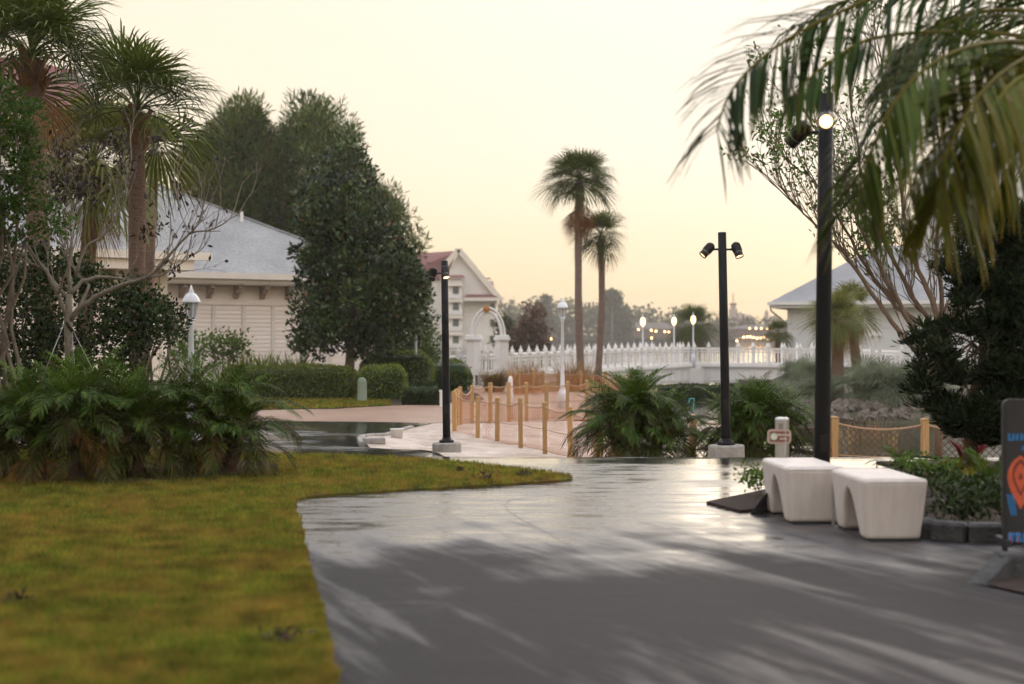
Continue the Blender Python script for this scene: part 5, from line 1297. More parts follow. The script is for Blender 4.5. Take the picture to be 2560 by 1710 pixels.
# ================================================================ PALMS
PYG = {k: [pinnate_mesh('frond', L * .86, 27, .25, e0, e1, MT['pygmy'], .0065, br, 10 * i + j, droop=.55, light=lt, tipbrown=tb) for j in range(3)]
       for i, (k, L, e0, e1, br, lt, tb) in enumerate((('up', .95, 78, 25, .0, .72, .12), ('mid', 1.05, 55, -35, .0, .42, .15), ('low', 1.0, 20, -72, .05, .12, .25), ('dead', .8, -20, -85, .85, .4, .5)))}  # lower fronds tinted darker: older leaf, plus painted shade inside the bush
def pygmy(label, loc, stems, n, seed, scale=1.0, dead=4):
    rnd = random.Random(seed); t = thing('pygmy_date_palm', label, 'palm bush', loc, group='bushy pygmy date palms')
    heads = []
    for (x, y, h, lx, ly) in stems:
        mm = M(); pts = [Vector((x, y, -.1)), Vector((x + lx * .4, y + ly * .4, h * .5)), Vector((x + lx, y + ly, h))]
        mm.tube(pts, [.075, .06, .07], 8); mm.build('stem', MT['palmbark'], t, smooth=True)
        heads.append(pts[-1])
    for k in range(n):
        hd = heads[k % len(heads)]; u = (k // len(heads)) / max(1, n // len(heads))
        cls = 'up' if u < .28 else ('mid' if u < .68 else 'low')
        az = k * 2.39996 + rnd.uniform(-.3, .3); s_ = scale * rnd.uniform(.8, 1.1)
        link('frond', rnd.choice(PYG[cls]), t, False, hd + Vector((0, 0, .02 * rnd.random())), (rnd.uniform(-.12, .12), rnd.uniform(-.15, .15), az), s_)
    for k in range(dead):
        hd = rnd.choice(heads); link('frond', rnd.choice(PYG['dead']), t, False, hd - Vector((0, 0, .05)), (rnd.uniform(-.2, .2), rnd.uniform(-.1, .2), rnd.uniform(PI * 1.0, PI * 2.0)), scale * rnd.uniform(.8, 1.0))
    return t
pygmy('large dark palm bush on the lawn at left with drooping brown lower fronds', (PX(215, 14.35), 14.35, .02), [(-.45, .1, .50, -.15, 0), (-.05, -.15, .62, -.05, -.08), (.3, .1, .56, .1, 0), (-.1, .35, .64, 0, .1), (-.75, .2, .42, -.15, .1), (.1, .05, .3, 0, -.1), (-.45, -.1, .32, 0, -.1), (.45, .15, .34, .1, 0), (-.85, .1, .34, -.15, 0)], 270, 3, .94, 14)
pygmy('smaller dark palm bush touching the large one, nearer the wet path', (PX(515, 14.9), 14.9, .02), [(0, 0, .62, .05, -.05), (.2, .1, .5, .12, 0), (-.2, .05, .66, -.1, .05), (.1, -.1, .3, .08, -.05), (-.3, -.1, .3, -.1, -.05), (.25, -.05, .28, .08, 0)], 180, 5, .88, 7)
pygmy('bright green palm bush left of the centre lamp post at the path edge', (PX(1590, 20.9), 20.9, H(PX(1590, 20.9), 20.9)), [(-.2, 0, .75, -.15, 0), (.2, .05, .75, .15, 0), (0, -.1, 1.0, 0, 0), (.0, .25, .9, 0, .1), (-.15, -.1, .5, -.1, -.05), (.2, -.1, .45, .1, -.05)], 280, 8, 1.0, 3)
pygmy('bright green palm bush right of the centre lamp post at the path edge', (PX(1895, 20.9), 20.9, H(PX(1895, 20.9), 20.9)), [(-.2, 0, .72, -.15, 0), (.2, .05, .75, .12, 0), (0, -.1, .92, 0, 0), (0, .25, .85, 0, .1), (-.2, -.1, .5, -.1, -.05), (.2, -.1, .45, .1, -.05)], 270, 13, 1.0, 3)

def sabal_set(m, Lp, Rr, key, nseg=34, light=.5):
    return {k: [fan_mesh('frond', Lp * q, Rr, nseg, e0, e1, m, spread=sp_, brown=br, seed=ord(key) + 7 * i + j, droop=dr, light=lt * light * 2) for j in range(2)]
            for i, (k, q, e0, e1, sp_, br, dr, lt) in enumerate((('up', .62, 84, 72, 105, 0, .12, .65), ('upm', .85, 66, 45, 115, 0, .13, .65), ('mid', 1, 40, 8, 120, 0, .24, .5), ('low', .95, 8, -38, 120, .03, .3, .4), ('dead', .8, -50, -88, 60, .95, .15, .5)))}
SAB = sabal_set(MT['sabal'], .62, .9, 'a'); SABP = sabal_set(MT['sabal_pale'], .6, .92, 'b'); SIL = sabal_set(MT['silver'], .5, .55, 'c', 22)
def sabal(label, base, top, r, n, st, seed, scale=1.0, dead=0, bark='palmbark', boots=14, name='cabbage_palm', group='cabbage palms', bend=(0, 0), cat='palm tree', lowshare=.35, deadz=.0):
    rnd = random.Random(seed); base = Vector(base); top = Vector(top); t = thing(name, label, cat, base, group=group)
    d = top - base; N = 9; pts = []
    for i in range(N + 1):
        f = i / N; pts.append(base + d * f + Vector((bend[0], bend[1], 0)) * math.sin(PI * f) + Vector((rnd.uniform(-.01, .01), rnd.uniform(-.01, .01), 0)) - Vector((0, 0, .15 * (i == 0))))
    mm = M(); mm.tube(pts, [r * (1.15 if i == 0 else 1) * rnd.uniform(.94, 1.05) * (1 - .12 * i / N) for i in range(N + 1)], 12); mm.build('trunk', MT[bark], t, True, True)
    if boots:
        for k in range(boots):
            a = k * 2.4; z = -.42 * scale * (1 - k / boots); o_ = Vector((math.cos(a), math.sin(a), 0)); mm = M()
            mm.bar(top + o_ * r * .75 + Vector((0, 0, z - .12)), top + o_ * (r * 1.7) + Vector((0, 0, z + .16)), .09 * scale, .03, up=o_); mm.build('boot', MT['boot'], t, world=True)
    for k in range(n):
        u = k / n; cls = 'up' if u < .16 else ('upm' if u < .42 else ('mid' if u < max(.5, 1 - lowshare) else 'low')); az = k * 2.39996 + rnd.uniform(-.25, .25)
        link('frond', rnd.choice(st[cls]), t, True, top + Vector((0, 0, .12 * (1 - u))), (rnd.uniform(-.4, .4), rnd.uniform(-.38, .38), az), scale * rnd.uniform(.8, 1.15))
    for k in range(dead):
        az = k * 2.39996 + 1; link('frond', rnd.choice(st['dead']), t, True, top + Vector((math.cos(az) * r * .6, math.sin(az) * r * .6, deadz - (.25 if deadz > -.4 else .75) * rnd.random())), (rnd.uniform(-.1, .1), rnd.uniform(-.1, .25), az), scale * rnd.uniform(.8, 1.0))
    return t
sabal('tall cabbage palm with a clean ringed trunk in front of the grey roof at left', G(345, 24), P(343, 285, 24), .155, 34, SAB, 21, 1.2, boots=16, lowshare=.15)
sabal('full cabbage palm at the upper left corner with brown boots under the crown', G(150, 21.5), P(78, 150, 21.5), .17, 44, SAB, 22, 1.08, dead=4, boots=16, bend=(-.1, 0), lowshare=.15)
sabal('pale cabbage palm with hanging skirt behind the two left palms', G(200, 29), P(232, 420, 29), .17, 50, SABP, 23, 1.3, dead=4, boots=8, lowshare=.5)
sabal('low pale cabbage palm showing just behind the tall left trunk', G(352, 33), P(385, 385, 33), .15, 26, SABP, 24, .9, dead=0, boots=4, lowshare=.4)
sabal('taller of the two cabbage palms standing alone at centre, with a brown skirt', G(1453, 60), P(1448, 452, 60), .17, 66, SAB, 31, 1.25, dead=16, bark='palmgrey', boots=0, lowshare=.3, bend=(-.08, 0), deadz=-.42)
sabal('shorter of the two cabbage palms standing alone at centre', G(1494, 61), P(1502, 592, 61), .16, 34, SAB, 32, 1.05, dead=2, bark='palmgrey', boots=6, lowshare=.35, bend=(.1, 0))
sabal('bushy fan palm behind the lit bridge lamps', (PX(1732, 98), 98, -1.2), P(1732, 818, 98), .3, 40, SAB, 33, 1.5, dead=8, boots=0, lowshare=.6)
sabal('fan palm on the far bank in front of the pond house', G(2092, 51), P(2094, 800, 51), .24, 36, SABP, 34, 1.0, dead=6, boots=10, lowshare=.5)
sabal('leaning fan palm with a thick brown skirt beside the pond house', G(2150, 54), P(2125, 775, 54), .2, 26, SABP, 35, 1.0, dead=8, boots=4, lowshare=.5)
sabal('small fan palm at the left corner of the pond house', G(1945, 83), P(1945, 836, 83), .15, 26, SAB, 36, .8, dead=3, boots=0, lowshare=.5)

# silver palmetto clump on the far bank
rnd = random.Random(77)
for q, (px, Y, s_, lb) in enumerate(((2150, 49.5, 1.25, 'silvery palmetto bush above the shore rocks, nearest the fan palm'), (2225, 49, 1.5, 'tall silvery palmetto bush in the middle of the far bank'), (2300, 49.5, 1.5, 'silvery palmetto bush on the far bank beside the dark conifer'), (2185, 52, 1.5, 'silvery palmetto bush set back behind the two on the far bank'), (2050, 50.5, 1.0, 'small silvery palmetto bush at the foot of the fan palm'), (2008, 52, .9, 'silvery palmetto bush at the left end of the far bank'), (1985, 60, 1.0, 'silvery palmetto bush near the bridge end on the far bank'), (2030, 57, 1.2, 'silvery palmetto bush behind the fan palm trunk'))):
    b = G(px, Y); t = thing('palmetto_bush', lb, 'bush', b, group='silvery palmettos on the bank')
    for k in range(46):
        cls = ('up', 'up', 'mid', 'mid', 'low')[k % 5]; link('frond', rnd.choice(SIL[cls]), t, False, (rnd.uniform(-.45, .45), rnd.uniform(-.4, .4), .1 + .5 * rnd.random()), (rnd.uniform(-.4, .4), rnd.uniform(-.3, .3), rnd.uniform(0, 2 * PI)), s_ * rnd.uniform(.7, 1.05))

# ---- overhanging palm at upper right: each frond follows its own midrib
def rib_frond(t, pts, ll, seed, brown=.0, light=.5, n=46, w=.016, hang=.75, start=.0, tw=0.6):
    rnd = random.Random(seed); mm = M(); pts = [Vector(p) for p in pts]
    # smooth the midrib
    cr = []
    for i in range(len(pts) - 1):
        p0 = pts[max(0, i - 1)]; p1 = pts[i]; p2 = pts[i + 1]; p3 = pts[min(len(pts) - 1, i + 2)]
        for k in range(8):
            f = k / 8; cr.append(.5 * ((2 * p1) + (p2 - p0) * f + (2 * p0 - 5 * p1 + 4 * p2 - p3) * f * f + (3 * p1 - p0 - 3 * p2 + p3) * f ** 3))
    cr.append(pts[-1]); N = len(cr) - 1
    mm.tube(cr[::2], [.016 * (1 - .8 * i / (len(cr[::2]) - 1)) + .002 for i in range(len(cr[::2]))], 5, False, (light, .25, 0, 1))
    for k in range(n):
        tt = start + (1 - start) * (k + .5) / n; x = tt * N; i = min(N - 1, int(x)); p = cr[i].lerp(cr[i + 1], x - i); d = (cr[i + 1] - cr[i]).normalized()
        side = d.cross(Vector((0, 0, 1))); side = side.normalized() if side.length > .05 else Vector((0, 1, 0))
        side = (side * math.cos(tw) + side.cross(d) * math.sin(tw)).normalized()
        for s_ in (-1, 1):
            l_ = ll * (.75 + .25 * math.sin(PI * min(1, tt * .9 + .15))) * rnd.uniform(.8, 1.12)
            dv = (d * rnd.uniform(.55, .8) + side * s_ * rnd.uniform(.45, .75) + Vector((0, 0, rnd.uniform(-.15, .15)))).normalized()
            dn = Vector((0, 0, -1)); q = [p]; cur = dv
            for j in range(3):
                cur = (cur + dn * hang * (.2, .55, .8)[j] * rnd.uniform(.7, 1.3)).normalized(); q.append(q[-1] + cur * l_ / 3)
            wd = (dv.cross(dn) if dv.cross(dn).length > .1 else side).normalized() * w * rnd.uniform(.75, 1.2)
            if rnd.random() < .5: wd = (wd + d * w * .8).normalized() * w
            br = min(1, brown * rnd.uniform(.2, 1.3)); c = (jit(light, .28), br, 0, 1); c2 = (c[0], min(1, br + rnd.uniform(0, .4)), 0, 1); b = len(mm.v)
            mm.v += [tuple(q[0] - wd * .5), tuple(q[0] + wd * .5), tuple(q[1] + wd), tuple(q[1] - wd), tuple(q[2] + wd * .75), tuple(q[2] - wd * .75), tuple(q[3])]
            mm.c += [c, c, c, c, c, c, c2]; mm.f += [(b, b + 1, b + 2, b + 3), (b + 3, b + 2, b + 4, b + 5), (b + 5, b + 4, b + 6)]
    return mm.build('frond', MT['coco'], t, world=True)
cp = Vector((PX(2760, 9.4), 9.4, 0)); op = thing('overhanging_palm', 'feather palm reaching in from the upper right with drooping fronds', 'palm tree', cp)
hd = P(2740, 150, 9.4)
mm = M(); mm.tube([cp - Vector((0, 0, .1)), cp.lerp(hd, .5) + Vector((.08, 0, 0)), hd], [.16, .13, .12], 12); mm.build('trunk', MT['palmgrey'], op, True, True)
def rib(*a): return [hd] + [P(*q) for q in a]
rib_frond(op, rib((2560, -60, 9.0), (2300, -45, 8.6), (2080, 40, 8.4), (1930, 125, 8.3), (1830, 225, 8.3), (1790, 330, 8.3)), .60, 1, .02, .2, 58, .0175, .45, .2, 1.0)
rib_frond(op, rib((2560, 92, 9.1), (2350, 80, 8.7), (2190, 95, 8.4), (2110, 130, 8.3), (2030, 190, 8.2), (1965, 255, 8.2)), .40, 2, .03, .3, 46, .015, .35, .25, 1.1)
rib_frond(op, rib((2570, 108, 8.6), (2470, 108, 8.2), (2380, 132, 7.9), (2290, 190, 7.7), (2215, 290, 7.6), (2165, 420, 7.6), (2140, 530, 7.6)), .58, 3, .06, .5, 62, .018, .6, .2, .8)
rib_frond(op, rib((2620, 130, 8.4), (2520, 170, 7.9), (2430, 260, 7.6), (2365, 390, 7.5), (2340, 500, 7.5)), .64, 4, .16, .5, 60, .019, .8, .1, .7)
rib_frond(op, rib((2640, 110, 8.8), (2560, 130, 8.3), (2480, 190, 8.0), (2430, 290, 7.9), (2410, 400, 7.9)), .62, 5, .08, .4, 56, .018, .8, .1, .5)
rib_frond(op, rib((2620, 20, 9.4), (2480, -30, 9.6), (2300, -30, 9.8), (2120, 0, 10), (2020, 60, 10)), .50, 6, .02, .2, 50, .017, .7, .2, .5)
rib_frond(op, rib((2620, 60, 9.8), (2500, 40, 10.2), (2360, 60, 10.6), (2270, 120, 10.9), (2210, 220, 11)), .55, 7, .03, .2, 50, .017, .6, .2, .7)
rib_frond(op, rib((2660, 160, 8.8), (2600, 230, 8.4), (2550, 340, 8.2), (2525, 450, 8.2)), .6, 8, .12, .4, 50, .018, .8, .1, .5)
rib_frond(op, rib((2600, 180, 9.0), (2490, 250, 8.9), (2370, 330, 8.9), (2290, 440, 8.9), (2250, 560, 8.9)), .54, 9, .08, .35, 52, .017, .6, .15, .8)
rib_frond(op, rib((2600, 40, 9.2), (2450, 30, 9.2), (2330, 80, 9.2), (2250, 170, 9.2), (2210, 290, 9.2)), .52, 10, .04, .3, 50, .017, .7, .2, .6)
rib_frond(op, rib((2640, 170, 8.2), (2540, 200, 7.8), (2470, 290, 7.6), (2430, 400, 7.6), (2410, 520, 7.6)), .6, 11, .3, .6, 50, .018, .9, .1, .7)

rib_frond(op, rib((2560, 140, 8.6), (2400, 175, 8.3), (2260, 265, 8.1), (2175, 380, 8.0), (2130, 480, 8.0)), .44, 12, .05, .4, 50, .014, .6, .15, .9)

# ================================================================ TREES AND SHRUBS
tree('magnolia_tree', 'dark broad magnolia with bronze leaf undersides above the clipped hedge', 'tree', G(870, 49), [(835, 363), (873, 354), (896, 396), (922, 448), (948, 506), (976, 562), (994, 600), (1025, 648), (1052, 686), (1063, 734), (1048, 772), (1066, 800), (1043, 824), (998, 848), (953, 862), (899, 871), (850, 865), (800, 866), (755, 857), (750, 810), (782, 790), (750, 767), (742, 729), (773, 714), (750, 686), (773, 658), (724, 624), (724, 605), (773, 615), (760, 562), (765, 496), (788, 439), (814, 401)],
     49.5, 2.6, .17, MT['magnolia'], MT['bark'], 190, .52, 180, .19, .27, 41, limbs=30, up=.35, brown=.04, tint=(0, .8), clump_tint=.5)
for k, (px, top, poly, seed, lb) in enumerate(((600, 260, [(600, 258), (650, 265), (660, 320), (700, 370), (730, 440), (740, 560), (700, 620), (470, 620), (470, 420), (500, 360), (560, 300)], 51, 'left one of the two tall pines behind the grey roof'),
                                        (800, 270, [(755, 270), (800, 268), (850, 310), (890, 350), (920, 410), (940, 470), (985, 500), (1020, 560), (1035, 610), (1030, 660), (960, 720), (720, 700), (700, 560), (690, 420), (705, 345), (735, 330)], 52, 'right one of the two tall pines, rising above the magnolia'))):
    tree('pine_tree', lb, 'tree', (PX(px + 10, 88), 88, -.4), poly, 88, 4.5, .3, MT['pine'], MT['bark_red'], 300, 1.05, 130, .55, .07, seed, limbs=30, up=.55, brown=.05, group='tall pines behind the house', tint=(.1, .9))
tree('side_tree', 'loose green tree filling the gap between magnolia and left lamp', 'tree', (PX(1050, 70), 70, -.5), [(1000, 780), (1060, 800), (1085, 850), (1110, 885), (1090, 920), (1000, 925), (940, 900), (940, 830)], 70, 2, .12, MT['fresh'], MT['bark'], 160, .5, 40, .2, .2, 53, limbs=8, tint=(0, .5), brown=.1)
tree('bronze_tree', 'hazy bronze leaved tree beyond the gate', 'tree', (PX(1330, 112), 112, -.6), [(1318, 765), (1350, 770), (1362, 800), (1370, 840), (1376, 880), (1290, 885), (1278, 840), (1300, 815), (1310, 795)], 112, 1.6, .15, MT['browntree'], MT['bark'], 110, .5, 40, .28, .22, 54, limbs=8)
tree('green_bush', 'hazy green bush left of the bronze tree', 'bush', (PX(1270, 114), 114, -.6), [(1250, 800), (1275, 805), (1290, 840), (1285, 885), (1245, 885), (1240, 840)], 114, 1.2, .1, MT['fartree'], MT['bark'], 60, .5, 40, .3, .22, 55, limbs=4)

def hedge(label, poly_xy, h, n, leaf, m, seed, round_=.25, kind='hedge', name='clipped_hedge', bot=0.0, tint=(0, 1), zb=None):
    """clipped hedge: a solid dark core with leaves all over its skin"""
    r = np.random.default_rng(seed); pa = np.array(poly_xy); c = pa.mean(0); b = (c[0], c[1], H(*c))
    t = thing(name, label, kind, b)
    zb = min(H(*p) for p in poly_xy) if zb is None else zb
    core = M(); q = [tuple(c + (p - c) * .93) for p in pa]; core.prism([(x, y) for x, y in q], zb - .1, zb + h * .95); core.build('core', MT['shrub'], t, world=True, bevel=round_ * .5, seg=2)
    # skin samples: top and sides
    P_ = []
    nt = int(n * .45); x0, y0 = pa.min(0); x1, y1 = pa.max(0); X = r.uniform(x0, x1, nt * 5); Y = r.uniform(y0, y1, nt * 5); ok = inside(poly_xy, X, Y); X = X[ok][:nt]; Y = Y[ok][:nt]
    d = polydist(poly_xy, X, Y); Z = h - round_ * np.clip(1 - d / round_, 0, 1) ** 2 + r.normal(0, .025, len(X)) + .04 * np.sin(X * 2.1 + Y)
    P_.append(np.stack([X, Y, zb + Z], -1)); N_ = [np.tile([0, 0, 1.0], (len(X), 1))]
    L = [math.hypot(*(pa[(i + 1) % len(pa)] - pa[i])) for i in range(len(pa))]; tot = sum(L)
    for i in range(len(pa)):
        a, b_ = pa[i], pa[(i + 1) % len(pa)]; e = (b_ - a) / L[i]; nn = np.array([e[1], -e[0]]); k = int(n * .55 * L[i] / tot) + 1
        if inside(poly_xy, np.array([(a[0] + b_[0]) / 2 + nn[0] * .05]), np.array([(a[1] + b_[1]) / 2 + nn[1] * .05]))[0]: nn = -nn
        u = r.uniform(0, 1, k); z = r.uniform(bot, h - round_ * .4, k); off = -round_ * np.clip((z - h + round_) / round_, 0, 1) ** 2 + r.normal(0, .03, k)
        P_.append(np.stack([a[0] + (b_[0] - a[0]) * u + nn[0] * off, a[1] + (b_[1] - a[1]) * u + nn[1] * off, zb + z], -1)); N_.append(np.tile([nn[0], nn[1], .35], (k, 1)))
    C = np.concatenate(P_); D = np.concatenate(N_)
    v, cc = leaf_arrays(C, leaf, .3, r, D, .8, tint, .05); link('leaves', leaf_mesh('leaves', v, cc, m), t, True)
    return t
def rect(px0, px1, Y0, Y1): return [(PX(px0, Y0), Y0), (PX(px1, Y0), Y0), (PX(px1, Y1), Y1), (PX(px0, Y1), Y1)]
hedge('long low clipped hedge above the grass strip below the magnolia', [(PX(560, 45.8), 45.8), (PX(860, 45.8), 45.8), (PX(888, 46.1), 46.1), (PX(890, 48.2), 48.2), (PX(560, 48.2), 48.2)], 1.03, 15000, .075, MT['hedge'], 61)
hedge('squarish clipped hedge block right of the green utility bollard', rect(897, 1012, 46.2, 48.4), 1.02, 8000, .075, MT['hedge'], 62)
hedge('rounded clipped hedge mound behind the square hedge block', rect(905, 1080, 50.5, 53.5), 1.42, 9000, .08, MT['hedge'], 63, .5)
hedge('dark low spreading shrub at the right end of the hedges', rect(1012, 1106, 43.6, 45.2), .62, 6000, .07, MT['shrub'], 64, .4, 'shrub', 'low_shrub')
hedge('dark green bank hedge at the water below the bridge', rect(1630, 2000, 65.5, 66.6), PZ(966, 65.5) - WATER_Z, 6000, .1, MT['shrub'], 65, .2, 'hedge', 'bank_hedge', tint=(.3, 1), zb=WATER_Z)
hedge('clipped green hedge behind the bridge railing in front of the pond house', rect(1790, 2240, 80, 81.2), PZ(860, 80) + .35, 5000, .1, MT['hedge'], 66, .3, 'hedge', 'railing_hedge', bot=.4)
hedge('leafy green palm shrub right of the left lamp, before the gate', rect(1085, 1175, 53, 55.5), 1.1, 2500, .1, MT['fresh'], 67, .6, 'shrub', 'garden_shrub')

# spiky lilies
def blade_clump(name, label, cat, base, n, h, w, m, seed, rad=.3, lean=.5, group=None, tint=(0, 1), brown=.05):
    r = random.Random(seed); t = thing(name, label, cat, base, group=group); mm = M()
    for k in range(n):
        a = r.uniform(0, 2 * PI); q = r.uniform(0, rad); p = Vector((q * math.cos(a), q * math.sin(a), 0)); hh = h * r.uniform(.6, 1.1); d = Vector((math.cos(a), math.sin(a), 0)) * lean * r.uniform(.1, 1) * hh
        s_ = Vector((-math.sin(a), math.cos(a), 0)); th_ = r.uniform(0, PI); s_ = Vector((math.cos(th_), math.sin(th_), 0)) * w
        c = (r.uniform(*tint), r.uniform(.4, 1) if r.random() < brown else 0, 0, 1); b = len(mm.v); m1 = p + d * .35 + Vector((0, 0, hh * .6)); m2 = p + d + Vector((0, 0, hh))
        mm.v += [tuple(p - s_), tuple(p + s_), tuple(m1 + s_), tuple(m1 - s_), tuple(m2)]; mm.c += [c] * 5; mm.f += [(b, b + 1, b + 2, b + 3), (b + 3, b + 2, b + 4)]
    mm.build('leaves', m, t); return t
for k, px in enumerate((600, 632, 664, 696, 728, 752)):
    blade_clump('spiky_lily', ('spiky yellow green lily clump above the long hedge, %s in the row' % ('leftmost', 'second from left', 'third from left', 'fourth from left', 'fifth from left', 'rightmost')[k]), 'plant', G(px, 50.2), 60, 1.45, .035, MT['spike'], 80 + k, .3, .55, 'spiky lilies along the hedge', (.0, 1 - .12 * k))
blade_clump('mound_grass', 'round olive brown grass mound before the gate', 'grass clump', G(1236, 52.5), 420, .85, .012, MT['drygrass'], 90, .35, .9, tint=(0, .25), brown=.6)
for k, (px, Y, lb) in enumerate(((1300, 51.5, 'tan feathery grass clump left of the far net fence posts'), (1325, 52.6, 'tan feathery grass clump behind the far net fence'), (1420, 53.2, 'tan feathery grass clump right of the tall white lantern'), (1455, 54, 'tan feathery grass clump at the foot of the centre palms'))):
    blade_clump('feather_grass', lb, 'grass clump', G(px, Y), 260, 1.15, .008, MT['drygrass'], 91 + k, .35, .7, 'tan grasses by the bridge')
ORD = ('first from left', 'second from left', 'third from left', 'fourth from left', 'fifth from left', 'sixth from left', 'seventh from left')
for k, px in enumerate((2048, 2075, 2100, 2128, 2160, 2195, 2230)):
    blade_clump('water_reed', 'thin tan reed tuft in the pond beyond the right fence, %s' % ORD[k], 'reeds', (PX(px, 37.5 + k % 3), 37.5 + k % 3, WATER_Z), 26, .62, .006, MT['drygrass'], 100 + k, .3, .5, 'reed tufts in the pond', (.3, 1))

# leafy shrubs by the cream wall: bare stems with tops
def stem_shrub(label, base, h, spread, n, size, m, seed, name='wall_shrub', group=None, cat='shrub', stems=7, cl=.25, tint=(.2, 1)):
    rnd = random.Random(seed); r = np.random.default_rng(seed); t = thing(name, label, cat, base, group=group); mm = M(); C = []
    for k in range(stems):
        a = rnd.uniform(0, 2 * PI); q = Vector((math.cos(a) * spread * rnd.uniform(.2, 1), math.sin(a) * spread * rnd.uniform(.2, 1), h * rnd.uniform(.6, 1)))
        pts = limb(mm, (q.x * .15, q.y * .15, -.05), q, .018 * h, .006 * h, .06, 5, 4, rnd); C += [pts[-1], pts[-1], pts[-2]]
    mm.build('stems', MT['bark_red'], t)
    C = np.array([tuple(c) for c in C]); ce = C[r.integers(0, len(C), n)] + r.normal(0, cl, (n, 3)) * np.array([1, 1, .7])
    v, c = leaf_arrays(ce, size, .28, r, np.tile([0, 0, .6], (n, 1)), .8, tint, .04); link('leaves', leaf_mesh('leaves', v, c, m), t); return t
stem_shrub('leafy green shrub on bare stems under the house window', G(470, 49), 1.9, .55, 700, .16, MT['fresh'], 111, group='shrubs along the cream wall')
stem_shrub('leafy green shrub on bare stems against the clapboard bays', G(560, 50), 2.0, .75, 900, .16, MT['fresh'], 112, group='shrubs along the cream wall')

def added_shade_tree(label, x, y, h, rad, seed):  # unseen trees added beside the lawn to darken the left palm bushes
    t = thing('added_shade_tree', label, 'tree', (x, y, 0), group='unseen trees added to shade the left side'); r = np.random.default_rng(seed); rn = random.Random(seed)
    n_ = 150; D = r.normal(0, 1, (n_, 3)); D /= np.linalg.norm(D, axis=1, keepdims=True); C = np.array([x, y, h]) + D * (r.uniform(.15, 1, (n_, 1)) ** .4) * rad * np.array([1, 1, .75])
    d2 = r.normal(0, 1, (n_, 70, 3)); d2 /= np.linalg.norm(d2, axis=2, keepdims=True); pos = C[:, None] + d2 * r.uniform(.2, 1, (n_, 70, 1)) * .6
    v, c = leaf_arrays(pos.reshape(-1, 3), .22, .3, r, d2.reshape(-1, 3) + np.array([0, 0, .3]), .5, (0, 1), .05); link('crown', leaf_mesh('crown', v, c, MT['shrub']), t, True)
    mm = M(); mm.tube([(x, y, -.1), (x + .1, y, h * .4), (x, y + .1, h)], [.24, .18, .08], 9); mm.build('trunk', MT['bark'], t, True, True)
    mm = M()
    for k in range(14): limb(mm, (x, y, h * rn.uniform(.4, .9)), C[rn.randrange(n_)], .07, .015, .05, 5, 4, rn)
    mm.build('branches', MT['bark'], t, True, True)
added_shade_tree('broad unseen tree added outside the left edge to shade the palm bushes', -9.2, 12.0, 5.2, 3.3, 401)
added_shade_tree('broad unseen tree added left of the camera to shade the lawn side', -7.6, 4.6, 5.4, 3.4, 402)
# dark screening shrub at left
def poly_shrub(name, label, cat, base, poly, Y0, dep, m, nclump, cr, per, size, asp, seed, stems=6, bark='bark', **kw):
    t = thing(name, label, cat, base); me, C = crown_mesh('leaves', poly, Y0, dep, nclump, cr, per, size, asp, m, seed, **kw); link('leaves', me, t, True)
    rnd = random.Random(seed); mm = M(); b = Vector(base)
    for k in range(stems):
        q = Vector(C[rnd.randrange(len(C))]); limb(mm, b + Vector((rnd.uniform(-.3, .3), rnd.uniform(-.2, .2), -.05)), q, .035, .01, .06, 5, 5, rnd)
    mm.build('stems', MT[bark], t, True, True); return t
poly_shrub('screen_shrub', 'tall dark evergreen shrub mass behind the bare young tree at left', 'shrub', (PX(150, 19.6), 19.6, 0), [(-60, 640), (40, 618), (130, 640), (200, 655), (250, 690), (300, 720), (330, 700), (372, 725), (385, 780), (440, 800), (462, 830), (440, 850), (400, 850), (370, 880), (330, 900), (300, 960), (200, 1060), (-60, 1100)], 19.8, .9, MT['shrub'], 520, .22, 34, .075, .3, 121, 22, up=.3, tint=(0, .9), brown=.06)
poly_shrub('fern_leaf_tree', 'fine leaved green tree at the left edge in front of the palms', 'tree', (PX(-60, 15.8), 15.8, 0), [(-80, 215), (20, 205), (70, 235), (118, 300), (95, 350), (118, 400), (80, 440), (110, 500), (165, 545), (150, 600), (90, 570), (60, 600), (-80, 620)], 15.8, .5, MT['fresh'], 220, .15, 46, .05, .28, 122, 14, up=.0, tint=(-.3, .35), brown=.08, flat=.35, out=.9)
poly_shrub('fringe_shrub', 'thin leafy shrub sprig in front of the cream wing wall', 'shrub', (PX(350, 21), 21, -.05), [(330, 780), (380, 740), (430, 770), (465, 800), (455, 840), (420, 835), (390, 820), (350, 830)], 21, .35, MT['shrub'], 46, .16, 26, .07, .32, 123, 9, tint=(.1, 1))

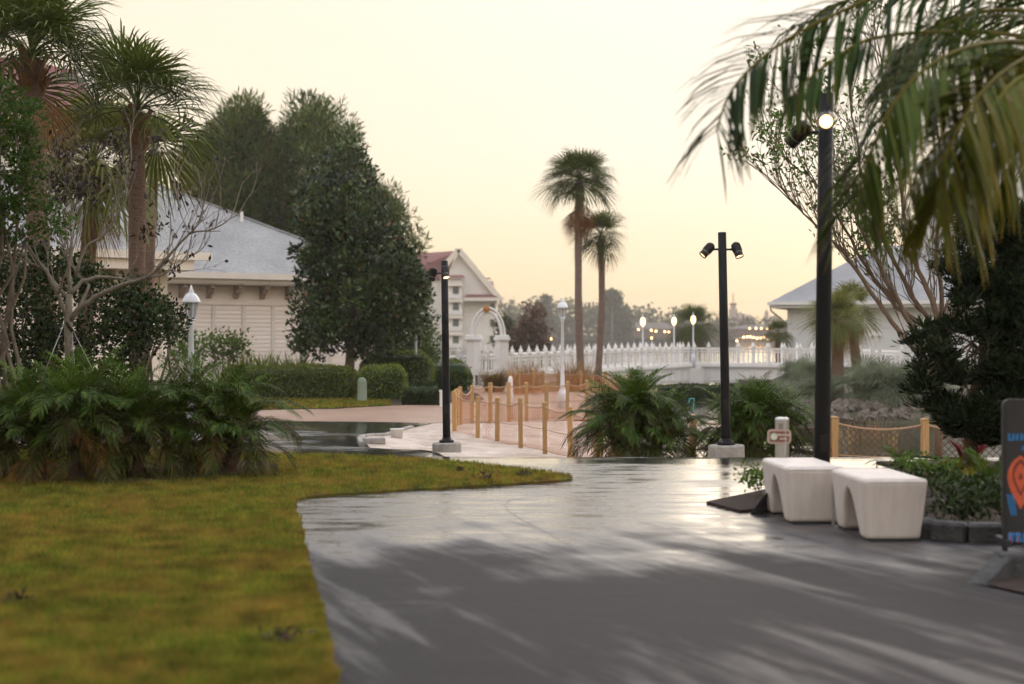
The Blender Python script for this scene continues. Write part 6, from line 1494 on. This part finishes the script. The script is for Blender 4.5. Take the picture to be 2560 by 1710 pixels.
# ---- bare young tree with guy wires
YT = 16.6
bt_ = thing('bare_young_tree', 'young tree with bare spreading branches and a black tie on its trunk', 'tree', (PX(171, YT), YT, .0))
rnd = random.Random(5); tips = []
def br(lst, r0, r1, tw=1.0, dep0=0, dep1=.4):
    pts = []; n = len(lst)
    for i, (a, b) in enumerate(lst): pts.append(P(a, b, YT + dep0 + (dep1 - dep0) * i / (n - 1)))
    mm = M(); fine_ = []
    for i in range(n - 1):
        for k in range(3): fine_.append(pts[i].lerp(pts[i + 1], k / 3) + Vector((rnd.uniform(-.012, .012), rnd.uniform(-.012, .012), rnd.uniform(-.012, .012))) * (i + k > 0))
    fine_.append(pts[-1]); N = len(fine_)
    mm.tube(fine_, [r0 + (r1 - r0) * (i / (N - 1)) ** .8 for i in range(N)], 7)
    mm.build('branch', MT['bark_light'], bt_, True, True)
    mt = M()
    for i in range(int(N * .35), N):
        if rnd.random() < .75 * tw:
            d = (fine_[min(i + 1, N - 1)] - fine_[i - 1]).normalized(); d = d + Vector((rnd.uniform(-.8, .8), rnd.uniform(-.8, .8), rnd.uniform(.0, .9)))
            twigs(mt, fine_[i], d, rnd.uniform(.25, .55), max(.0085, r1 * .9), 2, rnd, tips, .6, .25, (1, 3), 3, .7)
    if mt.v: mt.build('twigs', MT['bark_light'], bt_, True, True)
mm = M(); mm.tube([P(171, 1110, YT) * 1, P(170, 1000, YT), P(172, 900, YT), P(171, 800, YT), P(173, 735, YT)], [.058, .05, .046, .05, .036], 10); mm.build('trunk', MT['bark_light'], bt_, True, True)
br([(168, 800), (150, 745), (118, 680), (73, 621), (0, 603), (-60, 560)], .034, .008, 1, 0, -.3)
br([(173, 745), (140, 715), (113, 672), (60, 650), (0, 638)], .026, .006, 1, 0, .3)
br([(172, 742), (174, 660), (182, 595), (178, 540), (190, 470)], .03, .006, 1, 0, .15)
br([(176, 800), (203, 766), (254, 733), (327, 704), (363, 697), (420, 645), (472, 584), (540, 570), (596, 537)], .04, .005, 1, 0, -.4)
br([(472, 584), (498, 560), (505, 520), (503, 450)], .013, .004, .8, -.3, -.4)
br([(472, 584), (455, 540), (445, 500)], .009, .003, .8, -.3, -.2)
br([(176, 735), (207, 704), (247, 692), (327, 701), (400, 690), (454, 661), (498, 624)], .03, .005, 1, 0, .5)
br([(200, 768), (222, 715), (190, 680), (165, 600), (150, 540)], .022, .006, 1, 0, .5)
br([(190, 690), (214, 617), (262, 588), (312, 515), (322, 450), (330, 400)], .02, .005, .9, .1, .4)
br([(145, 735), (160, 700), (172, 650), (140, 560), (110, 480)], .016, .005, .9, -.1, -.4)
r_ = np.random.default_rng(9)
tc_ = np.array([tuple(p) for p, d in tips]); sel = tc_[r_.uniform(0, 1, len(tc_)) < .5]
extra = []
for px, py, s_, n_ in ((170, 370, .11, 90), (190, 440, .12, 90), (160, 480, .10, 60), (285, 350, .09, 80), (300, 400, .08, 40), (395, 350, .08, 50), (220, 470, .10, 70), (445, 480, .07, 26), (400, 555, .07, 26), (365, 580, .06, 16), (430, 670, .06, 18), (120, 440, .1, 60)):
    c = np.array(P(px, py, YT + .2)); extra.append(c + r_.normal(0, s_, (n_, 3)))
Cn = np.concatenate([sel] + extra); v, c = leaf_arrays(Cn, .085, .2, r_, np.tile([0, 0, -.7], (len(Cn), 1)), .6, (0, 1), .1); link('dry_leaves', leaf_mesh('dry_leaves', v, c, MT['dryleaf']), bt_, True)
mm = M(); mm.tube([P(166, 812, YT), P(172, 818, YT - .05), P(180, 826, YT), P(172, 820, YT + .05), P(166, 812, YT)], .014, 6); mm.tube([P(165, 806, YT - .04), P(182, 828, YT - .04)], .02, 6); mm.build('tie', MT['strap'], bt_, True, True)
for a, b in (((158, 815), (100, 960)), ((182, 825), (235, 930)), ((180, 826), (190, 960))):
    mm = M(); mm.tube([P(*a, YT), P(*b, YT - .3)], .005, 4); mm.build('guy_wire', MT['cable'], bt_, True, True)

# ---- dark conifer at right
pod = thing('dark_conifer', 'dense dark layered conifer at the right behind the standing board', 'tree', (PX(2420, 15.2), 15.2, .03))
polys = [[(2430, 540), (2500, 515), (2620, 530), (2620, 640), (2470, 640), (2420, 600), (2395, 560)], [(2345, 630), (2480, 620), (2640, 640), (2640, 760), (2480, 750), (2390, 720), (2350, 690)], [(2380, 735), (2500, 730), (2640, 740), (2640, 860), (2420, 850), (2360, 800)],
         [(2290, 820), (2400, 800), (2640, 830), (2640, 1000), (2420, 990), (2300, 930), (2250, 870)], [(2270, 950), (2400, 930), (2640, 950), (2640, 1140), (2480, 1130), (2380, 1070), (2300, 1030)], [(2500, 560), (2660, 560), (2680, 1180), (2520, 1160)], [(2330, 1000), (2480, 1020), (2560, 1120), (2420, 1110), (2350, 1060)]]
vs2 = []; cs2 = []; Cs = []
for k, pl in enumerate(polys):
    r = np.random.default_rng(130 + k); n_ = 110; C = poly_points(pl, 15.2 - (k == 5) * .2, .55, n_, r); Cs.append(C)
    D = r.normal(0, 1, (n_, 80, 3)); D[..., 2] = np.abs(D[..., 2]) * .8; D /= np.linalg.norm(D, axis=2, keepdims=True); pos = C[:, None] + D * r.uniform(.0, 1, (n_, 80, 1)) * .12
    v, c = leaf_arrays(pos.reshape(-1, 3), .10, .10, r, D.reshape(-1, 3) + np.array([0, 0, .3]), .35, (0, 1), .02); vs2.append(v); cs2.append(c)
link('foliage', leaf_mesh('foliage', np.concatenate(vs2), np.concatenate(cs2), MT['podo']), pod, True)
mm = M(); Ca = np.concatenate(Cs); bp_ = Vector((PX(2420, 15.2), 15.2, 0))
mm.tube([bp_ - Vector((0, 0, .05)), bp_ + Vector((.05, 0, .8)), bp_ + Vector((.3, 0, 1.7)), bp_ + Vector((.4, 0, 2.6))], [.07, .06, .05, .02], 8); mm.build('trunk', MT['bark_red'], pod, True, True)
mm = M()
for k in range(60): limb(mm, bp_ + Vector((.2, 0, random.uniform(.3, 2.2))), Vector(Ca[random.randrange(len(Ca))]), .02, .006, .05, 4, 4)
mm.build('branches', MT['bark_red'], pod, True, True)

# ---- bare multi-stemmed tree behind the lamp at right
YM = 20.6
mt_ = thing('multistem_tree', 'bare multi stemmed tree with sparse small leaves behind the near lamp', 'tree', (PX(2350, YM), YM, H(PX(2350, YM), YM)))
rnd = random.Random(15); tips = []
def stem(lst, r0, r1, dep, tw=1.0):
    n = len(lst); pts = [P(a, b, YM + dep * i / (n - 1)) for i, (a, b) in enumerate(lst)]; fine_ = []
    for i in range(n - 1):
        for k in range(3): fine_.append(pts[i].lerp(pts[i + 1], k / 3) + Vector((rnd.uniform(-.02, .02), rnd.uniform(-.02, .02), 0)))
    fine_.append(pts[-1]); N = len(fine_); mm = M(); mm.tube(fine_, [r0 + (r1 - r0) * (i / (N - 1)) for i in range(N)], 7); mm.build('stem', MT['bark_red'], mt_, True, True)
    mt = M()
    for i in range(int(N * .3), N):
        for _ in range(2):
            if rnd.random() < .8 * tw:
                d = (fine_[min(i + 1, N - 1)] - fine_[i - 1]).normalized(); d = d * 1.1 + Vector((rnd.uniform(-.7, .7), rnd.uniform(-.8, .8), rnd.uniform(-.1, .6)))
                twigs(mt, fine_[i], d, rnd.uniform(.35, .8), .013, 2, rnd, tips, .45, .2, (2, 3), 3, .72)
    mt.build('twigs', MT['bark_red'], mt_, True, True)
bs = [(2345, 1140), (2345, 1000)]
stem(bs + [(2300, 890), (2227, 806), (2155, 695), (2109, 634), (2060, 580), (2010, 535), (1975, 500)], .05, .008, -.6)
stem(bs + [(2315, 818), (2243, 768), (2185, 699), (2143, 634), (2090, 530), (2020, 440), (1965, 400)], .05, .008, .5)
stem(bs + [(2281, 818), (2227, 722), (2189, 645), (2151, 576), (2100, 450), (2050, 340), (2010, 280)], .045, .008, -.3)
stem(bs + [(2335, 821), (2277, 737), (2227, 638), (2185, 557), (2150, 420), (2130, 290), (2120, 200)], .05, .008, .4)
stem(bs + [(2354, 829), (2331, 749), (2292, 672), (2260, 540), (2240, 400), (2220, 250), (2190, 90)], .06, .008, -.4)
stem(bs + [(2361, 825), (2346, 691), (2342, 600), (2350, 450), (2340, 300), (2330, 150)], .05, .008, .2)
stem(bs + [(2369, 829), (2396, 745), (2415, 672), (2440, 540), (2470, 400), (2480, 260), (2500, 120)], .05, .008, .5)
stem(bs + [(2375, 829), (2410, 740), (2460, 640), (2520, 500), (2560, 380)], .045, .008, -.4, .8)
r_ = np.random.default_rng(10); tc_ = np.array([tuple(p) for p, d in tips]); pxs = CX + tc_[:, 0] / tc_[:, 1] * F; pys = HY - (tc_[:, 2] - CH) / tc_[:, 1] * F
pr = np.where((pxs < 2240) & (pys < 640), 1.0, .12); sel = tc_[r_.uniform(0, 1, len(tc_)) < pr]; sel = np.concatenate([sel + r_.normal(0, .04, sel.shape) for _ in range(3)])
v, c = leaf_arrays(sel, .085, .22, r_, np.tile([-.3, 0, .4], (len(sel), 1)), .8, (0, .7), .12); link('leaves', leaf_mesh('leaves', v, c, MT['fresh']), mt_, True)

# ---- low planting in the right bed
def low_shrub(label, px, Y, h, sp, n, m, seed, size=.05, z=.03): return stem_shrub(label, (PX(px, Y), Y, z), h, sp, n, size, m, seed, 'bed_shrub', 'low shrubs in the right bed', 'shrub', 9, .07, (.1, .9))
low_shrub('small bright shrub in the mulch left of the notice post', 1905, 12.75, .22, .2, 420, MT['fresh'], 141)
low_shrub('low dark shrub behind the near bench', 2290, 11.9, .28, .3, 500, MT['shrub'], 142)
low_shrub('low dark shrub right of the near bench, close to the kerb', 2360, 10.7, .24, .32, 560, MT['shrub'], 143)
low_shrub('low dark shrub in the bed left of the standing board', 2460, 10.9, .26, .32, 560, MT['shrub'], 144)
low_shrub('low shrub in the middle of the right bed', 2390, 12.2, .24, .34, 560, MT['shrub'], 145)
low_shrub('low green shrub at the back of the right bed', 2300, 14.0, .22, .3, 420, MT['fresh'], 146)
for lb, px, Y, s_, sd in (('small palm seedling at the back of the right bed by the wet path', 2250, 14.6, .42, 151), ('dark palm seedling left of the standing board', 2470, 12.6, .62, 152), ('small palm seedling right of the near bench', 2340, 13.0, .42, 153)):
    t = thing('palm_seedling', lb, 'plant', (PX(px, Y), Y, .03), group='palm seedlings in the right bed'); rnd = random.Random(sd)
    for k in range(16): link('frond', rnd.choice(PYG[('up', 'mid')[k % 2]]), t, False, (0, 0, .03), (rnd.uniform(-.2, .2), 0, k * 2.4), s_ * rnd.uniform(.8, 1.1))
tag(blades('bed_grass', [(PX(2370, 14.2), 14.2), (PX(2450, 14.2), 14.2), (PX(2470, 16), 16), (PX(2360, 16), 16)], 2600, .09, .006, MT['blade'], off=.02, seed=5), 'patch of yellow green grass in the right bed', 'grass', kind='stuff')
blade_clump('red_bromeliad', 'small pink red leaved plant under the dark conifer', 'plant', (PX(2425, 16.2), 16.2, .03), 40, .3, .018, leafmat('red leaf', (.10, .012, .018), (.28, .05, .07), trans=.3), 160, .1, 1.0)
mm = M(); mm.tube([(PX(2240, 17.3), 17.3, .02), (PX(2300, 17.0), 17.0, .03), (PX(2380, 16.8), 16.8, .03), (PX(2450, 17), 17, .02)], .014, 6); tag(mm.build('black_hose', MT['strap'], smooth=True), 'black hose lying across the path edge under the conifer', 'hose')

# ================================================================ SMALL THINGS
mm = M(); mm.lathe([(.17, -.05), (.17, .05), (.15, .07), (.15, .62), (.13, .72), (.07, .78), (0.01, .80)], 16); tag(mm.build('utility_bollard', MT['plastic_green'], smooth=True, loc=G(905, 44.9)), 'grey green utility bollard standing in the gap between two hedges', 'bollard')
bk = thing('white_bucket', 'white bucket standing on the sand left of the lamp post', 'bucket', G(992, 30.2, .01)); mm = M(); mm.lathe([(.12, 0), (.14, .18), (.15, .185), (.15, .2), (.135, .2), (.115, .02)], 16); mm.build('pail', MT['bucket'], bk, smooth=True)
mm = M(); mm.tube([(.14 * math.cos(a), -.14 * math.sin(a) * .4, .18 - .1 * math.sin(a)) for a in np.linspace(0, PI, 9)], .005, 4); mm.build('handle', MT['cable'], bk)
ul = thing('landscape_uplight', 'small grey landscape uplight on the lawn left of the palm bush', 'light', (PX(100, 16.8), 16.8, .03)); mm = M(); mm.lathe([(.05, -.02), (.05, .06), (.03, .07)], 12); mm.build('stake_base', MT['kerb_grey'], ul)
mm = M(); mm.lathe([(.03, -.05), (.055, -.03), (.06, .09), (.05, .09)], 12, (-.04, 0, .12), Matrix.Rotation(R(-40), 3, 'Y')); mm.build('housing', MT['steel_dark'], ul, smooth=True)
mm = M(); mm.tube([P(1722, 998, 22.4), P(1735, 996, 22.4), P(1733, 1020, 22.4), P(1735, 1060, 22.4)], .012, 6); mm.tube([P(1724, 1000, 22.4), P(1720, 1010, 22.4)], .010, 6); tag(mm.build('teal_hose', MT['teal'], smooth=True), 'teal hose hooked up between the two centre palm bushes', 'hose')
mm = M(); mm.box((0, 0, .22), (.16, .12, .5)); mm.box((0, 0, .49), (.2, .15, .05)); tag(mm.build('utility_box', MT['white'], loc=G(1106, 42.2), bevel=.01, seg=1), 'white utility box on a post behind the left lamp pole', 'utility box')
# clods and fallen leaves on the lawn
for k, (px, py, s_, lb) in enumerate(((710, 1600, .1, 'dark clod of soil lying in the near lawn'), (1215, 1195, .11, 'brown dried tuft near the lawn tip'), (1310, 1187, .09, 'dark dried tuft at the lawn edge by the puddles'), (45, 1500, .06, 'small dark clod at the left edge of the lawn'), (1150, 1176, .05, 'tiny brown tuft on the far lawn edge'))):
    x, y = GP(px, py, .05); r = np.random.default_rng(170 + k); n_ = 60; t = thing('soil_clod', lb, 'clod', (x, y, .03))
    bm = bmesh.new(); bmesh.ops.create_icosphere(bm, subdivisions=2, radius=s_ * .55)
    for v_ in bm.verts: v_.co = Vector((v_.co.x * r.uniform(.7, 1.3), v_.co.y * r.uniform(.6, 1.1), v_.co.z * r.uniform(.2, .6)))
    me = bpy.data.meshes.new('lump'); bm.to_mesh(me); bm.free(); me.materials.append(MT['mulch']); link('lump', me, t, False, (0, 0, .01))
    C = np.stack([r.normal(0, s_ * .5, n_), r.normal(0, s_ * .4, n_), .02 + np.abs(r.normal(0, s_ * .2, n_))], -1)
    v, c = leaf_arrays(C, .05, .15, r, None, 1, (0, 1), .3); o_ = link('dry_blades', leaf_mesh('dry_blades', v, c, MT['dryleaf']), t); o_['kind'] = 'stuff'
r = np.random.default_rng(190); n_ = 260; e_ = np.array(lawn_edge); k_ = r.integers(0, len(e_), n_); C = np.stack([e_[k_, 0] + np.abs(r.normal(0, .16, n_)), e_[k_, 1] + r.normal(0, .1, n_) - .05, np.full(n_, .012)], -1)
v, c = leaf_arrays(C, .028, .3, r, np.stack([r.normal(0, 1, n_), r.normal(0, 1, n_), np.zeros(n_)], -1), .05, (0, 1), .4); v[:, 2] = .011 + r.uniform(0, .006, len(v))
tag(link('grass_clippings', leaf_mesh('grass_clippings', v, c, MT['dryleaf'])), 'scattered clippings and leaf bits along the lawn edge on the path', 'leaf litter', kind='stuff')
# mulch ring under the left palm bushes
sheet('mulch_ring', [(-5.5, 14.9), (-5.2, 14.3), (-4.4, 13.9), (-3.6, 13.85), (-3.0, 14.35), (-2.6, 14.9), (-2.55, 15.6), (-3.0, 16.2), (-4.4, 16.2), (-5.3, 15.8)], .055, .25, MT['mulch'])

# ---- shore rocks
rk = []
for q in range(4):
    r = random.Random(200 + q); bm = bmesh.new(); bmesh.ops.create_icosphere(bm, subdivisions=1, radius=.5)
    for v_ in bm.verts: v_.co *= r.uniform(.7, 1.2); v_.co.z *= .7
    me = bpy.data.meshes.new('rock'); bm.to_mesh(me); bm.free(); me.materials.append(MT['rock']); rk.append(me)
bank = thing('rock_bank', 'bank of grey brown shore rocks across the pond below the palmettos', 'rocks', (12, 47.5, WATER_Z)); rnd = random.Random(3)
for k in range(150):
    px = rnd.uniform(1990, 2330); row = rnd.random(); Y = 47.0 + row * 1.8; z = WATER_Z + .05 + row * .55
    link('rock', rnd.choice(rk), bank, True, (PX(px, Y), Y, z), (rnd.uniform(0, 6), rnd.uniform(0, 6), rnd.uniform(0, 6)), (rnd.uniform(.28, .55), rnd.uniform(.3, .5), rnd.uniform(.28, .5)))
white_p = thing('lattice_pillar', 'white lattice garden pillar at the right end of the bridge', 'pillar', G(2190, 66)); zz = H(PX(2190, 66), 66); hh = PZ(838, 66) - zz
mm = M(); 
for sx in (-1, 1):
    for sy in (-1, 1): mm.box((sx * .17, sy * .17, hh / 2), (.07, .07, hh))
mm.box((0, 0, hh), (.5, .5, .08)); mm.box((0, 0, hh + .1), (.36, .36, .12)); mm.build('frame', MT['white'], white_p)
mm = M()
for k in range(7): z = hh - .1 - k * .22; mm.bar((-.17, -.19, z), (.17, -.19, z - .22), .03); mm.bar((.17, -.19, z), (-.17, -.19, z - .22), .03)
mm.build('lattice', MT['white'], white_p)

# ================================================================ FAR SHORE
def far_tree(label, px, top, base_py, Y, wpx, seed, m='fartree', cat='tree', umbrella=False):
    poly = [(px - wpx * .5, top + (base_py - top) * .5), (px - wpx * .35, top + (base_py - top) * .15), (px, top), (px + wpx * .35, top + (base_py - top) * .12), (px + wpx * .5, top + (base_py - top) * .5), (px + wpx * .3, base_py), (px - wpx * .3, base_py)]
    if umbrella: poly = [(px - wpx * .5, top + 14), (px - wpx * .3, top + 3), (px, top), (px + wpx * .3, top + 3), (px + wpx * .5, top + 14), (px + wpx * .2, top + 24), (px - wpx * .2, top + 24)]
    return tree('far_tree', label, cat, (PX(px, Y), Y, PZ(862, Y)), poly, Y, 3.5, .5, MT[m], MT['bark'], 60, 2.0, 30, 1.5, .3, seed, limbs=5, group='trees on the far shore')
rnd = random.Random(31)
far_tree('hazy umbrella topped pine on the far shore right of the centre palms', 1530, 736, 860, 560, 34, 301, umbrella=True)
far_tree('hazy tall tree on the far shore left of the white lantern', 1360, 740, 862, 600, 40, 302)
far_tree('hazy tree on the far shore below the umbrella pine', 1527, 765, 850, 570, 40, 303)
far_tree('hazy round tree on the far shore right of the umbrella pine', 1562, 768, 850, 575, 34, 304)
r = np.random.default_rng(40); vs2 = []; cs2 = []
wood_top = [(1000, 770), (1180, 772), (1250, 762), (1300, 757), (1345, 752), (1400, 757), (1450, 754), (1500, 762), (1545, 775), (1590, 785), (1620, 776), (1660, 768), (1700, 775), (1760, 790), (1830, 800), (1900, 797), (1980, 806), (2100, 800), (2400, 795), (2900, 790)]
xs_ = [a for a, b in wood_top]; ys_ = [b for a, b in wood_top]
n_ = 1700; pxw = r.uniform(950, 2900, n_); topw = np.interp(pxw, xs_, ys_) + r.normal(0, 3, n_); pyw = topw + (862 - topw) * r.uniform(0, 1, n_) ** .8; Yw = r.uniform(615, 660, n_)
C = np.stack([(pxw - CX) * Yw / F, Yw, CH - (pyw - HY) * Yw / F], -1); D = r.normal(0, 1, (n_, 26, 3)); pos = C[:, None] + D * 1.6
v, c = leaf_arrays(pos.reshape(-1, 3), 1.7, .35, r, None, 1, (0, 1), .08)
tag(link('far_wood', leaf_mesh('far_wood', v, c, MT['fartree'])), 'hazy continuous wood along the far lake shore', 'wood', kind='stuff')
FL = [(-400, 592), (-120, 588), (0, 594), (60, 592), (200, 597), (420, 590), (420, 640), (-400, 640)]
sheet('far_lawn', FL, .25, 30, mat('far lawn', (.13, .15, .05), .9, .2, .05))
def far_house(label, px0, px1, pyb, pye, pyr, Y, wm, rm, win=5):
    t = thing('far_lodge', label, 'building', (PX((px0 + px1) / 2, Y), Y, PZ(pyb, Y)))
    x0, x1 = PX(px0, Y), PX(px1, Y); zb, ze, zr = PZ(pyb, Y) - 1, PZ(pye, Y), PZ(pyr, Y)
    mm = M(); mm.box(((x0 + x1) / 2, Y + 6, (zb + ze) / 2), (x1 - x0, 12, ze - zb)); mm.build('wall', wm, t, world=True)
    mm = M(); W2, _ = wall_frame((x0, Y, 0), 0); hip_roof(mm, W2, -1.5, x1 - x0 + 1.5, -1.5, 13.5, ze, zr - ze, 6); mm.build('roof', rm, t, world=True)
    for k in range(win):
        xx = x0 + (x1 - x0) * (k + .5) / win; mm = M(); mm.box((xx, Y - .05, (zb + ze) / 2 + .5), (min(2.2, (x1 - x0) / win * .5), .3, (ze - zb) * .35)); mm.build('window', MT['pane'], t, world=True)
    return t
browns = mat('far brown wall', (.14, .095, .07), .8, .2, .3); tanw = mat('far tan wall', (.42, .34, .27), .8, .1, .3); dkroof = mat('far dark roof', (.11, .09, .085), .8, .2, .3); tanroof = mat('far tan roof', (.34, .24, .19), .8, .1, .3)
far_house('long brown lodge with a lamp row on the far shore', 1548, 1690, 838, 822, 806, 598, browns, dkroof, 9)
far_house('low brown lodge right of the centre lamp on the far shore', 1835, 1950, 832, 822, 812, 596, browns, dkroof, 7)
far_house('pale low pavilion with lights at the far waterline', 1845, 1935, 858, 846, 840, 590, tanw, tanroof, 8)
far_house('pale hazy hall with a tower on the far shore', 1825, 1885, 830, 795, 783, 720, tanw, tanroof, 4)
tw = thing('far_tower', 'hazy stepped tan tower with a thin mast rising above the far shore', 'tower', (PX(1836, 715), 715, PZ(800, 715))); Yt = 715
for w_, a, b in ((26, 812, 788), (20, 788, 772), (13, 772, 762), (17, 762, 757)):
    mm = M(); ww = w_ * Yt / F; mm.box((PX(1836, Yt), Yt + 4, (PZ(a, Yt) + PZ(b, Yt)) / 2), (ww, ww, PZ(b, Yt) - PZ(a, Yt))); mm.build('stage', tanw if w_ != 17 else mat('far red cap', (.35, .13, .09), .8), tw, world=True, bevel=.3, seg=1)
mm = M(); mm.tube([(PX(1836, Yt), Yt + 4, PZ(757, Yt)), (PX(1836, Yt), Yt + 4, PZ(730, Yt))], .25, 5); mm.build('mast', tanroof, tw, world=True)
tw = thing('far_spire', 'hazy narrow spire right of the tan tower on the far shore', 'tower', (PX(1918, 720), 720, PZ(820, 720)))
mm = M(); mm.box((PX(1918, 720), 722, (PZ(820, 720) + PZ(785, 720)) / 2), (1.8, 1.8, PZ(785, 720) - PZ(820, 720))); mm.build('shaft', tanw, tw, world=True)
mm = M(); mm.lathe([(1.2, PZ(785, 720)), (0.05, PZ(772, 720))], 6, (PX(1918, 720), 722, 0)); mm.build('cap', tanroof, tw, world=True)
ORD = ('first from left', 'second from left', 'third from left', 'fourth from left', 'fifth from left', 'sixth from left', 'seventh from left', 'eighth from left', 'ninth from left')
rows = (('glowing lamp in the row along the long brown lodge, %s', [(1506, 820), (1562, 821), (1575, 822), (1596, 824), (1628, 826), (1640, 828), (1662, 829), (1672, 830)]),
        ('glowing lamp low on the far lawn below the lodge, %s', [(1378, 847), (1544, 843), (1565, 845), (1629, 845)]),
        ('glowing lamp on the low lodge right of the centre lamp, %s', [(1874, 821), (1890, 821), (1903, 821), (1918, 821), (1930, 821)]),
        ('glowing lamp in the cluster at the pale pavilion, %s', [(1842, 852), (1859, 843), (1868, 842), (1876, 842), (1884, 844), (1893, 846), (1902, 845), (1910, 843), (1920, 849)]))
lights = [(px, py, lb % ORD[k]) for lb, L_ in rows for k, (px, py) in enumerate(L_)]
gl = M(); gl.lathe([(.0, -.4), (.28, -.28), (.4, 0), (.28, .28), (0, .4)], 8); gme = gl.mesh('globe', emit('far lamp glow', (1.0, .55, .22), 4.5))
pm = M(); pm.tube([(0, 0, -1), (0, 0, 0)], .08, 5); pme = pm.mesh('lamp_pole', MT['black'])
for px, py, lb in lights:
    Y = 586.0 if py > 838 else 594.5; z = PZ(py, Y); zb = H(PX(px, Y), Y)
    t = thing('shore_lamp', lb, 'lamp', (PX(px, Y), Y, zb), group='lamps along the far shore')
    link('globe', gme, t, True, (PX(px, Y), Y, z)); link('lamp_pole', pme, t, True, (PX(px, Y), Y, z - .35), None, (1, 1, max(.5, z - .35 - zb)))

# ================================================================ HAZE
hm, hn, hl, hb = nodes_of('morning haze')
hn.remove(hb); pv = hn.new('ShaderNodeVolumePrincipled'); pv.inputs['Color'].default_value = (1.0, .97, .92, 1); pv.inputs['Density'].default_value = HAZE_D; pv.inputs['Anisotropy'].default_value = .2
hl.new(pv.outputs[0], hn['Material Output'].inputs['Volume'])
mm = M(); mm.box((0, 595, 13.7), (1830, 1340, 35)); hz_ = mm.build('haze', hm); hz_['kind'] = 'stuff'; tag(hz_, 'thin pale morning haze over the lake', 'haze')
